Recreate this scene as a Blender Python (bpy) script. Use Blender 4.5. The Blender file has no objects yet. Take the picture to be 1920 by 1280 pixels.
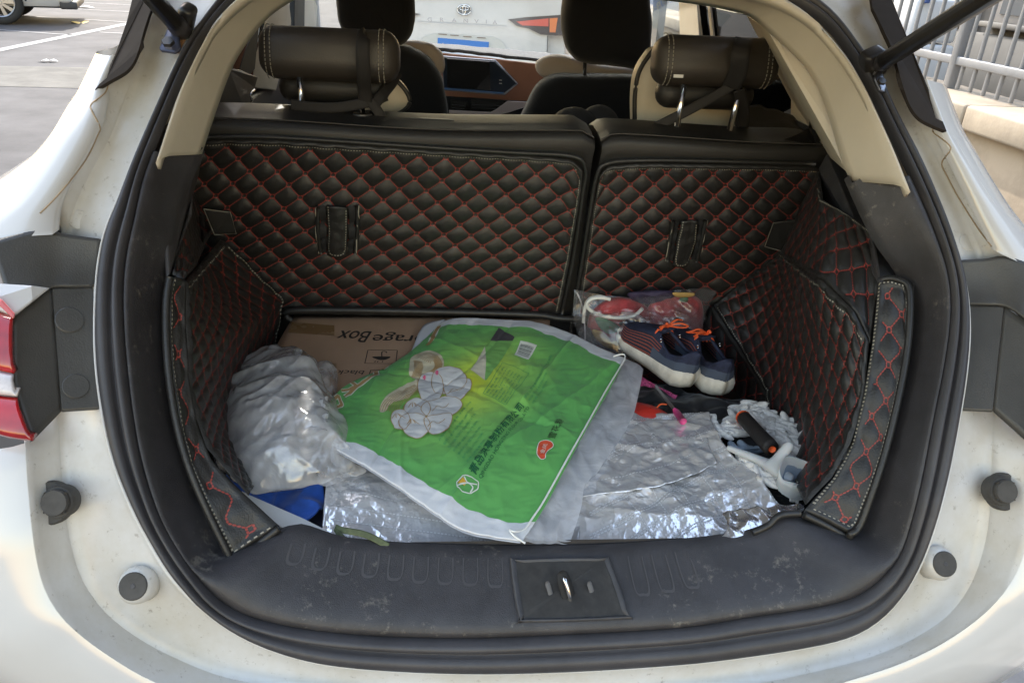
import bpy, bmesh, math, random
import numpy as np
from mathutils import Vector, Matrix, noise

random.seed(7)
rng = np.random.default_rng(7)
SC = bpy.context.scene
COL = SC.collection

# ------------------------------------------------------------------ camera
CAM_POS = np.array([-.155, -.805, 1.442])
YAW, PITCH, ROLL, FPX = math.radians(6.06), math.radians(26.56), math.radians(3.23), 1451.0
fw = np.array([math.sin(YAW)*math.cos(PITCH), math.cos(YAW)*math.cos(PITCH), -math.sin(PITCH)])
r0 = np.array([math.cos(YAW), -math.sin(YAW), 0.0]); u0 = np.cross(r0, fw)
rt = math.cos(ROLL)*r0 + math.sin(ROLL)*u0
up = -math.sin(ROLL)*r0 + math.cos(ROLL)*u0
cam_d = bpy.data.cameras.new('camera'); cam = bpy.data.objects.new('camera', cam_d); COL.objects.link(cam)
cam_d.sensor_width = 36; cam_d.lens = FPX/1920*36; cam_d.clip_start = .02; cam_d.clip_end = 600
M = Matrix.Identity(4)
for i in range(3):
    M[i][0], M[i][1], M[i][2], M[i][3] = rt[i], up[i], -fw[i], CAM_POS[i]
cam.matrix_world = M
SC.camera = cam

# ------------------------------------------------------------------ world, sun, exposure
SUN_EL, SUN_AZ = math.radians(42), math.radians(-16)     # azimuth measured from +Y towards +X: the sun stands to the left, ahead of the car
sun_dir = np.array([math.sin(SUN_AZ)*math.cos(SUN_EL), math.cos(SUN_AZ)*math.cos(SUN_EL), math.sin(SUN_EL)])
world = bpy.data.worlds.new('World'); SC.world = world; world.use_nodes = True
nt = world.node_tree; nt.nodes.clear()
sky = nt.nodes.new('ShaderNodeTexSky'); sky.sky_type = 'NISHITA'; sky.sun_disc = False
sky.sun_elevation = SUN_EL; sky.sun_rotation = SUN_AZ
sky.air_density = 2.5; sky.dust_density = 1.0; sky.ozone_density = 1.6     # hazy, milky daylight
bg = nt.nodes.new('ShaderNodeBackground'); bg.inputs['Strength'].default_value = .15
wo = nt.nodes.new('ShaderNodeOutputWorld')
tint = nt.nodes.new('ShaderNodeMix'); tint.data_type = 'RGBA'; tint.blend_type = 'MULTIPLY'; tint.inputs[0].default_value = 1.0
tint.inputs[7].default_value = (1.10, .97, .98, 1)
nt.links.new(sky.outputs[0], tint.inputs[6]); nt.links.new(tint.outputs[2], bg.inputs[0]); nt.links.new(bg.outputs[0], wo.inputs[0])
sl = bpy.data.lights.new('sun', 'SUN'); sl.energy = 2.0; sl.angle = math.radians(.6); sl.color = (1, .95, .86)
so = bpy.data.objects.new('sun', sl); COL.objects.link(so)
so.rotation_euler = Vector(sun_dir).to_track_quat('Z', 'Y').to_euler()
vs = SC.view_settings
vs.view_transform = 'Standard'; vs.look = 'None'; vs.exposure = 2.0; vs.gamma = 1; vs.use_curve_mapping = False
SC.render.engine = 'CYCLES'
SC.cycles.max_bounces = 10; SC.cycles.transparent_max_bounces = 24; SC.cycles.diffuse_bounces = 5
SC.cycles.use_denoising = True
SC.cycles.sample_clamp_indirect = 6
SC.cycles.caustics_reflective = False; SC.cycles.caustics_refractive = False

# ------------------------------------------------------------------ where a line of sight meets the place
FZ = np.array([.30, .50, .60, .70, .80, .90, 1.0, 1.1, 1.2, 1.3, 1.4, 1.5, 1.7])
FY = np.array([-.12, -.09, -.065, -.045, -.005, .055, .125, .205, .305, .42, .55, .68, .94])
def F(z): return np.interp(z, FZ, FY)
def ray(px, py):
    return FPX*fw + (px-960)*rt - (py-640)*up
def W(px, py, kind, val=0.0):
    """kind x|y|z: plane of that coordinate; s: the tailgate opening surface moved val forward; q: rear seat back plane"""
    d = ray(px, py)
    if kind in 'xyz':
        i = 'xyz'.index(kind); t = (val-CAM_POS[i])/d[i]
        return CAM_POS + d*t
    if kind == 'q':   # y + .2 z = .94 + val
        t = (.94+val - CAM_POS[1] - .2*CAM_POS[2])/(d[1]+.2*d[2]); return CAM_POS + d*t
    lo, hi = 1e-5, 3.0/FPX
    for _ in range(50):
        m = (lo+hi)/2; P = CAM_POS + d*m
        if P[1] - F(P[2]) - val < 0: lo = m
        else: hi = m
    return CAM_POS + d*hi
def PX(P):
    P = np.asarray(P, float); d = P-CAM_POS; z = d@fw
    return np.stack([960+FPX*(d@rt)/z, 640-FPX*(d@up)/z], -1)

# ------------------------------------------------------------------ materials
MATS = {}
def mat(name, color, rough=.5, metal=0.0, bump=0.0, bscale=200.0, vary=0.0, vscale=8.0, color2=None, spec=.5, coat=0.0, sheen=0.0, detail=4.0, subs=0.0, trans=0.0, stretch=None, hi=.62, lo=.38):
    if name in MATS: return MATS[name]
    m = bpy.data.materials.new(name); m.use_nodes = True; MATS[name] = m
    n = m.node_tree; b = n.nodes['Principled BSDF']
    b.inputs['Base Color'].default_value = (*color, 1); b.inputs['Roughness'].default_value = rough
    b.inputs['Metallic'].default_value = metal; b.inputs['Specular IOR Level'].default_value = spec
    b.inputs['Coat Weight'].default_value = coat; b.inputs['Coat Roughness'].default_value = .08
    b.inputs['Sheen Weight'].default_value = sheen
    if subs: b.inputs['Subsurface Weight'].default_value = subs; b.inputs['Subsurface Scale'].default_value = .01
    tc = n.nodes.new('ShaderNodeTexCoord')
    src = tc.outputs['Object']
    if stretch:
        mp = n.nodes.new('ShaderNodeMapping'); mp.inputs['Scale'].default_value = stretch
        n.links.new(src, mp.inputs[0]); src = mp.outputs[0]
    if vary or color2:
        t = n.nodes.new('ShaderNodeTexNoise'); t.inputs['Scale'].default_value = vscale; t.inputs['Detail'].default_value = detail
        t.inputs['Roughness'].default_value = .65
        n.links.new(src, t.inputs['Vector'])
        r = n.nodes.new('ShaderNodeValToRGB')
        c2 = color2 or tuple(max(0, c*(1-vary)) for c in color)
        c1 = color if color2 else tuple(min(1, c*(1+vary*.6)) for c in color)
        r.color_ramp.elements[0].position = lo; r.color_ramp.elements[1].position = hi
        r.color_ramp.elements[0].color = (*c2, 1); r.color_ramp.elements[1].color = (*c1, 1)
        n.links.new(t.outputs[0], r.inputs[0]); n.links.new(r.outputs[0], b.inputs['Base Color'])
        rr = n.nodes.new('ShaderNodeMapRange'); rr.inputs['To Min'].default_value = min(1, rough+.10); rr.inputs['To Max'].default_value = max(.02, rough-.06)
        n.links.new(t.outputs[0], rr.inputs[0]); n.links.new(rr.outputs[0], b.inputs['Roughness'])
    if bump:
        t2 = n.nodes.new('ShaderNodeTexNoise'); t2.inputs['Scale'].default_value = bscale; t2.inputs['Detail'].default_value = 3
        n.links.new(tc.outputs['Object'], t2.inputs['Vector'])
        bp = n.nodes.new('ShaderNodeBump'); bp.inputs['Strength'].default_value = bump; bp.inputs['Distance'].default_value = .002
        n.links.new(t2.outputs[0], bp.inputs['Height']); n.links.new(bp.outputs[0], b.inputs['Normal'])
    return m

def glassy(name, tint=(1, 1, 1), gloss=.12, rough=.02, veil=0.0):
    """thin pane: clear transmission, a mirror film, and a little dust that scatters light"""
    m = bpy.data.materials.new(name); m.use_nodes = True; n = m.node_tree; n.nodes.clear()
    o = n.nodes.new('ShaderNodeOutputMaterial'); tr = n.nodes.new('ShaderNodeBsdfTransparent'); tr.inputs[0].default_value = (*tint, 1)
    g = n.nodes.new('ShaderNodeBsdfGlossy'); g.inputs['Roughness'].default_value = rough
    fr = n.nodes.new('ShaderNodeLayerWeight'); fr.inputs[0].default_value = .5
    pw = n.nodes.new('ShaderNodeMath'); pw.operation = 'POWER'; pw.inputs[1].default_value = 5; n.links.new(fr.outputs['Facing'], pw.inputs[0])
    ad = n.nodes.new('ShaderNodeMath'); ad.operation = 'MULTIPLY_ADD'; ad.inputs[1].default_value = .9; ad.inputs[2].default_value = .04+gloss*.2
    n.links.new(pw.outputs[0], ad.inputs[0])
    mx = n.nodes.new('ShaderNodeMixShader'); n.links.new(ad.outputs[0], mx.inputs[0]); n.links.new(tr.outputs[0], mx.inputs[1]); n.links.new(g.outputs[0], mx.inputs[2])
    out = mx.outputs[0]
    if veil:
        df = n.nodes.new('ShaderNodeBsdfDiffuse'); df.inputs[0].default_value = (.8, .8, .78, 1)
        tl = n.nodes.new('ShaderNodeBsdfTranslucent'); tl.inputs[0].default_value = (.8, .8, .78, 1)
        m2 = n.nodes.new('ShaderNodeMixShader'); m2.inputs[0].default_value = .5
        n.links.new(df.outputs[0], m2.inputs[1]); n.links.new(tl.outputs[0], m2.inputs[2])
        m3 = n.nodes.new('ShaderNodeMixShader'); m3.inputs[0].default_value = veil
        n.links.new(out, m3.inputs[1]); n.links.new(m2.outputs[0], m3.inputs[2]); out = m3.outputs[0]
    n.links.new(out, o.inputs[0]); MATS[name] = m
    return m

def film(name, white=.5, gloss=.25, color=(.9, .9, .92), scale=18, transl=.5, rough=.16, bump=.6):
    """thin crumpled plastic: part see-through, part milky, with a sheen"""
    m = bpy.data.materials.new(name); m.use_nodes = True; n = m.node_tree; n.nodes.clear()
    N = n.nodes.new; L = n.links.new
    o = N('ShaderNodeOutputMaterial'); tc = N('ShaderNodeTexCoord')
    t = N('ShaderNodeTexNoise'); t.inputs['Scale'].default_value = scale; t.inputs['Detail'].default_value = 6; t.inputs['Distortion'].default_value = 1.2
    L(tc.outputs['Object'], t.inputs['Vector'])
    mr = N('ShaderNodeMapRange'); mr.inputs['From Min'].default_value = .3; mr.inputs['From Max'].default_value = .7
    mr.inputs['To Min'].default_value = max(0, white-.22); mr.inputs['To Max'].default_value = min(1, white+.22); L(t.outputs[0], mr.inputs[0])
    v = N('ShaderNodeTexVoronoi'); v.feature = 'DISTANCE_TO_EDGE'; v.inputs['Scale'].default_value = scale*1.6; 
    ds = N('ShaderNodeVectorMath'); ds.operation = 'ADD'; L(tc.outputs['Object'], ds.inputs[0])
    sc = N('ShaderNodeVectorMath'); sc.operation = 'SCALE'; sc.inputs['Scale'].default_value = .06; L(t.outputs['Color'], sc.inputs[0]); L(sc.outputs[0], ds.inputs[1]); L(ds.outputs[0], v.inputs['Vector'])
    ad = N('ShaderNodeMath'); ad.operation = 'MULTIPLY_ADD'; ad.inputs[1].default_value = 1.5; L(v.outputs['Distance'], ad.inputs[0]); L(t.outputs[0], ad.inputs[2])
    bp = N('ShaderNodeBump'); bp.inputs['Strength'].default_value = bump; bp.inputs['Distance'].default_value = .006; L(ad.outputs[0], bp.inputs['Height'])
    tr = N('ShaderNodeBsdfTransparent'); tr.inputs[0].default_value = (.96, .96, .97, 1)
    df = N('ShaderNodeBsdfDiffuse'); df.inputs[0].default_value = (*color, 1)
    tl = N('ShaderNodeBsdfTranslucent'); tl.inputs[0].default_value = (*color, 1)
    g = N('ShaderNodeBsdfGlossy'); g.inputs['Roughness'].default_value = rough
    for q in (df, tl, g): L(bp.outputs[0], q.inputs['Normal'])
    a = N('ShaderNodeMixShader'); a.inputs[0].default_value = transl; L(df.outputs[0], a.inputs[1]); L(tl.outputs[0], a.inputs[2])
    b = N('ShaderNodeMixShader'); L(mr.outputs[0], b.inputs[0]); L(tr.outputs[0], b.inputs[1]); L(a.outputs[0], b.inputs[2])
    lw = N('ShaderNodeLayerWeight'); L(bp.outputs[0], lw.inputs['Normal']); fr = N('ShaderNodeMath'); fr.operation = 'POWER'; fr.inputs[1].default_value = 4; L(lw.outputs['Facing'], fr.inputs[0])
    am = N('ShaderNodeMath'); am.operation = 'MULTIPLY_ADD'; am.inputs[1].default_value = gloss*1.2; am.inputs[2].default_value = .03+gloss*.12; am.use_clamp = True; L(fr.outputs[0], am.inputs[0])
    c = N('ShaderNodeMixShader'); L(am.outputs[0], c.inputs[0]); L(b.outputs[0], c.inputs[1]); L(g.outputs[0], c.inputs[2])
    L(c.outputs[0], o.inputs[0]); MATS[name] = m
    return m

paint = mat('white_paint', (.58, .575, .565), .22, coat=1.0, vary=.05, vscale=3)
def dirty_paint():
    m = mat('dusty_white_paint', (.72, .715, .69), .38, coat=.25)
    n = m.node_tree; N = n.nodes.new; L = n.links.new; b = n.nodes['Principled BSDF']; tc = N('ShaderNodeTexCoord')
    t1 = N('ShaderNodeTexNoise'); t1.inputs['Scale'].default_value = 5; t1.inputs['Detail'].default_value = 6; t1.inputs['Roughness'].default_value = .7
    t2 = N('ShaderNodeTexNoise'); t2.inputs['Scale'].default_value = 70; t2.inputs['Detail'].default_value = 5; t2.inputs['Roughness'].default_value = .8
    L(tc.outputs['Object'], t1.inputs[0]); L(tc.outputs['Object'], t2.inputs[0])
    r1 = N('ShaderNodeValToRGB'); r1.color_ramp.elements[0].position = .35; r1.color_ramp.elements[0].color = (.50, .475, .42, 1)
    r1.color_ramp.elements[1].position = .6; r1.color_ramp.elements[1].color = (.60, .595, .585, 1); L(t1.outputs[0], r1.inputs[0])
    r2 = N('ShaderNodeValToRGB'); r2.color_ramp.elements[0].position = .30; r2.color_ramp.elements[0].color = (.35, .30, .24, 1)
    r2.color_ramp.elements[1].position = .40; r2.color_ramp.elements[1].color = (1, 1, 1, 1); L(t2.outputs[0], r2.inputs[0])
    mx = N('ShaderNodeMix'); mx.data_type = 'RGBA'; mx.blend_type = 'MULTIPLY'; mx.inputs[0].default_value = .6
    L(r1.outputs[0], mx.inputs[6]); L(r2.outputs[0], mx.inputs[7]); L(mx.outputs[2], b.inputs['Base Color'])
    return m
paint_d = dirty_paint()
plastic = mat('dark_plastic', (.052, .050, .053), .42, bump=.25, bscale=900, vary=.25, vscale=14)
plastic_s = mat('scuffed_plastic', (.038, .036, .039), .44, bump=.3, bscale=700, color2=None, vary=.2, vscale=20)
def scuff(m, thr=.66, col=(.26, .24, .20), scale=75, amt=.6):
    n = m.node_tree; N = n.nodes.new; L = n.links.new; b = n.nodes['Principled BSDF']; tc = N('ShaderNodeTexCoord')
    src = b.inputs['Base Color'].links[0].from_socket if b.inputs['Base Color'].links else None
    t = N('ShaderNodeTexNoise'); t.inputs['Scale'].default_value = scale; t.inputs['Detail'].default_value = 8; t.inputs['Roughness'].default_value = .75
    t0 = N('ShaderNodeTexNoise'); t0.inputs['Scale'].default_value = scale*.14; t0.inputs['Detail'].default_value = 2
    L(tc.outputs['Object'], t.inputs[0]); L(tc.outputs['Object'], t0.inputs[0])
    a = N('ShaderNodeMath'); a.operation = 'MULTIPLY_ADD'; a.inputs[1].default_value = .6; L(t0.outputs[0], a.inputs[0])
    s = N('ShaderNodeMath'); s.operation = 'SUBTRACT'; L(t.outputs[0], s.inputs[0]); s.inputs[1].default_value = .3; L(s.outputs[0], a.inputs[2])
    r = N('ShaderNodeMapRange'); r.inputs['From Min'].default_value = thr-.1; r.inputs['From Max'].default_value = thr+.04; r.inputs['To Max'].default_value = amt; L(a.outputs[0], r.inputs[0])
    mx = N('ShaderNodeMix'); mx.data_type = 'RGBA'; L(r.outputs[0], mx.inputs[0])
    if src: L(src, mx.inputs[6])
    else: mx.inputs[6].default_value = b.inputs['Base Color'].default_value
    mx.inputs[7].default_value = (*col, 1); L(mx.outputs[2], b.inputs['Base Color'])
scuff(plastic_s, thr=.715, amt=.45)
rubber = mat('rubber_seal', (.045, .043, .047), .46, bump=.2, bscale=600, vary=.2, vscale=10)
leather = mat('black_leatherette', (.019, .0183, .0175), .40, bump=.35, bscale=420, vary=.2, vscale=9, spec=.5)
seatfab = mat('dark_brown_leather', (.021, .0195, .018), .48, bump=.35, bscale=500, vary=.15)
headlea = mat('taupe_leather', (.046, .039, .033), .42, bump=.3, bscale=450, vary=.12)
cream = mat('cream_trim', (.56, .50, .40), .6, bump=.15, bscale=700, vary=.04)
cream_l = mat('cream_leather', (.62, .55, .43), .45, bump=.2, bscale=400, vary=.05)
blackfab = mat('black_fleece', (.008, .008, .009), .9, sheen=.25, bump=.5, bscale=500)
blackmat = mat('black_matte', (.010, .010, .011), .7, vary=.3)
chrome = mat('chrome', (.75, .75, .76), .14, metal=1.0)
steel = mat('steel_dark', (.30, .30, .32), .3, metal=1.0)
redthread = mat('red_thread', (.27, .040, .030), .55)
creamthread = mat('pale_thread', (.30, .28, .23), .6)
copper = mat('copper_dash', (.46, .20, .12), .42, bump=.2, bscale=500, vary=.06)
glass_c = glassy('clear_glass', (.93, .95, .94), .05, veil=.012)
glass_d = glassy('dark_glass', (.06, .06, .065), .2, veil=0)
glass_s = glassy('side_glass', (.80, .84, .82), .1)

# ------------------------------------------------------------------ objects
def put(o, parent=None, label=None, cat=None, group=None, kind=None):
    if o.name not in COL.objects: COL.objects.link(o)
    if parent is not None: o.parent = parent
    if label: o['label'] = label
    if cat: o['category'] = cat
    if group: o['group'] = group
    if kind: o['kind'] = kind
    return o
def empty(name, loc, label=None, cat=None, group=None, parent=None):
    o = bpy.data.objects.new(name, None); o.empty_display_size = .05
    o.location = loc
    return put(o, parent, label, cat, group)
def root_off(parent):
    o = np.zeros(3); p = parent
    while p is not None: o = o + np.array(p.location); p = p.parent
    return o
def mesh(name, V, Fc, m, parent=None, smooth=True, midx=None, **k):
    """V in world coordinates; stored relative to the parent"""
    V = np.asarray(V, float).reshape(-1, 3)
    V = V - root_off(parent)
    me = bpy.data.meshes.new(name); me.from_pydata(V.tolist(), [], [tuple(int(a) for a in f) for f in Fc]); me.update()
    for mm in (m if isinstance(m, (list, tuple)) else [m]): me.materials.append(mm)
    if midx is not None: me.polygons.foreach_set('material_index', np.asarray(midx, dtype=np.int32))
    if smooth: me.polygons.foreach_set('use_smooth', [True]*len(me.polygons))
    return put(bpy.data.objects.new(name, me), parent, **k)
def gridfaces(n, m_, closed_n=False, closed_m=False, flip=False):
    f = []
    for i in range(n if closed_n else n-1):
        for j in range(m_ if closed_m else m_-1):
            a, b, c, d = i*m_+j, i*m_+(j+1) % m_, ((i+1) % n)*m_+(j+1) % m_, ((i+1) % n)*m_+j
            f.append((d, c, b, a) if flip else (a, b, c, d))
    return f
def away(G, s=1):
    """True when the faces of a sheet would look away from where it is seen"""
    G = np.asarray(G); a = G[1:, :-1]-G[:-1, :-1]; b = G[:-1, 1:]-G[:-1, :-1]; n = np.cross(b, a); return ((n*(CAM_POS-G[:-1, :-1])).sum(-1)).mean() < 0
def grid(name, G, m, parent=None, thick=0, closed_n=False, closed_m=False, flip=False, **k):
    G = np.asarray(G); flip = flip != away(G) if thick else flip; o = mesh(name, G.reshape(-1, 3), gridfaces(G.shape[0], G.shape[1], closed_n, closed_m, flip), m, parent, **k)
    if thick:
        s = o.modifiers.new('thickness', 'SOLIDIFY'); s.thickness = abs(thick); s.offset = -1 if thick > 0 else 1
    return o
def bm_obj(name, bm, m, parent=None, smooth=True, **k):
    me = bpy.data.meshes.new(name); off = root_off(parent)
    bmesh.ops.translate(bm, verts=bm.verts, vec=Vector(-off))
    bm.to_mesh(me); bm.free()
    for mm in (m if isinstance(m, (list, tuple)) else [m]): me.materials.append(mm)
    if smooth: me.polygons.foreach_set('use_smooth', [True]*len(me.polygons))
    return put(bpy.data.objects.new(name, me), parent, **k)
def rbox(name, c, size, m, parent=None, bevel=.02, seg=4, rot=(0, 0, 0), bulge=0, taper=(1, 1), **k):
    bm = bmesh.new(); bmesh.ops.create_cube(bm, size=1)
    for v in bm.verts:
        s = taper[0] if v.co.z > 0 else 1; s2 = taper[1] if v.co.z > 0 else 1
        v.co = Vector((v.co.x*size[0]*s, v.co.y*size[1]*s2, v.co.z*size[2]))
    if bevel: bmesh.ops.bevel(bm, geom=list(bm.edges), offset=min(bevel, min(size)*.49), segments=seg, profile=.5, affect='EDGES')
    if bulge:
        bmesh.ops.subdivide_edges(bm, edges=[e for e in bm.edges if e.calc_length() > min(size)*.3], cuts=4, use_grid_fill=True)
        for v in bm.verts:
            a, b = 2*v.co.x/size[0], 2*v.co.z/size[2]
            v.co.y += math.copysign(bulge, v.co.y)*max(0, 1-a*a)*max(0, 1-b*b) if abs(v.co.y) > size[1]*.3 else 0
    from mathutils import Euler
    bmesh.ops.transform(bm, matrix=Matrix.Translation(Vector(c)) @ Euler([math.radians(a) for a in rot]).to_matrix().to_4x4(), verts=bm.verts)
    o = bm_obj(name, bm, m, parent, smooth=bevel > 0, **k)
    return o
def catmull(P, n=8, closed=False):
    P = [np.asarray(p, float) for p in P]
    if len(P) < 3 and not closed:
        return np.array([P[0]+(P[-1]-P[0])*t for t in np.linspace(0, 1, n+1)])
    out = []; N = len(P); rngN = N if closed else N-1
    for i in range(rngN):
        if closed: a, b, c, d = P[i-1], P[i], P[(i+1) % N], P[(i+2) % N]
        else: a, b, c, d = P[max(i-1, 0)], P[i], P[i+1], P[min(i+2, N-1)]
        for t in np.arange(n)/n:
            out.append(.5*((2*b)+(-a+c)*t+(2*a-5*b+4*c-d)*t*t+(-a+3*b-3*c+d)*t**3))
    if not closed: out.append(P[-1])
    return np.array(out)
def resample(P, n, closed=False):
    P = np.asarray(P, float)
    if closed: P = np.vstack([P, P[:1]])
    s = np.concatenate([[0], np.cumsum(np.linalg.norm(np.diff(P, axis=0), axis=1))])
    t = np.linspace(0, s[-1], n+1)[:-1] if closed else np.linspace(0, s[-1], n)
    return np.stack([np.interp(t, s, P[:, i]) for i in range(P.shape[1])], -1)
def tube_geo(P, r, seg=8, closed=False, cap=True, squash=1.0, upv=(0, 0, 1)):
    P = np.asarray(P, float); n = len(P); R = np.full(n, r) if np.isscalar(r) else np.asarray(r)
    T = np.gradient(P, axis=0) if not closed else (np.roll(P, -1, 0)-np.roll(P, 1, 0))
    T /= np.linalg.norm(T, axis=1)[:, None]+1e-12
    upv = np.asarray(upv, float); A = np.cross(T, upv); bad = np.linalg.norm(A, axis=1) < 1e-3
    A[bad] = np.cross(T[bad], [1, .01, 0]); A /= np.linalg.norm(A, axis=1)[:, None]; B = np.cross(A, T)
    V = []
    for i in range(n):
        for k in range(seg):
            a = 2*math.pi*k/seg; V.append(P[i]+R[i]*(A[i]*math.cos(a)+squash*B[i]*math.sin(a)))
    f = gridfaces(n, seg, closed_n=closed, closed_m=True)
    if cap and not closed: f += [tuple(range(seg)), tuple((n-1)*seg+k for k in range(seg))[::-1]]
    return np.array(V), f
def tube(name, P, r, m, parent=None, **k):
    g = {a: k.pop(a) for a in ('seg', 'closed', 'cap', 'squash', 'upv') if a in k}
    V, f = tube_geo(P, r, **g); return mesh(name, V, f, m, parent, **k)
class Acc:
    def __init__(s): s.V = []; s.F = []; s.n = 0; s.mi = []
    def add(s, V, Fc, mi=0):
        V = np.asarray(V, float).reshape(-1, 3); s.V.append(V); s.F += [tuple(int(a)+s.n for a in f) for f in Fc]; s.n += len(V); s.mi += [mi]*len(Fc)
    def build(s, name, m, parent=None, **k):
        return mesh(name, np.vstack(s.V), s.F, m, parent, midx=s.mi if isinstance(m, (list, tuple)) else None, **k)
def disc_geo(c, n, r, h, seg=20, r2=None):
    n = np.asarray(n, float); n /= np.linalg.norm(n); a = np.cross(n, [0, 0, 1.0] if abs(n[2]) < .9 else [1., 0, 0]); a /= np.linalg.norm(a); b = np.cross(n, a)
    r2 = r if r2 is None else r2; V = []
    for rr, hh in ((r, 0), (r, h*.7), (r2*.93, h)):
        V += [np.asarray(c)+rr*(a*math.cos(t)+b*math.sin(t))+n*hh for t in np.linspace(0, 2*math.pi, seg, endpoint=False)]
    f = gridfaces(3, seg, closed_m=True)+[tuple(2*seg+k for k in range(seg)), tuple(range(seg))[::-1]]
    return np.array(V), f
def disc(name, c, n, r, h, m, parent=None, **k):
    V, f = disc_geo(c, n, r, h); return mesh(name, V, f, m, parent, smooth=False, **k)
def coons(top, bot, left, right, n, m_):
    """top/bot run left to right, left/right run top to bottom; result [n rows][m cols]"""
    top, bot = resample(top, m_), resample(bot, m_); left, right = resample(left, n), resample(right, n)
    v = np.linspace(0, 1, n)[:, None, None]; u = np.linspace(0, 1, m_)[None, :, None]
    T, B, L, R = top[None], bot[None], left[:, None], right[:, None]
    return (1-v)*T+v*B+(1-u)*L+u*R-((1-u)*(1-v)*top[0]+u*(1-v)*top[-1]+(1-u)*v*bot[0]+u*v*bot[-1])
def normals(G):
    a = np.gradient(G, axis=0); b = np.gradient(G, axis=1); n = np.cross(a, b); n /= np.linalg.norm(n, axis=2)[..., None]+1e-12
    c = CAM_POS-G; s = np.sign((n*c).sum(-1)); s[s == 0] = 1
    if (s > 0).mean() < .5: n = -n
    return n
class Surf:
    """a sheet: rows x cols of points, read by metric coordinates or by line of sight"""
    def __init__(s, G):
        s.G = np.asarray(G); s.n, s.m = s.G.shape[:2]; s.N = normals(s.G); s.P = PX(s.G)
        s.lv = np.linalg.norm(np.diff(s.G, axis=0), axis=2).sum(0).mean(); s.lu = np.linalg.norm(np.diff(s.G, axis=1), axis=2).sum(1).mean()
    def at(s, u, v, off=0.0):   # u,v in 0..1 arrays (u along columns)
        u = np.clip(np.asarray(u, float), 0, 1)*(s.m-1); v = np.clip(np.asarray(v, float), 0, 1)*(s.n-1)
        j = np.minimum(u.astype(int), s.m-2); i = np.minimum(v.astype(int), s.n-2); a = (u-j)[..., None]; b = (v-i)[..., None]
        def L(A): return (1-a)*(1-b)*A[i, j]+a*(1-b)*A[i, j+1]+(1-a)*b*A[i+1, j]+a*b*A[i+1, j+1]
        return L(s.G)+L(s.N)*off
    def find(s, px, py):
        d = ((s.P-np.array([px, py]))**2).sum(-1); i, j = np.unravel_index(d.argmin(), d.shape)
        i = min(max(i, 1), s.n-2); j = min(max(j, 1), s.m-2)
        Ju = (s.P[i, j+1]-s.P[i, j-1])/2; Jv = (s.P[i+1, j]-s.P[i-1, j])/2
        du, dv = np.linalg.lstsq(np.stack([Ju, Jv], 1), np.array([px, py])-s.P[i, j], rcond=None)[0]
        return (j+float(np.clip(du, -1.5, 1.5)))/(s.m-1), (i+float(np.clip(dv, -1.5, 1.5)))/(s.n-1)
from mathutils.bvhtree import BVHTree
def bvh(*objs):
    V, Fc = [], []
    for o in objs:
        off = root_off(o); n = len(V); V += [tuple(np.array(v.co)+off) for v in o.data.vertices]; Fc += [tuple(i+n for i in p.vertices) for p in o.data.polygons]
    return BVHTree.FromPolygons(V, Fc)
def hit(tree, px, py, lift=0.0):
    """point and outward normal where a line of sight meets built surfaces"""
    d = ray(px, py); d = d/np.linalg.norm(d); loc, n, i, t = tree.ray_cast(Vector(CAM_POS), Vector(d))
    if loc is None: return None, None
    n = np.array(n); n = n*np.sign(-(n@d)); return np.array(loc)+n*lift, n
def nz(P, scale, seed=0.0, oct=3):
    """smooth noise -1..1 for an array of points"""
    P = np.asarray(P); sh = P.shape[:-1]; Q = P.reshape(-1, 3)*scale+seed
    return np.array([noise.fractal(Vector(q), 1.0, 2.0, oct) for q in Q]).reshape(sh)
def ridge(P, scale, seed=0.0):
    P = np.asarray(P); sh = P.shape[:-1]; Q = P.reshape(-1, 3)*scale+seed
    return np.array([1-abs(noise.noise(Vector(q)))*2.2 for q in Q]).reshape(sh)
def text_geo(s, res=3):
    """flat filled text, unit size, origin at the left of the base line"""
    c = bpy.data.curves.new('t', 'FONT'); c.body = s; c.size = 1.0; c.resolution_u = res; c.fill_mode = 'FRONT'
    o = bpy.data.objects.new('t', c); COL.objects.link(o); dg = bpy.context.evaluated_depsgraph_get(); dg.update()
    me = bpy.data.meshes.new_from_object(o.evaluated_get(dg)); V = np.array([v.co[:2] for v in me.vertices]).reshape(-1, 2); Fc = [tuple(p.vertices) for p in me.polygons]
    bpy.data.objects.remove(o); bpy.data.meshes.remove(me); bpy.data.curves.remove(c)
    return V, Fc
def densify(V, Fc, mx=.004):
    bm = bmesh.new(); vs_ = [bm.verts.new((v[0], v[1], 0)) for v in V]
    for f in Fc:
        try: bm.faces.new([vs_[i] for i in f])
        except ValueError: pass
    bmesh.ops.triangulate(bm, faces=list(bm.faces))
    for _ in range(6):
        e = [e for e in bm.edges if e.calc_length() > mx]
        if not e or len(bm.faces) > 60000: break
        bmesh.ops.subdivide_edges(bm, edges=e, cuts=1); bmesh.ops.triangulate(bm, faces=[f for f in bm.faces if len(f.verts) > 3])
    bm.verts.index_update(); V2 = np.array([v.co[:2] for v in bm.verts]); F2 = [tuple(v.index for v in f.verts) for f in bm.faces]; bm.free(); return V2, F2
def on_surf(S, V2, o_uv, ex, ey, off):
    """V2 in metres on the sheet, origin o_uv (0..1), axes ex/ey (unit, metric)"""
    V2 = np.asarray(V2); u = o_uv[0]+(V2[:, 0]*ex[0]+V2[:, 1]*ey[0])/S.lu; v = o_uv[1]+(V2[:, 0]*ex[1]+V2[:, 1]*ey[1])/S.lv
    return S.at(u, v, off)
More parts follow.
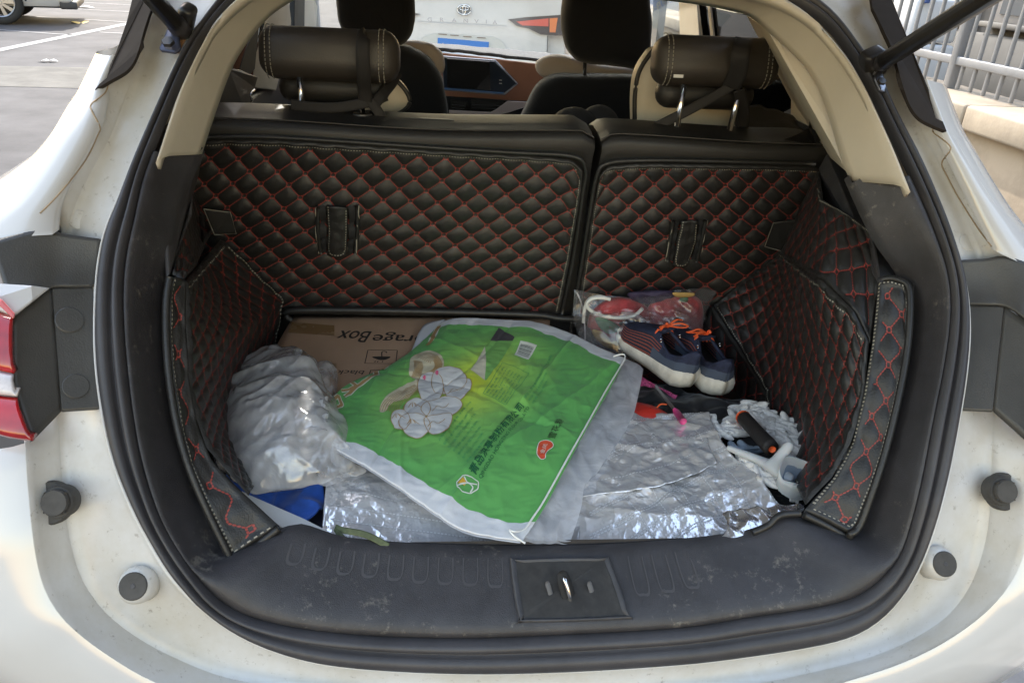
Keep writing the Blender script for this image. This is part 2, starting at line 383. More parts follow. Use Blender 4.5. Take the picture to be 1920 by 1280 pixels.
def text_on(acc, S, s, p0, p1, height=None, off=.0008, mirror=False, hpx=None, mi=0):
    """text from line-of-sight p0 to p1 along its base line; hpx: a point on the cap line above p0"""
    V, Fc = text_geo(s)
    if len(V) == 0: return
    a = np.array(S.find(*p0)); b = np.array(S.find(*p1)); met = np.array([S.lu, S.lv])
    d = (b-a)*met; Lm = np.linalg.norm(d); ex = d/Lm
    w = V[:, 0].max()-V[:, 0].min(); sx = Lm/w
    h = (np.array(S.find(*hpx))-a)*met; ey = h-ex*(h@ex); H = np.linalg.norm(ey); ey = ey/H
    hh = V[:, 1].max()-min(0, V[:, 1].min())
    sy = H/hh
    V2 = np.stack([(V[:, 0]-V[:, 0].min())*sx, (V[:, 1]-V[:, 1].min())*sy], -1)
    V2, Fc = densify(V2, Fc); acc.add(on_surf(S, V2, a, ex, ey, off), Fc, mi)
def stroke_on(acc, S, pts, wpx, off=.001, closed=False, mi=0, n=6, smooth=True):
    """a printed or sewn line drawn through points given by line of sight; width in metres"""
    uv = np.array([S.find(*p) for p in pts]); C = catmull(uv, n, closed) if smooth else uv
    met = np.array([S.lu, S.lv]); CC = C*met; Lp = np.linalg.norm(np.diff(np.vstack([CC, CC[:1]]) if closed else CC, axis=0), axis=1).sum(); C = resample(CC, max(len(C), int(Lp/.003)), closed)/met
    stroke_uv(acc, S, C, wpx, off, closed, mi)
def stroke_uv(acc, S, C, w, off, closed=False, mi=0):
    met = np.array([S.lu, S.lv]); Mm = C*met
    T = (np.roll(Mm, -1, 0)-np.roll(Mm, 1, 0)) if closed else np.gradient(Mm, axis=0)
    T /= np.linalg.norm(T, axis=1)[:, None]+1e-12; Nn = np.stack([-T[:, 1], T[:, 0]], -1)*w/2
    A = (Mm+Nn)/met; B = (Mm-Nn)/met; V = np.stack([S.at(A[:, 0], A[:, 1], off), S.at(B[:, 0], B[:, 1], off)], 1)
    acc.add(V.reshape(-1, 3), gridfaces(len(C), 2, closed_n=closed), mi)
def fill_on(acc, S, pts, off=.0006, mi=0, smooth=True, n=5):
    uv = np.array([S.find(*p) for p in pts]); C = catmull(uv, n, True) if smooth else uv
    met = np.array([S.lu, S.lv]); V, Fc = densify(C*met, [tuple(range(len(C)))])
    acc.add(S.at(V[:, 0]/S.lu, V[:, 1]/S.lv, off), Fc, mi)
def ribbon(name, P, width, m, parent=None, wdir=None, thick=.0015, **k):
    P = catmull(P, 8); T = np.gradient(P, axis=0)
    if wdir is None: view = CAM_POS-P; wd = np.cross(T, view)
    else:
        wd = np.array(wdir) if np.ndim(wdir) == 1 else catmull(wdir, 8); wd = np.broadcast_to(wd, P.shape).copy()
    wd /= np.linalg.norm(wd, axis=1)[:, None]
    G = np.stack([P+wd*width*s for s in (-.5, -.25, 0, .25, .5)], 1)
    return grid(name, G, m, parent, thick=thick, **k)
# ================================================================== ground and surroundings (setting)
asphalt = mat('asphalt', (.042, .040, .045), .85, bump=.6, bscale=60, vary=.22, vscale=1.6, detail=10)
asphalt2 = mat('asphalt_repair', (.074, .069, .062), .85, bump=.5, bscale=70, vary=.2, vscale=3, detail=8)
line_m = mat('road_paint', (.19, .19, .195), .7, vary=.25, vscale=9, detail=8)
g = 400
mesh('ground', [(-g, -g, 0), (g, -g, 0), (g, g, 0), (-g, g, 0)], [(0, 1, 2, 3)], asphalt, kind='structure')
def gline(p, q, w, name='road_line', z=.004):
    a, b = W(*p, 'z', z), W(*q, 'z', z); d = b-a; d /= np.linalg.norm(d); n = np.array([-d[1], d[0], 0])*w/2
    return [a+n, b+n, b-n, a-n]
for (p, q, w) in [((-60, 106), (262, 40), .16), ((-60, 52), (137, 66), .07), ((186, 60.5), (330, 68), .07), ((28, 29), (330, 47), .07), ((120, 16), (330, 27), .07), ((120, 3), (330, 14), .08)]:
    mesh('road_line', gline(p, q, w), [(0, 1, 2, 3)], line_m, smooth=False, kind='structure')
P = [W(*p, 'z', .003) for p in [(-80, 122), (230, 128), (230, 168), (-80, 160)]]
P = [p for p in P]; mesh('asphalt_patch', P, [(0, 1, 2, 3)], asphalt2, smooth=False, kind='structure')
# litter
lf = W(148, 42, 'z', .012); a = np.linspace(0, 2*math.pi, 10, endpoint=False)
mesh('fallen_leaf', [lf+np.array([.13*math.cos(t)*(1+.3*math.sin(3*t)), .16*math.sin(t), .02*math.sin(2*t)]) for t in a], [tuple(range(10))], mat('yellow_leaf', (.55, .38, .08), .6), smooth=False,
     label='yellow fallen leaf lying on the parking lot asphalt between white lines', cat='leaf')
for (px, py), lb in zip([(84, 115), (98, 115), (160, 14)], ['left one of two white paper scraps on the near asphalt', 'right one of two white paper scraps on the near asphalt', 'white paper scrap far off between the thin parking lines']):
    c = W(px, py, 'z', .01); s = .05 if py > 60 else .13
    mesh('paper_scrap', [c+np.array([x*s*1.4, y*s, z*.02]) for x, y, z in ((-1, -.6, 0), (.2, -1, 1), (1, .1, 0), (.1, .8, 1), (-.9, .5, 0))], [(0, 1, 2, 3, 4)], mat('paper', (.75, .75, .74), .7), smooth=False, label=lb, cat='litter', group='paper scraps on the parking lot')

# pavement with slabs by the wall
pv = mat('paving_slab', (.26, .255, .25), .8, bump=.4, bscale=80, vary=.2, vscale=5)
mesh('pavement', [(1.0, -4, .02), (2.56, -4, .02), (2.56, 14, .02), (1.0, 14, .02)], [(0, 1, 2, 3)], mat('paving_joint', (.09, .085, .08), .9), smooth=False, kind='structure')
pav = bpy.data.objects['pavement']; me0 = None
for i in range(5):
    for j in range(14):
        x, y = 1.03+i*.30, -1.2+j*.42+(i % 2)*.2
        if me0 is None:
            o = rbox('paving_slab', (0, 0, 0), (.288, .408, .04), pv, pav, bevel=.004, seg=1); me0 = o.data
        else:
            o = bpy.data.objects.new('paving_slab', me0); put(o, pav)
        o.location = (x+.15, y+.2, .03+.002*math.sin(i*5+j*3))

# boundary wall
wall_m = mat('rendered_wall', (.42, .33, .235), .85, bump=.5, bscale=50, vary=.14, vscale=4)
cop_m = mat('stone_coping', (.36, .295, .22), .75, bump=.5, bscale=60, vary=.12, vscale=6)
bw = empty('boundary_wall', (2.7, 6, 0), 'low pale rendered wall with a stone coping beside the car', 'wall')
rbox('wall_face', (2.72, 8, .38), (.36, 26, .76), wall_m, bw, bevel=.003, seg=1)
for k in range(26):
    y = -5+k*1.0
    rbox('coping_stone', (2.70, y+.5, .82), (.46, .992, .12), cop_m, bw, bevel=.014, seg=2)
fm = mat('galvanised_bars', (.22, .225, .24), .5, metal=.1, vary=.08)
fr = empty('railing_fence', (2.75, 3, .88), 'grey metal railing fence standing on the boundary wall', 'fence')
bar0 = None
for k in range(66):
    y = -.5+k*.115
    if bar0 is None:
        o = rbox('bar', (2.75, 3, .88), (.019, .019, 1.5), fm, fr, bevel=.004, seg=2); bar0 = o.data
    else: o = put(bpy.data.objects.new('bar', bar0), fr)
    o.location = (0, y-3, .755)
for z in (1.03, 2.25):
    rbox('rail', (2.75, 3.2, z), (.035, 8.0, .045), fm, fr, bevel=.006, seg=2)
for y in (1.2, 3.55, 5.9): rbox('post', (2.75, y+.057, 1.6), (.05, .05, 1.46), fm, fr, bevel=.006, seg=2)
# building behind the fence
bd = empty('building', (6, 6, 0), 'grey building with white framed windows behind the railing fence', 'building')
bwall = mat('facade', (.055, .054, .054), .8, vary=.15, vscale=1.5); wf = mat('white_frame', (.24, .24, .25), .5); wg = mat('window_glass', (.10, .11, .12), .08, spec=.8)
plinth = mat('plinth', (.12, .117, .112), .8, vary=.1, vscale=3)
rbox('facade_wall', (6.4, 6, 3.2), (.6, 26, 4.6), bwall, bd, bevel=0)
rbox('plinth', (6.32, 6, .45), (.7, 26, .9), plinth, bd, bevel=.01, seg=1)
for k in range(10):
    y = -3+k*1.75
    wnd = rbox('window', (6.08, y, 1.75), (.06, 1.35, 1.45), wf, bd, bevel=.01, seg=1)
    for s in (-1, 1): rbox('pane', (6.045, y+s*.31, 1.75), (.012, .54, 1.27), wg, wnd, bevel=0)
    rbox('window_sill', (6.02, y, 1.0), (.16, 1.5, .06), plinth, bd, bevel=.01, seg=1)
rbox('door', (6.06, 10.2, 1.2), (.08, 1.0, 2.2), mat('brown_door', (.16, .11, .09), .6), bd, bevel=.01, seg=1)
rbox('notice_board', (4.6, 7.6, 1.35), (.05, .95, .28), mat('blue_board', (.07, .12, .34), .5), None, bevel=.01, seg=2, label='small blue board leaning on white crates behind the fence', cat='board')
sb = empty('stacked_crate', (4.8, 7.6, 0), 'pale stack of white crates standing behind the fence', 'crate')
for k in range(3): rbox('crate_body', (4.8, 7.6+.03*k, .21+k*.42), (.5, .9, .40), mat('white_crate', (.62, .64, .68), .5), sb, bevel=.03, seg=2)

# ================================================================== the open car: rear opening
car = empty('open_car', (0, 0, 0), 'white hatchback car seen from behind with its boot open and full of things', 'car')
CX, CY = 1000, 620
NST = 260
TH = np.linspace(0, 2*math.pi, NST, endpoint=False)
def loop(pts):
    C = catmull(pts, 10, closed=True); th = np.mod(np.arctan2(C[:, 1]-CY, C[:, 0]-CX), 2*math.pi); r = np.hypot(C[:, 0]-CX, C[:, 1]-CY)
    o = np.argsort(th); th, r = th[o], r[o]; rr = np.interp(TH, np.r_[th[-1]-2*math.pi, th, th[0]+2*math.pi], np.r_[r[-1], r, r[0]])
    for _ in range(2): rr = .25*np.roll(rr, 1)+.5*rr+.25*np.roll(rr, -1)
    return np.stack([CX+rr*np.cos(TH), CY+rr*np.sin(TH)], -1)
def loop3(pts, off):
    L2 = loop(pts); off = np.broadcast_to(off, NST)
    return np.array([W(p[0], p[1], 's', o) for p, o in zip(L2, off)])
S0 = [(1060, 1254), (850, 1257), (640, 1244), (520, 1216), (430, 1172), (340, 1095), (290, 1020), (245, 935), (213, 850), (194, 760), (184, 680), (182, 600), (188, 500), (205, 420), (217, 400), (253, 305), (295, 210), (333, 125), (362, 75), (408, 12), (470, -50), (600, -88), (800, -100), (1000, -100), (1250, -88), (1400, -58), (1470, -25), (1523, 2), (1565, 38), (1613, 103), (1645, 150), (1680, 225), (1720, 300), (1763, 400), (1790, 477), (1806, 540), (1812, 620), (1806, 700), (1796, 767), (1780, 854), (1765, 920), (1740, 1004), (1707, 1080), (1657, 1147), (1597, 1187), (1513, 1208), (1413, 1224), (1280, 1240)]
S1 = [(1060, 1190), (850, 1197), (640, 1188), (500, 1166), (417, 1131), (350, 1054), (300, 970), (267, 870), (250, 780), (240, 700), (233, 620), (231, 540), (238, 470), (250, 420), (267, 340), (296, 262), (322, 200), (350, 135), (385, 72), (443, 5), (520, -40), (640, -55), (800, -62), (1000, -62), (1230, -52), (1380, -30), (1450, -8), (1515, 22), (1560, 62), (1595, 110), (1630, 172), (1667, 250), (1713, 345), (1747, 424), (1773, 500), (1781, 560), (1779, 614), (1766, 700), (1747, 794), (1730, 887), (1710, 970), (1680, 1054), (1613, 1117), (1513, 1142), (1413, 1156), (1280, 1177)]
T1 = [(1060, 1034), (900, 1034), (780, 1030), (640, 1018), (530, 988), (430, 1040), (375, 950), (335, 840), (312, 720), (304, 620), (306, 530), (325, 430), (345, 345), (372, 293), (400, 205), (427, 130), (457, 80), (503, 28), (570, -8), (700, -18), (850, -18), (1000, -15), (1170, -4), (1250, 4), (1337, 16), (1403, 30), (1440, 55), (1485, 92), (1523, 133), (1550, 190), (1583, 303), (1615, 380), (1650, 450), (1702, 530), (1710, 600), (1698, 690), (1672, 790), (1640, 900), (1612, 985), (1592, 1005), (1500, 968), (1427, 1000), (1347, 1014), (1200, 1028)]
# white channel around the opening
W1 = [(1060, 1300), (850, 1303), (640, 1295), (480, 1278), (417, 1266), (367, 1248), (283, 1208), (213, 1160), (165, 1105), (140, 1045), (126, 970), (116, 870), (112, 770), (112, 650), (112, 540), (118, 470), (135, 405), (165, 335), (205, 265), (235, 190), (262, 120), (285, 50), (300, -10), (340, -90), (500, -150), (800, -170), (1200, -160), (1480, -120), (1600, -40), (1640, 20), (1668, 90), (1690, 150), (1715, 230), (1760, 310), (1810, 410), (1850, 500), (1880, 575), (1878, 680), (1862, 770), (1857, 870), (1852, 980), (1832, 1065), (1797, 1130), (1750, 1172), (1663, 1218), (1547, 1252), (1380, 1282)]
W0 = [(1060, 1352), (850, 1350), (640, 1338), (400, 1310), (287, 1276), (233, 1246), (167, 1202), (113, 1154), (80, 1097), (64, 1020), (53, 920), (48, 850), (42, 760), (30, 650), (40, 545), (70, 440), (100, 370), (135, 310), (175, 240), (178, 168), (215, 110), (250, 20), (270, -60), (310, -150), (500, -210), (800, -230), (1200, -220), (1520, -170), (1640, -70), (1672, 0), (1705, 90), (1745, 180), (1778, 240), (1830, 330), (1890, 425), (1930, 520), (1965, 600), (1955, 720), (1940, 850), (1930, 960), (1917, 1050), (1895, 1092), (1847, 1148), (1747, 1216), (1613, 1268), (1400, 1318)]
lS0, lS1, lT1 = loop3(S0, 0.0), loop3(S1, .004), loop3(T1, .085)
deg_ = np.degrees(TH); win = lambda a, b: np.clip(np.minimum((deg_-a)/4, (b-deg_)/4), 0, 1)
win_ = np.maximum(win(167, 195), np.maximum(win(-9+360, 366), win(-6, 13)))
lW1, lW0 = loop3(W1, .018+.02*win_), loop3(W0, -.035+.07*win_)
def nrm(L):
    z = L[:, 2]; e = (F(z+.01)-F(z-.01))/.02; n = np.stack([0*z, -np.ones_like(z), e], -1); return n/np.linalg.norm(n, axis=1)[:, None]
def between(A, B, prof, base=0.0):
    return np.stack([A+(B-A)*t+nrm(A)*(h+base) for t, h in prof], 1)
# seal: rubber bulb with two ridges
prof = [(-.03, -.012), (0, .003), (.04, .009), (.14, .013), (.30, .0145), (.42, .013), (.50, .008), (.54, .0035), (.58, .003), (.63, .008), (.70, .012), (.80, .013), (.90, .010), (.97, .003), (1.0, -.004)]
grid('weather_seal', between(lS0, lS1, prof), rubber, car, closed_n=True)
# dark inner trim from the seal to the liner and the sill top
prof2 = [(-.02, -.008), (0, -.002), (.05, .006), (.13, .012), (.24, .0155), (.38, .0145), (.52, .010), (.66, .006), (.8, .003), (.92, .001), (1.0, -.001), (1.03, -.012)]
TG = between(lS1, lT1, prof2)
ff = gridfaces(TG.shape[0], TG.shape[1], closed_n=True); pp_ = PX(TG.reshape(-1, 3)); cpx = np.array([pp_[list(f)].mean(0) for f in ff])
keep = [f for f, c in zip(ff, cpx) if not (c[1] < 285 or (c[0] > 1300 and c[1] < 335))]
loadtrim = mesh('load_sill_trim', TG.reshape(-1, 3), keep, plastic_s, car)
trimS = Surf(np.vstack([TG[40:200]]))
# painted flange, channel floor and channel wall
fl = [(0.0, .004), (.02, .007), (.05, .006), (.09, -.002), (.16, -.006), (.5, -.007), (.85, -.006), (.96, -.002), (1.0, .002)]
grid('opening_channel', between(lS0, lW1, fl), paint_d, car, closed_n=True)
w2 = [(0, .002), (.03, .004), (.2, .002), (.5, 0), (.8, .001), (.95, .003), (1.0, .001)]
LW = between(lW1, lW0, w2)
grid('channel_wall', LW, paint_d, car, closed_n=True)

# outer skin: from the channel edge outwards, turning forward along the car's side
def skin(name, sel, steps, m, **k):
    idx = np.array(sel) % NST
    base = LW[idx, -1]; rows = [base]
    for st in steps: rows.append(st(base))
    return grid(name, np.stack(rows, 1), m, car, **k)
cen = np.array([.0, 0, .95])
def outw(b, d, fy, dz=0.0):
    v = b-cen; v[:, 1] = 0; v /= np.linalg.norm(v, axis=1)[:, None]
    q = b+v*d; q[:, 1] += fy; q[:, 2] += dz; return q
th_of = lambda deg: int(round((deg % 360)/360*NST))
# bumper: lower half, angle runs 0 (right) - 90 (down) - 180 (left) in the picture
bidx = list(range(th_of(14), th_of(168)+1))
bsteps = [lambda b: outw(b, .012, -.006), lambda b: outw(b, .045, -.010), lambda b: outw(b, .10, -.004), lambda b: outw(b, .17, .015), lambda b: outw(b, .23, .06), lambda b: outw(b, .27, .14), lambda b: outw(b, .28, .30), lambda b: outw(b, .28, .55)]
skin('rear_bumper', bidx, bsteps, paint)

# quarter panels: explicit stations between the channel and the outline of the side
def quarter(side, inner, edge, sil):
    n = 40
    O = resample(catmull([W(*p, 's', -.034) for p in inner], 6), n)
    A = resample(catmull([W(*p, 's', o) for p, o in edge], 6), n); B = resample(catmull([W(*p, 'y', o) for p, o in sil], 6), n)
    rows = [O+np.array([0, .02, 0]), O, O+(A-O)*.5+np.array([0, -.003, .002]), A]
    for t, h in ((.2, .012), (.45, .022), (.7, .022), (.88, .012)):
        q = A+(B-A)*t; q[:, 1] -= h; q[:, 0] += side*h*.6; rows.append(q)
    rows.append(B)
    for dy, dx, dz in ((.05, .012, -.002), (.15, .02, -.005), (.5, .03, -.01), (1.0, .03, -.015)):
        q = B.copy(); q[:, 1] += dy; q[:, 0] += side*dx; q[:, 2] += dz; rows.append(q)
    return grid('quarter_panel', np.stack(rows, 1), paint, car)
QL = quarter(-1, [(222, 105), (205, 140), (196, 165), (192, 200), (180, 245), (152, 300), (118, 360), (102, 402), (98, 440)],
        [((205, 105), -.042), ((178, 165), -.042), ((162, 205), -.042), ((132, 250), -.042), ((100, 302), -.042), ((52, 370), -.042), ((0, 412), -.042), ((-60, 452), -.042)],
        [((212, 90), .50), ((183, 150), .44), ((165, 172), .40), ((140, 220), .36), ((100, 266), .33), ((50, 302), .31), ((0, 335), .30), ((-60, 372), .29)])
QR = quarter(1, [(1728, 150), (1748, 205), (1760, 238), (1775, 275), (1800, 325), (1830, 385), (1860, 445), (1876, 476)],
        [((1740, 150), -.042), ((1768, 222), -.042), ((1782, 255), -.042), ((1815, 312), -.042), ((1850, 368), -.042), ((1885, 415), -.042), ((1925, 470), -.042), ((1975, 525), -.042)],
        [((1748, 160), .50), ((1776, 236), .44), ((1800, 275), .40), ((1835, 335), .36), ((1875, 395), .33), ((1915, 440), .31), ((1950, 478), .30), ((2010, 530), .29)])
for s_ in (-1, 1):   # body skin and lining between the opening and the rear door
    G = []
    for z in (1.12, 1.22, 1.32, 1.42, 1.52, 1.60, 1.655):
        xx = np.interp(z, [1.1, 1.25, 1.5, 1.655], [.665, .635, .585, .53]); y0 = float(F(z))+.10
        G.append([(s_*xx, y0+(.96-y0)*t, z) for t in (0, .25, .5, .75, 1)])
    grid('pillar_skin', np.array(G), paint, car); grid('pillar_lining', np.array(G)*np.array([.985, 1, 1]), cream, car)
# black glass corner pieces at the top of the side
gb = mat('dull_black', (.030, .025, .022), .85, vary=.2, spec=.15)
def plate(name, pts, m, thick=.012, par=None, **k):
    """flat-ish moulded piece: outline by line of sight and depth, real thickness"""
    P = [W(px, py, kk, vv) for px, py, kk, vv in pts]
    bm = bmesh.new(); vs_ = [bm.verts.new(p) for p in P]; f = bm.faces.new(vs_); bmesh.ops.triangulate(bm, faces=[f], ngon_method='EAR_CLIP')
    me = bpy.data.meshes.new(name); par = par or car; bmesh.ops.translate(bm, verts=bm.verts, vec=Vector(-root_off(par))); bmesh.ops.recalc_face_normals(bm, faces=bm.faces)
    c = Vector(CAM_POS-root_off(par)); 
    if sum((c-f.calc_center_median()).dot(f.normal) for f in bm.faces) < 0: bmesh.ops.reverse_faces(bm, faces=list(bm.faces))
    bm.to_mesh(me); bm.free(); me.materials.append(m); o = put(bpy.data.objects.new(name, me), par, **k)
    s = o.modifiers.new('thickness', 'SOLIDIFY'); s.thickness = thick; s.offset = -1
    b = o.modifiers.new('bevel', 'BEVEL'); b.width = .0025; b.segments = 2; b.limit_method = 'ANGLE'; b.angle_limit = math.radians(35)
    return o
def curve_pts(pts, n=5):
    C = catmull([np.array([a, b, d]) for a, b, _, d in pts], n); return [(c[0], c[1], pts[0][2], c[2]) for c in C]
d_ = -.045
plate('glass_surround', [(262, -60, 's', d_), (300, -60, 's', d_)]+curve_pts([(290, 0, 's', d_), (272, 50, 's', d_), (256, 105, 's', d_), (238, 132, 's', d_), (205, 152, 's', d_), (178, 168, 's', d_)])+[(186, 158, 's', d_), (200, 146, 's', d_), (211, 118, 's', d_), (238, 40, 's', d_)], gb, .006)
plate('glass_surround', [(1625, -60, 's', d_), (1650, -60, 's', d_), (1672, 0, 's', d_), (1705, 80, 's', d_), (1738, 165, 's', d_), (1755, 222, 's', d_), (1768, 228, 's', d_), (1775, 246, 's', d_)]+curve_pts([(1755, 238, 's', d_), (1725, 222, 's', d_), (1705, 195, 's', d_), (1690, 150, 's', d_), (1672, 90, 's', d_), (1636, 15, 's', d_)]), gb, .006)
# body seam lines (sealant bead in the painted corner)
seam = mat('seam_line', (.36, .27, .17), .6)
BV = bvh(QL, QR, bpy.data.objects['channel_wall'], bpy.data.objects['opening_channel'])
def on_body(pts, lift): return [p for p in (hit(BV, a, b, lift)[0] for a, b in catmull([np.array(q, float) for q in pts], 6)) if p is not None]
tube('body_seam', on_body([(202, 160), (196, 175), (172, 195), (172, 208), (187, 238), (182, 255), (160, 300), (112, 362), (75, 400)], .0002), .0011, seam, car, seg=5)
tube('body_seam', on_body([(1752, 238), (1750, 248), (1776, 268), (1782, 282), (1766, 305), (1776, 330), (1800, 375), (1835, 430), (1860, 462)], .0002), .0011, seam, car, seg=5)

# black corner pieces where the lamps close (ledge on top, face below)
cp = mat('corner_plastic', (.052, .050, .046), .38, bump=.2, bscale=500, vary=.2, vscale=6)
def corner(side, px):
    m_ = lambda x: x if side < 0 else 1987-x      # mirrored helper for the right hand
    fc = empty('lamp_corner', tuple(W(px['B'][0], px['B'][1], 's', 0)), parent=None)
    bpy.data.objects.remove(fc)
    A, B, C_, D, E, Fp, G_ = (px[k] for k in 'ABCDEFG'); w = lambda p, v: W(*p, 's', v)
    o = plate('corner_face', [(*A, 's', -.018), (*B, 's', .012), (*C_, 's', .012), (*D, 's', -.018)], cp, .01)
    a_, d_2 = w(A, -.018), w(D, -.018); e_, f_, g_ = w(E, -.055), w(Fp, -.060), w(G_, -.060)
    grid('corner_side', coons([g_, a_], [e_, d_2], [g_, f_, e_], [a_, d_2], 14, 10), cp, car, thick=.008)
    fr_ = [w(G_, -.064), w(((G_[0]+A[0])/2, (G_[1]+A[1])/2-4), -.044), w(A, -.020), w(((A[0]+B[0])/2, B[1]), -.006), w(B, .010)]
    bk_ = [w(px['J'], -.062), w(px['I'], -.036), w(((px['I'][0]+px['H'][0])/2, (px['I'][1]+px['H'][1])/2), -.014), w(px['H'], .004)]
    G = coons(catmull(bk_, 5), catmull(fr_, 5), [bk_[0], fr_[0]], [bk_[-1], fr_[-1]], 16, 24); G = G+(np.sin(np.linspace(0, math.pi, 16))*.006)[:, None, None]*np.array([0, .4, -.9])
    grid('corner_ledge', G, cp, car, thick=.008)
    return o
cl = corner(-1, dict(A=(97, 539), B=(174, 537), C=(193, 766), D=(115, 771), E=(62, 826), F=(25, 729), G=(25, 594), H=(190, 448), I=(70, 432), J=(-20, 452)))
cr = corner(1, dict(A=(1883, 574), B=(1815, 571), C=(1795, 768), D=(1862, 771), E=(1925, 826), F=(1960, 740), G=(1955, 622), H=(1792, 488), I=(1895, 482), J=(1990, 520)))
BC = bvh(*[o for o in COL.objects if o.name.startswith('corner_face')])
for c, rr in (((130, 600), .0165), ((142, 724), .0155)):
    p_, n_ = hit(BC, *c, .0)
    if p_ is not None: disc('corner_plug', p_, n_, rr, .0022, cp, car)
# sun-lit painted edge above the lamp
plate('lamp_top_panel', [(-30, 528, 's', -.066), (60, 534, 's', -.05), (97, 539, 's', -.022), (60, 566, 's', -.052), (25, 592, 's', -.066), (-30, 566, 's', -.08)], paint, .008)
# tail lamp (left one shows)
tl = mat('red_lens', (.42, .010, .014), .08, coat=1.0, vary=.5, vscale=9); tw = mat('clear_lens', (.62, .58, .58), .15, coat=.5, vary=.15, vscale=60)
lamp = empty('tail_lamp', tuple(W(10, 690, 's', -.066)), parent=car)
def lens(nm, l0, l1, r0_, r1, m, off=-.066):
    top_ = [W(-70, l0, 's', off-.012), W(r0_[0]*.4-20, l0+(r0_[1]-l0)*.75, 's', off-.004), W(*r0_, 's', off)]; bot_ = [W(-70, l1, 's', off-.012), W(r1[0]*.4-20, l1+(r1[1]-l1)*.75, 's', off-.004), W(*r1, 's', off)]
    G = coons(catmull(top_, 6), catmull(bot_, 6), [top_[0], bot_[0]], [top_[-1], bot_[-1]], 14, 24); u = np.linspace(-1, 1, 14)[:, None, None]
    G = G+(1-u**4)*np.array([0, -.006, .002])
    return grid(nm, G, m, lamp, thick=.012)
lens('red_lens', 546, 668, (25, 592), (26, 700), tl); lens('clear_lens', 670, 726, (26, 701), (33, 744), tw); lens('red_lens', 728, 790, (33, 745), (62, 827), tl)
plate('lamp_rim', [(-20, 548, 's', -.082), (4, 562, 's', -.080), (28, 588, 's', -.074), (25, 598, 's', -.074), (0, 574, 's', -.080), (-20, 562, 's', -.082)], mat('pink_lens', (.60, .16, .17), .12), .004, par=lamp)
# right lamp mirrors it, out of the picture
plate('tail_lamp', [(2040, 575, 's', -.10), (1985, 600, 's', -.075), (1957, 622, 's', -.064), (1960, 740, 's', -.064), (1927, 830, 's', -.06), (1960, 826, 's', -.075), (2040, 800, 's', -.11)], tl, .03)

# rubber buffers
bf = mat('buffer_rubber', (.055, .052, .048), .7, vary=.2, vscale=40)
def buffer(px, py, r, h, fluted=False):
    c = W(px, py, 's', -.002); n = nrm(c[None])[0]
    rs, rx = (.0, 0)
    V, f = disc_geo(c-n*.004, n, r*1.0, h, 28); o = mesh('buffer_stop', V, f, bf, car, smooth=False)
    if fluted:
        a = np.cross(n, [0, 0, 1.]); a /= np.linalg.norm(a); b = np.cross(n, a)
        for k in range(-2, 3):
            q = c+n*(h)+a*k*r*.28
            V2, f2 = tube_geo([q-b*r*.62, q+b*r*.62], r*.10, seg=8); mesh('flute', V2, f2, bf, o)
        V2, f2 = disc_geo(c+n*h*.7-a*0, n, r*.8, h*.5, 24); mesh('buffer_cap', V2, f2, bf, o, smooth=False)
    return o
buffer(96, 942, .027, .010); buffer(118, 938, .020, .020, True)
buffer(1880, 921, .026, .010); buffer(1868, 918, .020, .018, True)
def stopper(px, py):
    c = W(px, py, 's', .0); n = nrm(c[None])[0]+np.array([0, -.2, .5]); n /= np.linalg.norm(n)
    V, f = disc_geo(c-n*.02, n, .023, .034, 28, r2=.0185); o = mesh('stop_cup', V, f, paint_d, car)
    V, f = disc_geo(c+n*.0125, n, .0172, .0035, 26); mesh('stop_rubber', V, f, bf, o, smooth=False)
    V, f = disc_geo(c+n*.0158, n, .003, .0008, 12); mesh('stop_screw', V, f, rubber, o, smooth=False)
stopper(258, 1096); stopper(1759, 1055)
# round embossings in the channel
for c in ((148, 412), (1812, 455)):
    q = W(*c, 's', -.006); p_, n_ = hit(BV, *c); V, f = disc_geo(p_, n_, .013, .0009, 24); mesh('plug', V, f, paint_d, car)

# gas struts
strutm = mat('strut_black', (.018, .016, .015), .28, vary=.2)
def strut(pb, pt, yt, side):
    a = W(*pb, 's', -.035); b = W(*pt, 'y', yt); d = b-a; L = np.linalg.norm(d); d /= L
    o = tube('gas_strut', [a-d*.01, a+d*.02, a+d*.021, b+d*.25], [.0075, .0075, .0125, .0125], strutm, car, seg=16)
    s = tube('strut_socket', [a-d*.018, a-d*.012, a+d*.012, a+d*.03], [.010, .014, .014, .010], rubber, o, seg=14)
    return a
a = strut((336, 52), (262, -30), .30, -1)
plate('strut_bracket', [(318, 42, 's', -.026), (334, 48, 's', -.026), (338, 90, 's', -.026), (328, 98, 's', -.026), (300, 94, 's', -.026), (298, 88, 's', -.026)], mat('blue_black_steel', (.06, .065, .10), .35, metal=.4), .006)
q = W(316, 81, 's', -.034); V, f = disc_geo(q, nrm(q[None])[0], .009, .005, 6); mesh('bolt', V, f, strutm, car, smooth=False)
rbox('strut_mount', W(348, 40, 's', -.03), (.022, .03, .05), strutm, car, bevel=.008, rot=(20, 25, 0))
a = strut((1652, 118), (1838, 2), .10, 1)
rbox('strut_mount', W(1637, 118, 's', -.022), (.035, .03, .045), strutm, car, bevel=.008, rot=(20, -25, 0))
plate('strut_bracket', [(1646, 130, 's', -.026), (1656, 135, 's', -.026), (1664, 162, 's', -.026), (1660, 172, 's', -.026), (1650, 168, 's', -.026), (1640, 145, 's', -.026)], steel, .006)
q = W(1652, 154, 's', -.034); V, f = disc_geo(q, nrm(q[None])[0], .007, .004, 6); mesh('bolt', V, f, strutm, car, smooth=False)
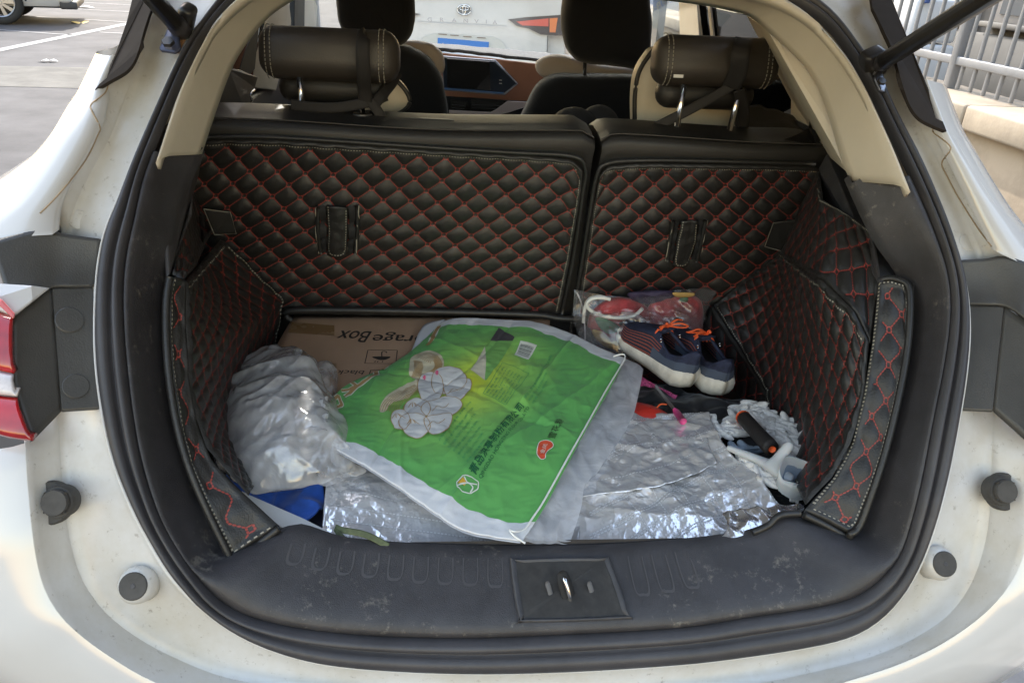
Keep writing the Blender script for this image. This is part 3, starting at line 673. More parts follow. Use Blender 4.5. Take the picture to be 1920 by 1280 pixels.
for sx in (-1, 1):   # rust runs beside the brackets
    pts = [(342, 60, 's', -.0115), (352, 66, 's', -.0115), (335, 100, 's', -.0115), (328, 98, 's', -.0115)] if sx < 0 else [(1640, 96, 's', -.0115), (1660, 100, 's', -.0115), (1656, 108, 's', -.0115), (1640, 104, 's', -.0115)]
    plate('rust_stain', pts, mat('rust', (.25, .13, .06), .8), .001)

# latch in the sill
lr = [(958, 1056), (975, 1050), (1125, 1047), (1143, 1054), (1176, 1148), (1168, 1160), (985, 1166), (973, 1158)]
def rim(acc_pts, off): 
    uv = [trimS.find(*p) for p in catmull(acc_pts, 4, True)]; return np.array([trimS.at([a], [b], off)[0] for a, b in uv])
R1 = rim(lr, .0015); cR = R1.mean(0); nR = -np.cross(R1[8]-R1[0], R1[16]-R1[0]); nR /= np.linalg.norm(nR); nR *= np.sign(nR@(CAM_POS-cR))
rings = [R1+(cR-R1)*-.02-nR*.006, R1+nR*.0035+(cR-R1)*.0, R1+(cR-R1)*.05+nR*.004, R1+(cR-R1)*.09+nR*.001, R1+(cR-R1)*.13+nR*.0005]
LR = grid('latch_surround', np.stack(rings, 1), plastic, car, closed_n=True)
Vp = np.vstack([R1+(cR-R1)*.10+nR*.0012]); mesh('latch_plate', Vp, [tuple(range(len(Vp)))], mat('latch_plate_black', (.028, .026, .024), .6, vary=.3, vscale=40), LR, smooth=False)
h = W(1062, 1108, 'y', float(cR[1])-.004)
ax1 = R1[0]-R1[0]; dn = W(1072, 1140, 'y', float(cR[1])-.012)-W(1056, 1085, 'y', float(cR[1])+.006)
hh = dn/np.linalg.norm(dn)
V, f = tube_geo([h-hh*.028, h-hh*.024, h-hh*.012, h+hh*.012, h+hh*.024, h+hh*.028], [.003, .008, .010, .010, .008, .003], seg=18, squash=.25, upv=nR)
mesh('latch_slot', V+nR*.004, f, blackmat, LR)
tube('latch_hook', catmull([h-hh*.018+nR*.004, h-hh*.010+nR*.011, h+hh*.008+nR*.011, h+hh*.018+nR*.004], 6), .0034, chrome, LR, seg=10)
for px in (1032, 1110):
    p = W(px, 1118, 'y', float(cR[1])-.004)+nR*.004
    V, f = tube_geo([p-hh*.020, p-hh*.016, p+hh*.014, p+hh*.018], [.002, .0042, .0034, .001], seg=8, squash=.25, upv=nR); mesh('wear_mark', V+nR*.003, f, mat('worn_grey', (.10, .10, .105), .6), LR)
# moulded ribs along the sill
acc = Acc()
for k, x in enumerate(list(range(560, 950, 46))+list(range(1190, 1560, 44))):
    y0 = np.interp(x, [560, 640, 800, 1060, 1200, 1350, 1500, 1560], [1018, 1032, 1044, 1047, 1042, 1028, 990, 985])
    sk = (x-1010)*.055+ (6 if x > 1100 else 0)
    y1 = y0+np.interp(x, [560, 900, 1190, 1560], [40, 52, 72, 48])
    if k < 9: sk = -4+ (x-760)*.03
    w_ = 13
    o_ = Acc(); pts = [(x-w_, y0), (x-w_+sk*.9, y1-8), (x+sk, y1), (x+w_+sk*.9, y1-8), (x+w_, y0)]
    stroke_on(o_, trimS, pts, .0022, .0010, n=5)
    o_.build('sill_rib', mat('rib_plastic', (.060, .058, .061), .5), loadtrim)

# tailgate swung up over the opening, out of the picture
tg = []
for x in np.linspace(-.62, .62, 13):
    k = 1-abs(x/.62)**3*.05
    tg.append([(x*1.0, .78, 1.60), (x, .60, 1.66), (x, .2, 1.74), (x, -.25, 1.80), (x*.98, -.40, 1.80*k+.0), (x*.96, -.50, 1.70), (x*.95, -.52, 1.64)])
tgo = grid('tailgate', np.array(tg), paint, car, thick=.05)
# roof, headliner, sides
roof = []
for x in np.linspace(-.60, .60, 15):
    zz = 1.66-.05*(abs(x)/.6)**3; roof.append([(x, .72, zz-.02), (x, 1.0, zz+.01), (x, 1.6, zz+.03), (x, 2.2, zz), (x, 2.55, zz-.06)])
grid('roof', np.array(roof), paint, car, thick=-.03)
grid('headliner', np.array(roof)+np.array([0, 0, -.05]), cream, car)
# ================================================================== boot interior walls, floor
mesh('boot_floor', [(-.64, .03, .615), (.64, .03, .615), (.64, .95, .615), (-.64, .95, .615)], [(0, 1, 2, 3)], mat('boot_carpet', (.018, .018, .018), .9, bump=.6, bscale=300), car, smooth=False)
for s in (-1, 1):
    G = np.array([[(s*.66, .12, .55), (s*.66, .12, .9), (s*.655, .20, 1.10)], [(s*.65, .5, .55), (s*.65, .5, 1.0), (s*.64, .5, 1.14)], [(s*.66, .98, .55), (s*.66, .98, 1.0), (s*.64, .98, 1.14)]])
    grid('boot_side_wall', G, plastic, car)
mesh('sill_drop', [(-.5, .055, .69), (.5, .055, .69), (.5, .05, .60), (-.5, .05, .60)], [(0, 1, 2, 3)], plastic, car, smooth=False)
# dark trim wedge under the cream pillar trims
plate('side_trim', [(330, 310, 's', .10), (373, 290, 's', .22), (388, 240, 'y', .64), (372, 330, 'y', .66), (368, 345, 'y', .62), (352, 400, 's', .20), (318, 520, 's', .075), (312, 430, 's', .08)], plastic, .006)
plate('side_trim', [(1697, 372, 's', .075), (1620, 352, 's', .12), (1597, 338, 's', .20), (1583, 303, 'y', .68), (1550, 288, 'y', .70), (1535, 315, 'y', .70), (1545, 372, 'y', .64), (1640, 440, 's', .16), (1652, 528, 's', .085), (1712, 560, 's', .07), (1716, 450, 's', .07)], plastic, .006)

# ================================================================== quilted liner
liner = empty('quilted_boot_liner', (0, .4, .62), 'black quilted boot liner with red diamond stitching lining the walls and seat backs', 'boot liner')
QA, QB = .0285, .0255
def quilt(name, G, rot=0.0, ox=0.0, oy=0.0, puff=.0065, border=None, par=liner, dens=.0032, mt=None, a=QA, b=QB, cut=None):
    """puffed diamonds with red thread; G: coarse patch. returns the fine sheet"""
    S = Surf(G); nu, nv = max(8, int(S.lu/dens)), max(8, int(S.lv/dens))
    U, V = np.meshgrid(np.linspace(0, 1, nu), np.linspace(0, 1, nv)); c, s_ = math.cos(rot), math.sin(rot)
    def pat(x, y):
        X = (c*x+s_*y+ox)/a; Y = (-s_*x+c*y+oy)/b
        return (X+Y)/2, (X-Y)/2
    X, Y = U*S.lu, V*S.lv; s, t = pat(X, Y)
    h = (np.abs(np.sin(math.pi*s))*np.abs(np.sin(math.pi*t)))**.45*puff
    wr = nz(np.stack([X, Y, 0*X], -1), 22, ox*7+3, 2)*.0016*np.clip(h/puff, 0, 1)
    base = S.at(U, V); Nn = normals(base)
    ed = np.minimum(np.minimum(X, S.lu-X), np.minimum(Y, S.lv-Y)); e = np.clip(ed/.012, 0, 1)
    hh = (h+wr)*e+.0012+.004*np.sin(np.clip(ed/.009, 0, 1)*math.pi)*(ed < .009)
    hh += nz(np.stack([X, Y, 0*X], -1), 5, oy*3+9, 2)*.004
    P = base+Nn*hh[..., None]
    Pn = P; S2 = Surf(Pn)
    o = grid(name, Pn, mt or leather, par, thick=.0)
    # stitches
    acc = Acc(); dk = Acc(); lim = .010
    xs = [pat(x, y) for x in (0, S.lu) for y in (0, S.lv)]
    s0, s1 = int(math.floor(min(q[0] for q in xs)))-1, int(math.ceil(max(q[0] for q in xs)))+1
    t0, t1 = int(math.floor(min(q[1] for q in xs)))-1, int(math.ceil(max(q[1] for q in xs)))+1
    def inv(s, t):
        Xp, Yp = (s+t)*a-ox, (s-t)*b-oy; return np.array([c*Xp-s_*Yp, s_*Xp+c*Yp])
    def seg(p, q, w=.0023, dash=True, off=.0007):
        p, q = np.asarray(p), np.asarray(q); L = np.linalg.norm(q-p); k = max(1, int(L/.0042))
        for i in range(k):
            A = p+(q-p)*((i+.07)/k); B = p+(q-p)*((i+.93)/k)
            if min(A[0], B[0]) < lim or max(A[0], B[0]) > S.lu-lim or min(A[1], B[1]) < lim or max(A[1], B[1]) > S.lv-lim: continue
            if cut and cut((A+B)/2/np.array([S.lu, S.lv])): continue
            T = (B-A)/np.linalg.norm(B-A); N_ = np.array([-T[1], T[0]])*w/2; m_ = (A+B)/2
            pts = np.array([A+N_*.6, m_+N_, B+N_*.6, B-N_*.6, m_-N_, A-N_*.6])
            V3 = S2.at(pts[:, 0]/S.lu, pts[:, 1]/S.lv, off); V3[[1, 4]] += (S2.at([m_[0]/S.lu], [m_[1]/S.lv], off+.0004)[0]-S2.at([m_[0]/S.lu], [m_[1]/S.lv], off)[0])
            acc.add(V3, [(0, 1, 4, 5), (1, 2, 3, 4)])
    k = .17
    for i in range(s0, s1+1):
        for j in range(t0, t1+1):
            n = inv(i, j)
            if not (-.03 < n[0] < S.lu+.03 and -.03 < n[1] < S.lv+.03): continue
            # small square at the crossing: corners towards the four diagonals' ends
            cr = [inv(i+k*1.0, j), inv(i, j+k), inv(i-k, j), inv(i, j-k)]
            L_ = inv(i-k*.9, j-k*.9); 
            sq = [inv(i+k, j), inv(i, j-k), inv(i-k, j), inv(i, j+k)]
            for m_ in range(4): seg(sq[m_], sq[(m_+1) % 4])
            # bowed line to the next crossings
            for (ai, aj, bi, bj, nx) in ((i+k, j, i+1-k, j, (0, 1)), (i, j+k, i, j+1-k, (1, 0))):
                p, q = inv(ai, aj), inv(bi, bj); seg(p, q)
    if acc.n: acc.build('stitching', redthread, o, kind='stuff')
    return o, S2
def edging(S2, pts_uv, par, w=.0022, name='edge_stitching', off=.0009, m=creamthread, step=.006):
    """pale running stitch, dashes along a path in sheet coordinates"""
    C = np.asarray(pts_uv, float); met = np.array([S2.lu, S2.lv]); D = resample(C*met, max(6, int(np.linalg.norm(np.diff(C*met, axis=0), axis=1).sum()/.0015)))
    acc = Acc(); k = max(2, int(step/.0015)); 
    for i in range(0, len(D)-k, k):
        seg = D[i:i+k]
        if len(seg) >= 2: stroke_uv(acc, S2, seg[:max(2, int(k*.8))]/met, w, off)
    return acc.build(name, m, par, kind='stuff') if acc.n else None
def piping(name, pts, r, m, par, closed=False, seg=8): return tube(name, catmull(pts, 6, closed), r, m, par, seg=seg, closed=closed)

def rounded(G, keep):  return G
q = lambda px, py, v=0.0: W(px, py, 'q', v)
# seat back panels, wide on the left and narrow on the right
def seatpanel(tl_, tr_, br_, bl_, ox, oy):
    G = coons([q(*p, -.014) for p in tl_], [q(*p, -.014) for p in br_], [q(*p, -.014) for p in bl_], [q(*p, -.014) for p in tr_], 40, 60)
    return quilt('liner_panel', G, ox=ox, oy=oy)
seatL, SL = seatpanel([(362, 268), (383, 262), (430, 260), (520, 262), (620, 268), (800, 280), (960, 290), (1070, 298), (1094, 318)], [(1094, 318), (1090, 360), (1072, 480), (1050, 588)], [(250, 588), (545, 588), (800, 592), (1050, 588)], [(362, 268), (330, 400), (250, 588)], .010, .012)
seatR, SR = seatpanel([(1122, 330), (1140, 311), (1200, 306), (1320, 307), (1440, 309), (1528, 312), (1560, 330)], [(1560, 330), (1600, 450), (1640, 592)], [(1076, 592), (1200, 594), (1400, 594), (1640, 592)], [(1122, 330), (1108, 400), (1092, 500), (1076, 592)], .022, .004)
for S2, o in ((SL, seatL), (SR, seatR)):
    e = .010; ex, ey = e/S2.lu, e/S2.lv
    edging(S2, [(ex, 1), (ex, .06), (ex*2.2, ey), (1-ex*2.5, ey), (1-ex, ey*3), (1-ex, .98)], o)
# raised binding round the panels
piping('binding', [q(*p, -.020) for p in [(383, 258), (520, 258), (800, 276), (960, 286), (1072, 293), (1098, 316), (1093, 365), (1076, 480), (1054, 588)]], .0045, leather, seatL)
piping('binding', [q(*p, -.020) for p in [(1074, 592), (1090, 500), (1106, 400), (1119, 330), (1138, 307), (1200, 301), (1320, 302), (1528, 308)]], .0045, leather, seatR)
# finger tabs over the child seat anchors
def tab(S2, par, cx, cy, w, h, lean=0, gap=None):
    P = lambda x, y: (cx+x*w/2+lean*(y/h), cy+y)
    acc = Acc()
    Pt = [P(-1, 0), P(-1, h*.5), P(-.95, h*.88), P(-.5, h), P(.5, h), P(.95, h*.88), P(1, h*.5), P(1, 0)]
    u = [S2.find(*p) for p in Pt]
    L_ = coons([S2.at([S2.find(*p)[0]], [S2.find(*p)[1]], .006)[0] for p in (P(-1, 0), P(0, -3), P(1, 0))], [S2.at([S2.find(*p)[0]], [S2.find(*p)[1]], .012)[0] for p in (P(-.8, h*.97), P(0, h), P(.8, h*.97))],
               [S2.at([S2.find(*p)[0]], [S2.find(*p)[1]], .012)[0] for p in (P(-1, 0), P(-1, h*.5), P(-.8, h*.97))], [S2.at([S2.find(*p)[0]], [S2.find(*p)[1]], .012)[0] for p in (P(1, 0), P(1, h*.5), P(.8, h*.97))], 30, 14)
    st = Surf(L_); nn = nz(L_, 60, 3, 2)[..., None]*.002; uu = np.abs(np.linspace(-1, 1, 14))[None, :, None]
    L2 = L_+st.N*(nn+.004*(1-uu**4)); t = grid('anchor_tab', L2, leather, par, thick=.005)
    s2 = Surf(L2); edging(s2, [(.10, 0), (.10, .85), (.2, .95), (.8, .95), (.90, .85), (.90, 0)], t, w=.002)
    for sx in (-1, 1):   # open slots left and right of the tab
        a = Acc(); stroke_on(a, S2, [P(sx*1.35, 2), P(sx*1.35, h*.5), P(sx*1.25, h*.92)], .011, .0062, n=4); sl_ = a.build('slot', blackmat, par)
        b = Acc(); b_ = [P(sx*1.75, 0), P(sx*1.78, h*.5), P(sx*1.6, h*.95)]
        piping('slot_binding', [S2.at([S2.find(*p)[0]], [S2.find(*p)[1]], .007)[0] for p in b_], .0042, leather, par)
        a = Acc(); stroke_on(a, S2, [P(sx*1.9, 0), P(sx*1.93, h*.5), P(sx*1.75, h*.95)], .0018, .0085, n=4); a.build('slot_stitching', creamthread, par, kind='stuff')
tab(SL, seatL, 633, 384, 40, 92)
tab(SR, seatR, 1292, 410, 34, 82, lean=-16)
# black flaps over the seat catches
def flap(name, pts, par):
    o = plate(name, pts, mat('flap_black', (.012, .0115, .011), .5, bump=.3, bscale=400), .006, par=par)
    P = [W(px, py, k_, v-.004 if k_ != 'x' else v) for px, py, k_, v in pts]; P.append(P[0]); tube('flap_stitching', P, .0009, creamthread, o, seg=5); return o
flap('catch_flap', [(382, 392, 'q', -.045), (432, 398, 'q', -.040), (443, 438, 'q', -.040), (402, 440, 'q', -.050)], seatL)
flap('catch_flap', [(1450, 418, 'q', -.045), (1496, 412, 'q', -.05), (1470, 472, 'q', -.05), (1434, 462, 'q', -.040)], seatR)

# wheel arch faces
GL = coons([W(345, 528, 's', .085), W(378, 490, 'x', -.575), W(412, 450, 'x', -.57)],
           [W(465, 930, 's', .095), W(470, 905, 'z', .62), W(482, 880, 'z', .615)],
           [W(345, 528, 's', .085), W(347, 620, 's', .085), W(352, 720, 's', .085), W(385, 840, 's', .09), W(465, 930, 's', .095)],
           [W(412, 450, 'x', -.57), W(470, 505, 'x', -.53), W(531, 560, 'x', -.49), W(516, 630, 'z', .68), W(500, 695, 'z', .63), W(490, 790, 'z', .62), W(482, 880, 'z', .615)], 50, 40)
oL, S_ = quilt('liner_panel', GL, rot=.35, ox=.01, oy=.013, a=.0225, b=.0225)
edging(S_, [(.03, .03), (.97, .02)], oL); edging(S_, [(.985, .03), (.985, .62)], oL)
# strip along the opening, left
stripL = [(318, 520), (312, 560), (311, 620), (316, 700), (330, 790), (352, 870), (385, 950), (432, 1046)]
inL = [(347, 524), (347, 570), (347, 620), (352, 720), (370, 800), (398, 862), (450, 918), (524, 986)]
GS = coons([W(318, 520, 's', .060), W(330, 519, 's', .07), W(347, 524, 's', .088)], [W(432, 1048, 's', .076), W(478, 1016, 's', .083), W(524, 986, 's', .088)],
           [W(*p, 's', .062) for p in stripL], [W(*p, 's', .092) for p in inL], 60, 20)
oLs, S_ = quilt('liner_panel', GS, rot=.12, ox=.004, oy=.0, a=.0175, b=.026, puff=.004)
edging(S_, [(.17, .01), (.13, .5), (.09, .985), (.96, .985)], oLs, w=.0017, step=.0066)
piping('binding', [W(*p, 's', .054) for p in stripL]+[W(440, 1052, 's', .070), W(480, 1022, 's', .078), W(524, 990, 's', .082)], .0052, leather, oLs)
# right
BR = W(1470, 478, 'x', .565); CR_ = W(1336, 572, 'q', -.03)
GR = coons([BR, W(1540, 522, 's', .20), W(1600, 580, 's', .12), W(1630, 640, 's', .098)],
           [CR_, W(1390, 655, 'z', .70), W(1440, 738, 'z', .68), W(1452, 800, 'z', .66), W(1475, 870, 'z', .65), W(1512, 948, 's', .094)],
           [BR, W(1400, 524, 'x', .53), CR_], [W(1630, 640, 's', .098), W(1620, 740, 's', .096), W(1596, 830, 's', .095), W(1563, 897, 's', .095), W(1512, 948, 's', .094)], 44, 60)
oR, S_ = quilt('liner_panel', GR, rot=-.45, ox=.0, oy=.01, a=.0235, b=.0235, puff=.0075)
edging(S_, [(.0, .035), (.6, .03), (.97, .05)], oR); edging(S_, [(.02, .97), (.55, .975), (.9, .97)], oR)
# inner foot of the right arch, down to the floor
top_ = catmull([CR_, W(1390, 655, 'z', .70), W(1440, 738, 'z', .68), W(1452, 800, 'z', .66), W(1475, 870, 'z', .65)], 5); bot_ = top_.copy(); bot_[:, 2] = .612; bot_[:, 0] -= .03
GF = coons(top_, bot_, [top_[0], bot_[0]], [top_[-1], bot_[-1]], 8, 40)
quilt('liner_panel', GF, ox=.0, oy=.0, puff=.005)
# upper right wall
GU = coons([W(1537, 322, 'q', -.02), W(1545, 376, 's', .34), W(1590, 405, 's', .25), W(1642, 440, 's', .16)], [W(1466, 482, 'x', .567), W(1540, 524, 's', .205), W(1600, 582, 's', .125), W(1632, 645, 's', .102)],
           [W(1537, 322, 'q', -.02), W(1500, 400, 'q', -.03), W(1466, 482, 'x', .567)], [W(1642, 440, 's', .16), W(1652, 530, 's', .115), W(1632, 645, 's', .102)], 30, 40)
oU, S_ = quilt('liner_panel', GU, rot=.2, ox=.0, oy=.0, a=.024, b=.03)
edging(S_, [(.28, .03), (.97, .03)], oU)
# upper left wall
GU = coons([W(352, 348, 'q', -.03), W(340, 400, 's', .20), W(322, 515, 's', .09)], [W(400, 435, 'x', -.575), W(378, 470, 'x', -.58), W(345, 526, 's', .089)],
           [W(352, 348, 'q', -.03), W(372, 400, 'q', -.04), W(400, 435, 'x', -.575)], [W(322, 515, 's', .09), W(345, 526, 's', .089)], 24, 40)
oU, S_ = quilt('liner_panel', GU, a=.024, b=.03)
# strip along the opening, right
stripR = [(1702, 548), (1706, 600), (1700, 665), (1684, 750), (1662, 840), (1640, 910), (1612, 985), (1594, 1001)]
inR = [(1647, 530), (1642, 580), (1634, 650), (1620, 740), (1598, 830), (1580, 866), (1560, 898), (1506, 958)]
GS = coons([W(1647, 530, 's', .103), W(1670, 526, 's', .088), W(1694, 532, 's', .074), W(1702, 548, 's', .068)], [W(1506, 958, 's', .092), W(1550, 978, 's', .086), W(1594, 1001, 's', .078)],
           [W(*p, 's', .094) for p in inR], [W(*p, 's', .066) for p in stripR], 60, 20)
oRs, S_ = quilt('liner_panel', GS, rot=-.12, ox=.006, oy=.0, a=.0175, b=.026, puff=.004)
edging(S_, [(.05, .01), (.75, .012), (.88, .05), (.88, .975), (.04, .975)], oRs, w=.0017, step=.0066); edging(S_, [(.05, .01), (.05, .97)], oRs, w=.0026)
piping('binding', [W(*p, 's', v) for p, v in zip([(1648, 526), (1670, 522), (1697, 530), (1706, 550)], (.098, .084, .066, .060))]+[W(*p, 's', .058) for p in stripR[1:]]+[W(1590, 1006, 's', .070), W(1548, 984, 's', .080), W(1506, 964, 's', .086)], .0052, leather, oRs)
# front lip of the liner, curling over the sill on the right of the foil
piping('binding', [W(1500, 962, 's', .088), W(1462, 966, 's', .088), W(1440, 985, 's', .088), W(1410, 998, 's', .088)], .005, leather, oRs)
# floor mat under everything
GM = coons([(-.49, .79, .63), (.0, .80, .63), (.50, .79, .63)], [(-.43, .07, .635), (0, .065, .635), (.42, .07, .635)], [(-.49, .79, .63), (-.46, .4, .628), (-.43, .07, .635)], [(.50, .79, .63), (.47, .4, .628), (.42, .07, .635)], 20, 30)
quilt('liner_panel', GM, puff=.004, dens=.006)
# turned up rear edge of the mat behind the carton
piping('binding', [W(545, 600, 'q', -.035), W(552, 582, 'q', -.035), (W(800, 584, 'q', -.035)), W(1000, 590, 'q', -.035), W(1075, 598, 'q', -.035), W(1330, 598, 'q', -.035)], .008, leather, liner)

# ================================================================== rear seat
rs = empty('rear_seat', (0, .85, .5), parent=car)
def seatback(pts_top_front, name, back):
    pass
for nm, xl, xr in (('L', 385, 1112), ('R', 1126, 1560)):
    top = [(xl, np.interp(xl, [385, 1112, 1560], [262, 300, 315])), (xr, np.interp(xr, [385, 1112, 1560], [262, 300, 315]))]
    x0 = W(xl if nm == 'R' else 330, 300, 'q', 0)[0]; x1 = W(xr, 300, 'q', 0)[0]
    if nm == 'R': x1 = .64
    zt = W(1115, 258, 'q', -.006)[2] if nm == 'L' else W(1126, 262, 'q', -.006)[2]
    yt = .94-.2*zt
    n = 30; rows = []
    for x in np.linspace(x0, x1, n):
        e = min(x-x0, x1-x, .03)/.03; r = .010*(1-e)**2; sag = .004*math.sin(x*9)
        zz = zt+sag-r*1.5
        rows.append([(x, yt+.1, .60), (x, .94-.2*.62-.002, .62), (x, .94-.2*(zz-.03)-.002+r, zz-.035), (x, yt-.006+r, zz-.012), (x, yt+.002+r, zz), (x, yt+.012+r, zz+.004), (x, yt+.016, zz+.002), (x, yt+.06, zz+.010), (x, yt+.12, zz+.014), (x, yt+.17, zz+.006), (x, yt+.21, zz-.03), (x, yt+.20, .7)])
    o = grid('seat_backrest', np.array(rows), seatfab, rs)
    tube('seam', [r[5] for r in np.array(rows)+np.array([0, 0, .0015])], .0014, mat('seam_dark', (.05, .045, .04), .5), o, seg=5)
    for e in (0, -1): mesh('side', np.array(rows)[e], [tuple(range(12))], seatfab, o, smooth=False)
# release handle
h0, h1 = W(755, 236, 'y', .80), W(850, 238, 'y', .80)
rbox('release_handle', (h0+h1)/2+np.array([0, .01, .010]), (np.linalg.norm(h1-h0)*1.1, .05, .012), mat('handle_plastic', (.05, .05, .052), .3), rs, bevel=.005, seg=3)
# bolster lobes in cream leather behind the head restraints (front face of the seat back, piped in black)
def lobe(pts, y, name='cream_bolster'):
    C = catmull([np.array(p, float) for p in pts], 6, True); P = np.array([W(a, b, 'y', y) for a, b in C]); c = P.mean(0)
    rings = [P+np.array([0, .05, 0]), P, P+(c-P)*.06+np.array([0, -.012, 0]), P+(c-P)*.25+np.array([0, -.020, 0]), P+(c-P)*.6+np.array([0, -.024, 0]), P+(c-P)*.999+np.array([0, -.025, 0])]
    o = grid(name, np.stack(rings, 1), cream_l, rs, closed_n=True); tube('black_piping', P+np.array([0, -.004, 0]), .0055, leather, o, closed=True, seg=8); return o
lobe([(560, 160), (640, 150), (720, 140), (752, 160), (768, 188), (755, 206), (725, 214), (680, 222), (620, 232), (560, 240)], 1.03)
lobe([(1232, 92), (1212, 110), (1196, 140), (1190, 180), (1190, 230), (1192, 262), (1240, 275), (1330, 280), (1385, 262), (1386, 200), (1376, 140), (1330, 110), (1280, 92)], 1.01)

def headrest(cx, cy, y, w, h, name='head_restraint', rotz=0, posts=(), lean=-12):
    c = W(cx, cy, 'y', y); rt_ = empty(name, tuple(c), parent=car)
    b = rbox('cushion', c, (w, .090, h), headlea, rt_, bevel=.034, seg=6, rot=(lean, 0, rotz), bulge=.006)
    R = Matrix.Rotation(math.radians(rotz), 3, 'Z') @ Matrix.Rotation(math.radians(lean), 3, 'X')
    rbox('lower_cushion', c+np.array(R @ Vector((0, .045, -h*.62))), (w*.82, .06, h*.62), seatfab, rt_, bevel=.03, seg=5, rot=(lean, 0, rotz))
    for sx in (-.43, -.395, .36, .395):   # twin stitched seams round the cushion
        pts = []
        for a in np.linspace(-.1, math.pi*.99, 26):
            yy, zz = -math.cos(a)*0, 0
            ex = 7; ca, sa = math.cos(a), math.sin(a)
            rr = 1/(abs(ca)**ex+abs(sa)**ex)**(1/ex)
            pts.append(c+np.array(R @ Vector((sx*w, -sa*.0555*min(1, rr*1.0), ca*(h/2+.0008)*min(1.0, rr)))))
        pts = np.array(pts)
        # pull onto the rounded section
        out = []
        for a in np.linspace(.02, math.pi*.93, 40):
            ca, sa = math.cos(a), math.sin(a); r_ = .034; hy, hz = .045-r_, h/2-r_
            # rounded rectangle support by angle
            d = np.array([-sa, ca]); p = np.array([np.sign(d[0])*hy*min(1, abs(d[0])*4), np.sign(d[1])*hz*min(1, abs(d[1])*4)])+d*(r_+.0016+.006*max(0, abs(d[0])-.7)/.3*0)
            bul = .006*(1-(2*sx)**2)*(1-min(1, (p[1]*2/h)**2)); p[0] -= bul
            out.append(c+np.array(R @ Vector((sx*w, p[0], p[1]))))
        acc = Acc(); out = resample(out, 60)
        for i in range(0, 58, 3): V_, f_ = tube_geo(out[i:i+3], .0011, seg=5); acc.add(V_, f_)
        acc.build('seam_stitching', creamthread, rt_, kind='stuff')
    for (pa, pb) in posts:
        A, B = W(*pa, 'y', y-.025), W(*pb, 'y', y-.035)
        tube('post', [A, B-(B-A)*.02], .0062, chrome, rt_, seg=14)
        V_, f_ = tube_geo([B+np.array([0, 0, -.012]), B+np.array([0, 0, -.001]), B+np.array([0, 0, .002])], [.021, .021, .017], seg=20); mesh('post_collar', V_, f_, mat('handle_plastic', (.05, .05, .052), .3), rt_)
    return rt_
yh = .84
hl = headrest(620, 103, yh, .272, .098, posts=[((560, 128), (567, 214)), ((674, 140), (679, 214))], rotz=-1)
hr = headrest(1340, 117, yh, .262, .098, posts=[((1286, 136), (1268, 250)), ((1392, 150), (1366, 252))], rotz=1)
put(rbox('white_tag', W(1272, 143, 'y', yh-.05), (.02, .002, .006), mat('paper', (.75, .75, .74), .7), None, bevel=0), hr)
bpy.data.objects['white_tag'].location -= Vector(root_off(hr))
# black straps tied round the head restraints
webbing = mat('black_webbing', (.018, .016, .015), .7, bump=.5, bscale=900)
belt = empty('strap', tuple(W(680, 200, 'y', .8)), 'black webbing strap tied around the left rear head restraint and its posts', 'strap', 'straps tied to the rear head restraints')
ribbon('webbing_loop', [W(688, 64, 'y', .83), W(682, 70, 'y', .775), W(680, 100, 'y', .755), W(682, 140, 'y', .765), W(684, 172, 'y', .79), W(686, 196, 'y', .80)], .026, webbing, belt)
ribbon('webbing_tie', [W(545, 196, 'y', .80), W(575, 200, 'y', .795), W(630, 202, 'y', .79), W(690, 192, 'y', .80), W(725, 180, 'y', .84)], .020, webbing, belt)
ribbon('webbing_tail', [W(702, 196, 'y', .80), W(718, 176, 'y', .82), W(735, 155, 'y', .87), W(745, 135, 'y', .90)], .022, webbing, belt)
ribbon('webbing_end', [W(694, 190, 'y', .80), W(706, 205, 'y', .80), W(716, 222, 'y', .80)], .020, webbing, belt)
belt = empty('strap', tuple(W(1380, 200, 'y', .8)), 'black webbing strap slung from the right rear head restraint down to the seat', 'strap', 'straps tied to the rear head restraints')
ribbon('webbing_loop', [W(1396, 72, 'y', .83), W(1393, 82, 'y', .775), W(1388, 105, 'y', .755), W(1384, 135, 'y', .765), W(1370, 165, 'y', .79)], .036, webbing, belt)
ribbon('webbing_tail', [W(1376, 158, 'y', .79), W(1345, 178, 'y', .80), W(1295, 205, 'y', .80), W(1250, 228, 'y', .81), W(1205, 250, 'y', .83)], .020, webbing, belt)
ribbon('webbing_end', [W(1386, 170, 'y', .79), W(1394, 205, 'y', .82), W(1392, 245, 'y', .85)], .024, webbing, belt)
# ragged black cover at the right end of the seat
rg = coons([W(1380, 195, 'y', .95), W(1440, 205, 'y', .95), W(1490, 215, 'y', .95)], [W(1380, 262, 'y', .86), W(1460, 268, 'y', .84), W(1540, 275, 'y', .80)], [W(1380, 195, 'y', .95), W(1380, 262, 'y', .86)], [W(1490, 215, 'y', .95), W(1540, 275, 'y', .80)], 16, 24)
rg = rg+nz(rg, 12, 4)[..., None]*np.array([.01, .01, .01]); grid('seat_cover_flap', rg, seatfab, rs, thick=.004)
tri = [(1470, 262), (1500, 250), (1516, 240), (1518, 227), (1524, 242), (1535, 248), (1544, 246), (1540, 262), (1530, 272)]
mesh('torn_cover_corner', [W(a, b, 'y', .74-.03*(i % 2)) for i, (a, b) in enumerate(tri)], [tuple(range(len(tri)))], leather, rs, smooth=False)

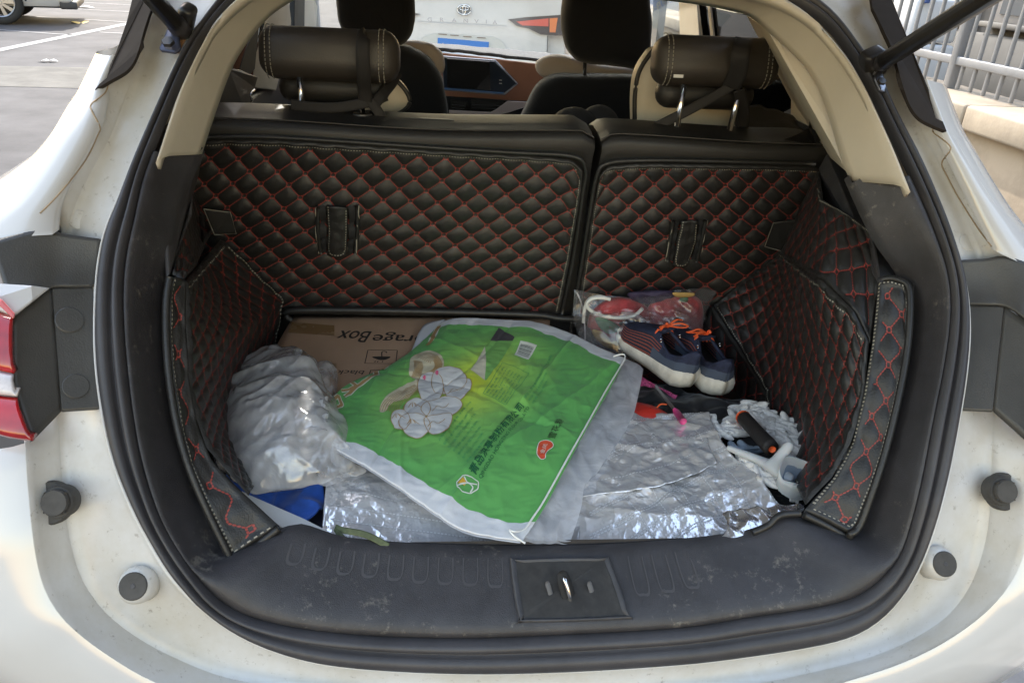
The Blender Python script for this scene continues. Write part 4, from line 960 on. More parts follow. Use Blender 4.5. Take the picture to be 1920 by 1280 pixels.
# ================================================================== pillar trims and cabin
def trim(name, outer, inner, m, n=40, par=car, side=None):
    A = resample(catmull([W(px, py, 's', v) for px, py, v in outer], 6), n); B = resample(catmull([W(px, py, 's', v) for px, py, v in inner], 6), n)
    rows = []
    for t, h in ((0, .004), (.03, .018), (.15, .024), (.35, .023), (.6, .015), (.85, .007), (1.0, .003)):
        qv = A+(B-A)*t+nrm(A)*h; rows.append(qv)
    return rows
OL = [(298, 320, -.004), (320, 252, -.004), (342, 188, -.004), (378, 112, -.004), (408, 62, -.004), (467, 8, -.004), (530, -30, -.004)]
IL = [(380, 291, .10), (408, 207, .10), (436, 132, .10), (466, 82, .10), (512, 30, .10), (566, -4, .10)]
rows = trim('x', OL, IL, cream); grid('pillar_trim', np.stack(rows, 1), cream, car, thick=.004)
OR_ = [(1697, 372, -.004), (1672, 308, -.004), (1645, 248, -.004), (1610, 175, -.004), (1575, 120, -.004), (1535, 72, -.004), (1495, 40, -.004), (1440, 12, -.004), (1360, -8, -.004), (1250, -26, -.004), (1100, -36, -.004), (850, -40, -.004), (640, -34, -.004), (560, -26, -.004)]
IR = [(1594, 341, .10), (1576, 303, .10), (1543, 193, .10), (1515, 138, .10), (1478, 98, .10), (1435, 60, .10), (1400, 32, .092), (1337, 17, .092), (1250, 5, .092), (1100, -8, .092), (850, -18, .092), (640, -16, .092), (560, -10, .092)]
rows = trim('x', OR_, IR, cream, 70); grid('pillar_trim', np.stack(rows, 1), cream, car, thick=.004)
# inner faces of the rear pillars, running forward
def face(name, pts, m, th=.005): return plate(name, pts, m, th)
face('pillar_inner', [(1590, 325, 's', .11), (1583, 303, 's', .115), (1550, 290, 'x', .66), (1493, 245, 'x', .66), (1490, 200, 'x', .67), (1483, 140, 'x', .67), (1470, 95, 'x', .66), (1400, 30, 'x', .60), (1438, 55, 's', .10), (1483, 92, 's', .10), (1521, 133, 's', .10), (1549, 190, 's', .10), (1566, 245, 's', .105)], cream)
# left: dark quarter glass, belt and pillar
face('quarter_glass', [(395, 215, 'x', -.69), (428, 125, 'x', -.69), (460, 75, 'x', -.69), (500, 30, 'x', -.69), (490, 45, 'x', -.69), (478, 110, 'x', -.69), (468, 215, 'x', -.69)], glass_d, .004)
rbox('door_card', (-.76, 1.55, .72), (.10, 1.5, .62), mat('door_black', (.022, .020, .019), .5), car, bevel=.02)
face('armrest', [(398, 215, 'x', -.60), (402, 150, 'x', -.60), (428, 128, 'x', -.60), (448, 130, 'x', -.61), (484, 145, 'x', -.62), (478, 165, 'x', -.62), (462, 215, 'x', -.60)], mat('door_grey', (.06, .055, .05), .5), .02)
tube('door_chrome', catmull([W(p[0], p[1], 'x', -.60) for p in [(478, 168), (470, 178), (472, 192), (462, 205), (458, 214)]], 5), .003, chrome, car, seg=6)
face('belt_strap', [(487, 38, 'x', -.66), (478, 130, 'x', -.66), (470, 140, 'x', -.66), (449, 132, 'x', -.66), (462, 90, 'x', -.66)], blackmat, .003)
face('b_pillar', [(500, 25, 'x', -.70), (540, -10, 'x', -.70), (546, 40, 'x', -.70), (545, 60, 'x', -.70), (518, 170, 'x', -.70), (474, 165, 'x', -.70), (484, 60, 'x', -.70)], cream, .03)
face('door_seal', [(546, -10, 'x', -.72), (553, -10, 'x', -.72), (549, 60, 'x', -.72), (542, 60, 'x', -.72)], glass_s, .004)
face('belt_guide', [(553, -20, 'x', -.70), (572, -20, 'x', -.70), (571, 56, 'x', -.70), (552, 60, 'x', -.70)], blackmat, .02)
face('b_pillar', [(572, -20, 'x', -.72), (596, -20, 'x', -.72), (593, 62, 'x', -.72), (570, 62, 'x', -.72)], cream, .03)
rbox('door_card', (.76, 1.55, .72), (.10, 1.5, .62), mat('door_black', (.022, .020, .019), .5), car, bevel=.02)
# right side windows and pillars
face('quarter_glass', [(1310, 8, 'x', .70), (1400, 28, 'x', .70), (1452, 70, 'x', .70), (1480, 120, 'x', .70), (1488, 200, 'x', .70), (1460, 215, 'x', .70), (1340, 200, 'x', .70), (1320, 90, 'x', .70)], glass_d, .004)
face('b_pillar', [(1272, -10, 'x', .72), (1305, -10, 'x', .72), (1312, 90, 'x', .72), (1275, 90, 'x', .72)], cream, .03)
face('belt_guide', [(1305, -10, 'x', .70), (1322, -10, 'x', .70), (1332, 80, 'x', .70), (1312, 80, 'x', .70)], blackmat, .02)
face('belt_edge', [(1324, -10, 'x', .69), (1329, -10, 'x', .69), (1338, 75, 'x', .69), (1333, 75, 'x', .69)], cream, .006)
face('b_pillar', [(1225, -10, 'x', .76), (1240, -10, 'x', .76), (1228, 90, 'x', .76), (1222, 90, 'x', .76)], mat('pillar_grey', (.25, .24, .23), .6), .03)
# body sides ahead of the quarter panels
for s in (-1, 1):
    G = []
    for y in np.linspace(.9, 3.3, 10):
        G.append([(s*.80, y, 1.02), (s*.86, y, .98), (s*.895, y, .86), (s*.90, y, .7), (s*.885, y, .5), (s*.86, y, .3)])
    grid('body_side', np.array(G), paint, car)
    G = [[(s*.80, y, 1.02), (s*.66, y+.0, 1.62)] for y in (1.0, 1.9)]
    grid('side_window', np.array(G), glass_d, car, smooth=False)
    G = [[(s*.80, y, 1.02), (s*.66, min(y, 2.5), 1.60)] for y in (2.0, 3.2)]
    grid('side_window', np.array(G), glass_s, car, smooth=False)
    tube('roof_rail', [(s*.66, .8, 1.62), (s*.665, 1.5, 1.645), (s*.66, 2.4, 1.62), (s*.78, 3.35, 1.05)], .035, paint, car, seg=8)
wsz = []
for x in np.linspace(-.66, .66, 9): wsz.append([(x*1.12, 3.42-.25*(x/.7)**2, .95), (x, 2.50, 1.60)])
grid('windscreen', np.array(wsz), glass_c, car)
mesh('cabin_floor', [(-.75, .95, .35), (.75, .95, .35), (.75, 3.2, .35), (-.75, 3.2, .35)], [(0, 1, 2, 3)], blackmat, car, smooth=False)
rows = []
for x in np.linspace(-.84, .84, 9): rows.append([(x, 3.40, .94), (x, 3.8, .885), (x, 4.15, .80), (x, 4.30, .70), (x, 4.32, .4)])
grid('bonnet', np.array(rows), paint, car)
# dashboard
dash_b = mat('dash_felt', (.11, .11, .115), .95, bump=.8, bscale=250, vary=.35, vscale=120)
dsh = empty('dashboard', (0, 2.6, .9), parent=car)
yd = 2.55
def dp(pts, y, m, name, th=.02, v=None): return plate(name, [(a, b, 'y', y if len(c) == 0 else c[0]) for a, b, *c in pts], m, th, par=dsh)
def zp(px, py, y): return W(px, py, 'y', y)
# top felt: from the screen foot back to the ledge
lo_ = [zp(x, y, 2.52) for x, y in [(560, 72), (700, 84), (828, 96), (900, 104), (1000, 116), (1060, 122), (1300, 150)]]
hi_ = [zp(x, y, 3.25) for x, y in [(560, 64), (700, 75), (782, 83), (900, 93), (1000, 102), (1060, 108), (1300, 130)]]
G = coons(hi_, lo_, [hi_[0], lo_[0]], [hi_[-1], lo_[-1]], 14, 60); G = G+nz(G, 40, 5)[..., None]*np.array([0, 0, .004]); grid('dash_cover', G, dash_b, dsh, thick=-.012)
dp([(560, 80), (828, 100), (905, 108), (1000, 120), (1080, 128), (1300, 155), (1300, 230), (1080, 200), (960, 196), (842, 184), (560, 165)], 2.50, copper, 'dash_panel')
dp([(560, 166), (842, 182), (968, 190), (1080, 196), (1080, 330), (560, 330)], 2.47, blackmat, 'dash_lower')
scr = dp([(828, 105), (929, 113), (972, 157), (947, 179), (832, 170)], 2.46, mat('screen_frame', (.55, .58, .66), .2, metal=.7), 'touchscreen', .015)
pn = lambda pts, y, m, nm, th=.003: plate(nm, [(a, b, 'y', y) for a, b in pts], m, th, par=scr)
pn([(830, 108), (928, 116), (968, 157), (945, 175), (833, 167)], 2.452, mat('screen_border', (.03, .04, .06), .12), 'bezel')
pn([(838, 110), (918, 116), (920, 170), (838, 164)], 2.448, mat('screen_black', (.020, .020, .021), .06, spec=.9), 'display')
pn([(936, 150), (941, 150.3), (941, 151.5), (936, 151.2)], 2.446, mat('paper', (.75, .75, .74), .7), 'screen_icon', .001); pn([(936, 156), (941, 156.3), (941, 157.5), (936, 157.2)], 2.446, mat('paper', (.75, .75, .74), .7), 'screen_icon', .001)
pn([(833, 165), (945, 173.5), (943, 176.5), (833, 168)], 2.446, mat('screen_blue', (.10, .20, .42), .2), 'blue_strip', .002)
tr_ = mat('silver_trim', (.60, .50, .48), .3)
dp([(842, 207, 2.42), (920, 211, 2.42), (930, 206, 2.42), (952, 190, 2.42), (1010, 193, 2.42), (978, 202, 2.42), (955, 211, 2.42), (928, 218, 2.42), (842, 213, 2.42)], 2.42, tr_, 'console_trim', .01)
for (x0, x1) in ((845, 877), (883, 945)):
    v = dp([(x0, 188, 2.455), (x1, 192, 2.455), (x1-4, 208, 2.455), (x0, 206, 2.455)], 2.455, mat('vent_black', (.008, .008, .008), .4), 'air_vent', .01)
    for k in (196, 202): plate('slat', [(x0+2, k, 'y', 2.447), (x1-6, k+2, 'y', 2.447), (x1-6, k+2.8, 'y', 2.447), (x0+2, k+.8, 'y', 2.447)], steel, .002, par=v)
dp([(842, 222, 2.40), (930, 227, 2.40), (926, 236, 2.40), (842, 233, 2.40)], 2.4, mat('gear_black', (.02, .02, .02), .3), 'console_tray', .02)
tube('tray_rim', [zp(x, y, 2.38) for x, y in [(900, 227), (925, 228), (932, 232), (930, 238)]], .003, chrome, dsh, seg=6)
# front seats
def front_seat(side, head, shell, bol, y):
    fs = empty('front_seat', (side*.37, y, .5), parent=car)
    def blob(name, pts, yy, m, dep, front=.02):
        C = catmull([np.array(p, float) for p in pts], 6, True); P = np.array([W(a, b, 'y', yy) for a, b in C]); c = P.mean(0)
        rings = [P*1+(c-P)*.9+np.array([0, dep, 0]), P+(c-P)*.10+np.array([0, dep, 0]), P+np.array([0, dep*.7, 0]), P+np.array([0, dep*.2, 0]), P+(c-P)*.04, P+(c-P)*.12+np.array([0, -front*.6, 0]), P+(c-P)*.4+np.array([0, -front, 0]), P+(c-P)*.999+np.array([0, -front*1.1, 0])]
        G = np.stack(rings, 1); G = G+nz(G, 9, yy)[..., None]*.006; return grid(name, G, m, fs, closed_n=True)
    blob('head_restraint', head, y, blackfab, .10, .03)
    blob('backrest_cover', shell, y+.02, blackfab, .09, .03)
    blob('shoulder_bolster', bol, y+.14, mat('cream_fabric', (.50, .42, .36), .7), .05, .01)
    return fs
fsl = front_seat(-1, [(628, -40), (630, 20), (636, 50), (655, 74), (700, 84), (745, 87), (768, 72), (777, 40), (776, -10), (770, -60), (700, -75), (640, -65)],
           [(600, 140), (650, 100), (745, 88), (780, 96), (808, 115), (828, 150), (838, 200), (842, 260), (800, 300), (600, 300), (590, 200)],
           [(740, 85), (770, 78), (800, 84), (822, 98), (833, 120), (828, 140), (790, 150), (740, 130)], 1.75)
fsr = front_seat(1, [(1075, -60), (1062, 0), (1057, 50), (1062, 90), (1080, 112), (1110, 122), (1160, 128), (1205, 134), (1220, 120), (1223, 60), (1222, 5), (1215, -60), (1150, -75)],
           [(1030, 148), (1060, 142), (1120, 144), (1200, 146), (1260, 150), (1290, 220), (1290, 330), (1100, 330), (930, 300), (975, 230), (1005, 170)],
           [(1008, 118), (1030, 105), (1060, 106), (1100, 118), (1200, 132), (1240, 150), (1200, 160), (1080, 160), (1030, 152), (1010, 138)], 1.75)
for (a, b) in (((1097, 112), (1096, 142)), ((1190, 125), (1190, 148)), ((742, 70), (742, 95))):
    tube('seat_post', [W(*a, 'y', 1.79), W(*b, 'y', 1.79)], .006, chrome if a[0] < 800 else strutm, fsr if a[0] > 900 else fsl, seg=10)
# ================================================================== carton
kraft = mat('kraft_card', (.44, .275, .17), .8, bump=.3, bscale=300, vary=.07, vscale=5)
tape = mat('brown_tape', (.27, .155, .07), .25, vary=.1)
ink = mat('black_ink', (.030, .024, .020), .7)
ZB = .700
box = empty('cardboard_box', tuple(W(780, 700, 'z', .63)), 'brown cardboard box printed Storage Box, lying under the green sack against the seat back', 'box')
bc = [W(552, 590, 'z', ZB), W(1032, 592, 'z', ZB), W(1010, 790, 'z', ZB), W(430, 800, 'z', ZB)]
GB = coons([bc[0], bc[1]], [bc[3], bc[2]], [bc[0], bc[3]], [bc[1], bc[2]], 20, 30)
GB = GB+nz(GB, 6, 1)[..., None]*np.array([0, 0, .0025]); SB = Surf(GB)
grid('top_panel', GB, kraft, box, thick=.004)
for a, b in ((0, 1), (1, 2), (2, 3), (3, 0)):
    p, q_ = bc[a], bc[b]; dz = np.array([0, 0, -.062]); mesh('side_panel', [p+[0, 0, -.001], q_+[0, 0, -.001], q_+dz, p+dz], [(0, 1, 2, 3)], kraft, box, smooth=False)
acc = Acc(); stroke_on(acc, SB, [(560, 598), (700, 599), (850, 600), (1026, 601)], .0035, .0004, smooth=False); acc.build('crease', mat('card_edge', (.42, .29, .19), .8), box)
# corrugated edge of a flap on the left
for k in range(9):
    p = W(548-k*9, 596+k*17+8, 'z', ZB-.004); tube('flap_edge', [p, W(548-k*9-7, 596+k*17+20, 'z', ZB-.004)], .003, mat('card_edge', (.42, .29, .19), .8), box, seg=6)
acc = Acc()
for pts in ([(548, 604), (627, 610), (627, 629), (540, 624)], [(598, 680), (631, 681), (630, 698), (598, 698)]): fill_on(acc, SB, pts, .0005, smooth=False)
acc.build('packing_tape', tape, box, kind='stuff')
acc = Acc()
V, f = text_geo('Storage Box')
# reads from the far side: base line runs right to left, letters hang towards the camera
def text_flip(acc, S, s, p0, p1, hpx, off=.0006, bold=0): text_on(acc, S, s, p0, p1, off=off, hpx=hpx)
# visible "Box" spans 640..697 and "orage" 706..795 in one line of type
text_on(acc, SB, 'Box', (697, 621.5), (640, 620), hpx=(696, 642), off=.0007)
text_on(acc, SB, 'Storage', (838, 625), (704, 622.5), hpx=(837, 647), off=.0007)
text_on(acc, SB, 'Box', (697.8, 621.5), (640.8, 620), hpx=(696.8, 642), off=.0009)
text_on(acc, SB, 'Storage', (838.8, 625), (704.8, 622.5), hpx=(837.8, 647), off=.0009)
text_on(acc, SB, 'black', (684, 695), (634, 694), hpx=(684, 703), off=.0007)
for c in ([(690, 656.5), (745, 656.8), (742, 682), (684, 681.5)], [(695, 694), (712, 694), (711, 704), (692, 703.5)], ):
    stroke_on(acc, SB, c, .0016, .0007, closed=True, smooth=False)
fill_on(acc, SB, [(699, 669), (731, 669), (725, 674), (715, 675.5), (706, 673.5)], .0007)
stroke_on(acc, SB, [(716, 669), (716, 661), (719, 659), (724, 660), (725, 662)], .0022, .0007)
for x in (704, 709, 718): stroke_on(acc, SB, [(x, 677), (x-1.5, 679.5)], .002, .0007, smooth=False)
acc.build('printing', ink, box, kind='stuff')

# ================================================================== silver insulation sheet
def foil_mat():
    m = bpy.data.materials.new('silver_foil'); m.use_nodes = True; n = m.node_tree; N = n.nodes.new; L = n.links.new; b = n.nodes['Principled BSDF']
    b.inputs['Base Color'].default_value = (.90, .90, .92, 1); b.inputs['Metallic'].default_value = .66
    tc = N('ShaderNodeTexCoord'); t = N('ShaderNodeTexNoise'); t.inputs['Scale'].default_value = 28; t.inputs['Detail'].default_value = 3; L(tc.outputs['Object'], t.inputs[0])
    mp = N('ShaderNodeVectorMath'); mp.operation = 'SCALE'; mp.inputs['Scale'].default_value = .05; L(t.outputs['Color'], mp.inputs[0])
    ad = N('ShaderNodeVectorMath'); L(tc.outputs['Object'], ad.inputs[0]); L(mp.outputs[0], ad.inputs[1])
    v = N('ShaderNodeTexVoronoi'); v.feature = 'SMOOTH_F1'; v.inputs['Smoothness'].default_value = .25; v.inputs['Scale'].default_value = 44; L(ad.outputs[0], v.inputs['Vector'])
    s = N('ShaderNodeMath'); s.operation = 'MULTIPLY_ADD'; s.inputs[1].default_value = .7; L(v.outputs['Distance'], s.inputs[0]); L(t.outputs[0], s.inputs[2])
    bp = N('ShaderNodeBump'); bp.inputs['Strength'].default_value = .55; bp.inputs['Distance'].default_value = .006; L(s.outputs[0], bp.inputs['Height']); L(bp.outputs[0], b.inputs['Normal'])
    r = N('ShaderNodeMapRange'); r.inputs['To Min'].default_value = .10; r.inputs['To Max'].default_value = .36; L(t.outputs[0], r.inputs[0]); L(r.outputs[0], b.inputs['Roughness'])
    return m
foilm = foil_mat()
def sheet(name, top, bot, left, right, n, m_, mt, par=None, wr=(), thick=.003, **k):
    G = coons(top, bot, left, right, n, m_)
    for (sc, amp, seed, kind) in wr:
        h = ridge(G, sc, seed) if kind == 'r' else nz(G, sc, seed)
        G = G+np.stack([h*0, h*0, h*amp], -1)
    if name.startswith('foil') and name != 'foil_corner': G[..., 2] = np.minimum(G[..., 2], .664+np.maximum(0, G[..., 1]-.070)*.45)     # lies behind the sill's edge
    return Surf(G), grid(name, G, mt, par, thick=thick, **k)
def Zs(pts): return catmull([W(a, b, 'z', z) for a, b, z in pts], 6)
foil = empty('insulation_sheet', tuple(W(1300, 900, 'z', .66)), 'crinkled silver foil insulation sheet with quilted stitching spread under the green sack', 'sheet')
S1_, _ = sheet('foil_right', Zs([(1040, 800, .685), (1100, 786, .69), (1180, 782, .695), (1260, 782, .70), (1328, 780, .705)]), Zs([(1040, 1036, .664), (1120, 1035, .664), (1220, 1028, .666), (1330, 1013, .670), (1420, 994, .676), (1501, 948, .70)]),
      Zs([(1040, 800, .685), (1035, 920, .68), (1040, 1045, .672)]), Zs([(1328, 780, .705), (1352, 838, .70), (1412, 892, .695), (1452, 940, .69), (1501, 948, .70)]), 110, 130, foilm, foil,
      wr=[(5, .014, 2, 'n'), (11, .0060, 7, 'r'), (28, .0026, 4, 'r'), (55, .0010, 8, 'r')])
S2_, _ = sheet('foil_left', Zs([(612, 900, .695), (700, 880, .70), (800, 870, .70), (1080, 860, .69)]), Zs([(600, 1010, .675), (650, 1026, .672), (800, 1040, .672), (950, 1044, .672), (1090, 1046, .674)]),
      Zs([(612, 900, .695), (606, 960, .69), (600, 1010, .675)]), Zs([(1080, 860, .69), (1085, 950, .68), (1090, 1046, .674)]), 70, 130, foilm, foil,
      wr=[(5, .008, 12, 'n'), (14, .0035, 5, 'r'), (34, .0012, 4, 'r')])
# folded back upper layer and shiny turned corner
S3_, _ = sheet('foil_fold', Zs([(1100, 802, .703), (1180, 790, .706), (1260, 788, .708), (1324, 800, .708)]), Zs([(1060, 935, .690), (1170, 925, .694), (1260, 905, .70), (1345, 868, .704)]), Zs([(1100, 802, .703), (1080, 870, .696), (1060, 935, .690)]), Zs([(1324, 800, .708), (1330, 835, .708), (1345, 868, .704)]), 70, 90, foilm, foil,
      wr=[(8, .003, 21, 'n'), (24, .003, 3, 'r'), (50, .0012, 4, 'r')], thick=.0005)
S4_, _ = sheet('foil_corner', Zs([(1352, 968, .698), (1380, 958, .705), (1440, 950, .71), (1501, 943, .712)]), Zs([(1320, 1030, .688), (1370, 1016, .694), (1420, 1002, .698), (1500, 962, .706)]), Zs([(1352, 968, .698), (1362, 996, .699), (1320, 1030, .688)]), Zs([(1501, 943, .712), (1508, 952, .710), (1500, 962, .706)]), 40, 60, mat('bright_foil', (.80, .80, .82), .20, metal=.9, bump=.8, bscale=120), foil,
      wr=[(16, .008, 21, 'n'), (30, .004, 3, 'r')])
acc = Acc()
def dashline(S, pts, w=.0018, off=.001):
    uv = catmull([np.array(S.find(*p)) for p in pts], 6); met = np.array([S.lu, S.lv]); D = resample(uv*met, max(8, int(np.linalg.norm(np.diff(uv*met, axis=0), axis=1).sum()/.0018)))
    for i in range(0, len(D)-3, 3): stroke_uv(acc, S, D[i:i+3]/met, w, off)
for k in range(-2, 7):
    y = 850+k*42
    dashline(S1_, [(1105, y+70), (1200, y+20), (1300, y-35), (1400, y-80)]); dashline(S1_, [(1107, y+75), (1202, y+25), (1302, y-30), (1402, y-75)])
for k in range(6):
    x = 1120+k*55; dashline(S1_, [(x-40, 800), (x+10, 870), (x+60, 940), (x+110, 1010)])
for k in range(5): dashline(S2_, [(620, 920+k*26), (720, 935+k*26), (840, 958+k*22), (960, 1000+k*12)])
for k in range(2): dashline(S3_, [(1120, 900-k*60), (1200, 885-k*50), (1300, 850-k*30)])
acc.build('foil_stitching', mat('foil_thread', (.50, .50, .52), .5), foil, kind='stuff')

# ================================================================== woven flour sack
def sack_mat():
    m = bpy.data.materials.new('printed_sack'); m.use_nodes = True; n = m.node_tree; N = n.nodes.new; L = n.links.new; b = n.nodes['Principled BSDF']
    b.inputs['Roughness'].default_value = .45; b.inputs['Sheen Weight'].default_value = .1
    at = N('ShaderNodeAttribute'); at.attribute_name = 'print_uv'
    sx = N('ShaderNodeSeparateXYZ'); L(at.outputs['Vector'], sx.inputs[0])
    tc = N('ShaderNodeTexCoord')
    nn = N('ShaderNodeTexNoise'); nn.inputs['Scale'].default_value = 9; nn.inputs['Detail'].default_value = 5; L(tc.outputs['Object'], nn.inputs[0])
    # printed colour: yellow green glow in the middle band, deeper green to the ends
    def math_(op, a, bb, c=None):
        q = N('ShaderNodeMath'); q.operation = op
        for i, v in enumerate((a, bb, c)):
            if v is None: continue
            if isinstance(v, (int, float)): q.inputs[i].default_value = v
            else: L(v, q.inputs[i])
        return q.outputs[0]
    du = math_('MULTIPLY', math_('SUBTRACT', sx.outputs[0], .43), 2.7); dv = math_('MULTIPLY', math_('SUBTRACT', sx.outputs[1], .47), 2.3)
    d = math_('SQRT', math_('ADD', math_('POWER', math_('ABSOLUTE', du, 0), 2.0), math_('POWER', math_('ABSOLUTE', dv, 0), 2.0)), 0)
    d = math_('ADD', d, math_('MULTIPLY', math_('SUBTRACT', nn.outputs[0], .5), .25))
    r = N('ShaderNodeValToRGB'); cr_ = r.color_ramp; cr_.elements[0].position = .0; cr_.elements[0].color = (.66, .70, .03, 1); cr_.elements[1].position = 1.15 if False else 1.0; cr_.elements[1].color = (.12, .40, .10, 1)
    e = cr_.elements.new(.28); e.color = (.48, .66, .08, 1); e = cr_.elements.new(.6); e.color = (.24, .54, .11, 1)
    L(d, r.inputs[0])
    # fine weave
    wv = N('ShaderNodeTexWave'); wv.wave_type = 'BANDS'; wv.inputs['Scale'].default_value = 170; wv.inputs['Distortion'].default_value = .3
    mv = N('ShaderNodeMapping'); L(at.outputs['Vector'], mv.inputs[0]); L(mv.outputs[0], wv.inputs[0])
    bp = N('ShaderNodeBump'); bp.inputs['Strength'].default_value = .12; bp.inputs['Distance'].default_value = .001; L(wv.outputs[0], bp.inputs['Height'])
    n3 = N('ShaderNodeTexNoise'); n3.inputs['Scale'].default_value = 45; n3.inputs['Detail'].default_value = 6; n3.inputs['Distortion'].default_value = .8; L(tc.outputs['Object'], n3.inputs[0])
    b2 = N('ShaderNodeBump'); b2.inputs['Strength'].default_value = .18; b2.inputs['Distance'].default_value = .004; L(n3.outputs[0], b2.inputs['Height']); L(bp.outputs[0], b2.inputs['Normal']); L(b2.outputs[0], b.inputs['Normal'])
    nw = N('ShaderNodeTexNoise'); nw.inputs['Scale'].default_value = 7; L(at.outputs['Vector'], nw.inputs[0])
    vv = math_('ADD', sx.outputs[1], math_('MULTIPLY', math_('SUBTRACT', nw.outputs[0], .5), .05))
    inside = math_('MULTIPLY', math_('GREATER_THAN', vv, .062), math_('LESS_THAN', vv, .935))
    mx = N('ShaderNodeMix'); mx.data_type = 'RGBA'; L(inside, mx.inputs[0]); mx.inputs[6].default_value = (.70, .70, .71, 1); L(r.outputs[0], mx.inputs[7]); L(mx.outputs[2], b.inputs['Base Color']); return m
sackm = sack_mat()
sackw = mat('white_woven', (.60, .60, .62), .5, bump=.4, bscale=260, vary=.06, vscale=12)
liner_f = film('inner_plastic_bag', white=.66, gloss=.4, bump=.2, scale=20, transl=.4, color=(.80, .80, .82), rough=.3)
sack = empty('flour_sack', tuple(W(900, 800, 'z', .70)), 'empty green and white woven flour sack printed with steamed buns and Chinese text', 'sack')
def Z2(pts): return catmull([W(a, b, 'z', z) for a, b, z in pts], 8)
sTop = Z2([(828, 604, .715), (865, 596, .722), (930, 600, .722), (1000, 604, .720), (1070, 625, .72), (1120, 650, .722), (1174, 672, .722)])
sBot = Z2([(600, 800, .745), (622, 836, .745), (680, 872, .74), (740, 910, .735), (800, 952, .725), (860, 990, .715), (920, 1004, .708), (980, 1012, .702)])
sLef = Z2([(828, 604, .715), (795, 638, .712), (765, 665, .712), (725, 690, .714), (690, 704, .72), (640, 730, .73), (612, 762, .74), (600, 800, .745)])
sRig = Z2([(1174, 672, .722), (1140, 735, .722), (1105, 795, .72), (1060, 880, .715), (1020, 950, .71), (980, 1012, .702)])
NV, NU = 190, 210
GK = coons(sTop, sBot, sLef, sRig, NV, NU)
uu, vv_ = np.meshgrid(np.linspace(0, 1, NU), np.linspace(0, 1, NV))
hump = .010*np.exp(-((uu-.30)/.25)**2-((vv_-.45)/.35)**2)+.006*np.exp(-((uu-.7)/.18)**2-((vv_-.7)/.25)**2)
wr = nz(GK, 6, 3)*.007+((ridge(GK*np.array([1, .6, 1]), 12, 8)-.5)*.0040+(ridge(GK*np.array([1.6, .6, 1]), 26, 2)-.5)*.0020)*(.45+.9*np.clip(nz(GK, 9, 11)+.4, 0, 1))+(ridge(GK*np.array([.7, 1.5, 1]), 48, 5)-.5)*.0007
for (ax_, pos, w_, amp_, sd) in ((uu, .36, .010, -.0030, 1), (uu, .69, .012, .0034, 2), (vv_, .52, .012, -.0030, 3), (uu+.35*vv_, .98, .02, .0030, 4), (vv_-.4*uu, .18, .014, .0028, 5), (uu-.7*vv_, -.18, .016, .0028, 6)):
    dd = np.abs(ax_-pos+.012*np.sin(6*(uu+vv_)+sd)); wr = wr+amp_*np.exp(-dd/w_)
ew = np.clip(np.minimum(np.minimum(uu, 1-uu), np.minimum(vv_, 1-vv_))/.05, 0, 1)
GK = GK+np.stack([0*wr, 0*wr, hump+wr*(.35+.65*ew)], -1)
SK = Surf(GK)
P2 = SK.P
def cell_poly(pts):
    """which grid cells have their centre inside a traced outline"""
    C = catmull([np.array(p, float) for p in pts], 6, True); cx = .25*(P2[:-1, :-1]+P2[1:, :-1]+P2[:-1, 1:]+P2[1:, 1:]); x, y = cx[..., 0], cx[..., 1]; ins = np.zeros(x.shape, bool)
    for (x1, y1), (x2, y2) in zip(C, np.roll(C, -1, 0)):
        c = ((y1 > y) != (y2 > y)) & (x < (x2-x1)*(y-y1)/(y2-y1+1e-9)+x1); ins ^= c
    return ins
vc = (vv_[:-1, :-1]+vv_[1:, 1:])/2
wn = .010*np.sin(uu[:-1, :-1]*23)+.006*np.sin(uu[:-1, :-1]*51)
green = (vc+wn > .075) & (vc+wn < .905)
so_ = mesh('printed_cloth', GK.reshape(-1, 3), gridfaces(NV, NU, flip=away(GK)), sackm, sack)
at_ = so_.data.attributes.new('print_uv', 'FLOAT_VECTOR', 'POINT'); at_.data.foreach_set('vector', np.stack([uu, vv_, 0*uu], -1).ravel())
md = so_.modifiers.new('thickness', 'SOLIDIFY'); md.thickness = .0012; md.offset = -1
# under layer of the sack, folded beneath
GU_ = GK.copy(); GU_[..., 2] -= .003+.006*np.sin(np.pi*uu)*np.sin(np.pi*vv_); cc = GK.mean((0, 1))
GU_[..., :2] += (GK[..., :2]-cc[:2])*.006; grid('back_cloth', GU_[::3, ::3], sackw, sack)
# inner clear bag sticking out past the sewn mouth
iT = Z2([(1168, 672, .719), (1190, 680, .722), (1206, 694, .722)]); iB = Z2([(975, 1008, .700), (1020, 1016, .695), (1070, 1012, .69)])
iL = Z2([(1168, 672, .719), (1100, 797, .716), (1020, 945, .706), (975, 1008, .700)]); iR = Z2([(1206, 694, .722), (1196, 745, .722), (1180, 792, .72), (1130, 868, .715), (1098, 905, .71), (1090, 950, .70), (1070, 1012, .69)])
GI = coons(iT, iB, iL, iR, 90, 30); GI = GI+np.stack([0*GI[..., 0], 0*GI[..., 0], (ridge(GI*np.array([1.5, .6, 1]), 24, 6)-.5)*.0032+nz(GI, 9, 8)*.003], -1); grid('inner_bag', GI, liner_f, sack)
GI2 = GI.copy(); GI2[..., 2] -= .006; GI2[..., :2] = GI2[..., :2]*.996+cc[:2]*.004; grid('inner_bag', GI2, liner_f, sack)
# white strip under the upper left fold
fT = Z2([(834, 598, .716), (800, 606, .715), (786, 622, .714), (770, 660, .708), (748, 690, .706)]); fB = Z2([(840, 608, .712), (815, 640, .712), (790, 668, .71), (775, 690, .708), (752, 700, .706)])
GF_ = coons(fT, fB, [fT[0], fB[0]], [fT[-1], fB[-1]], 8, 40); grid('fold_strip', GF_, sackw, sack, thick=.002)
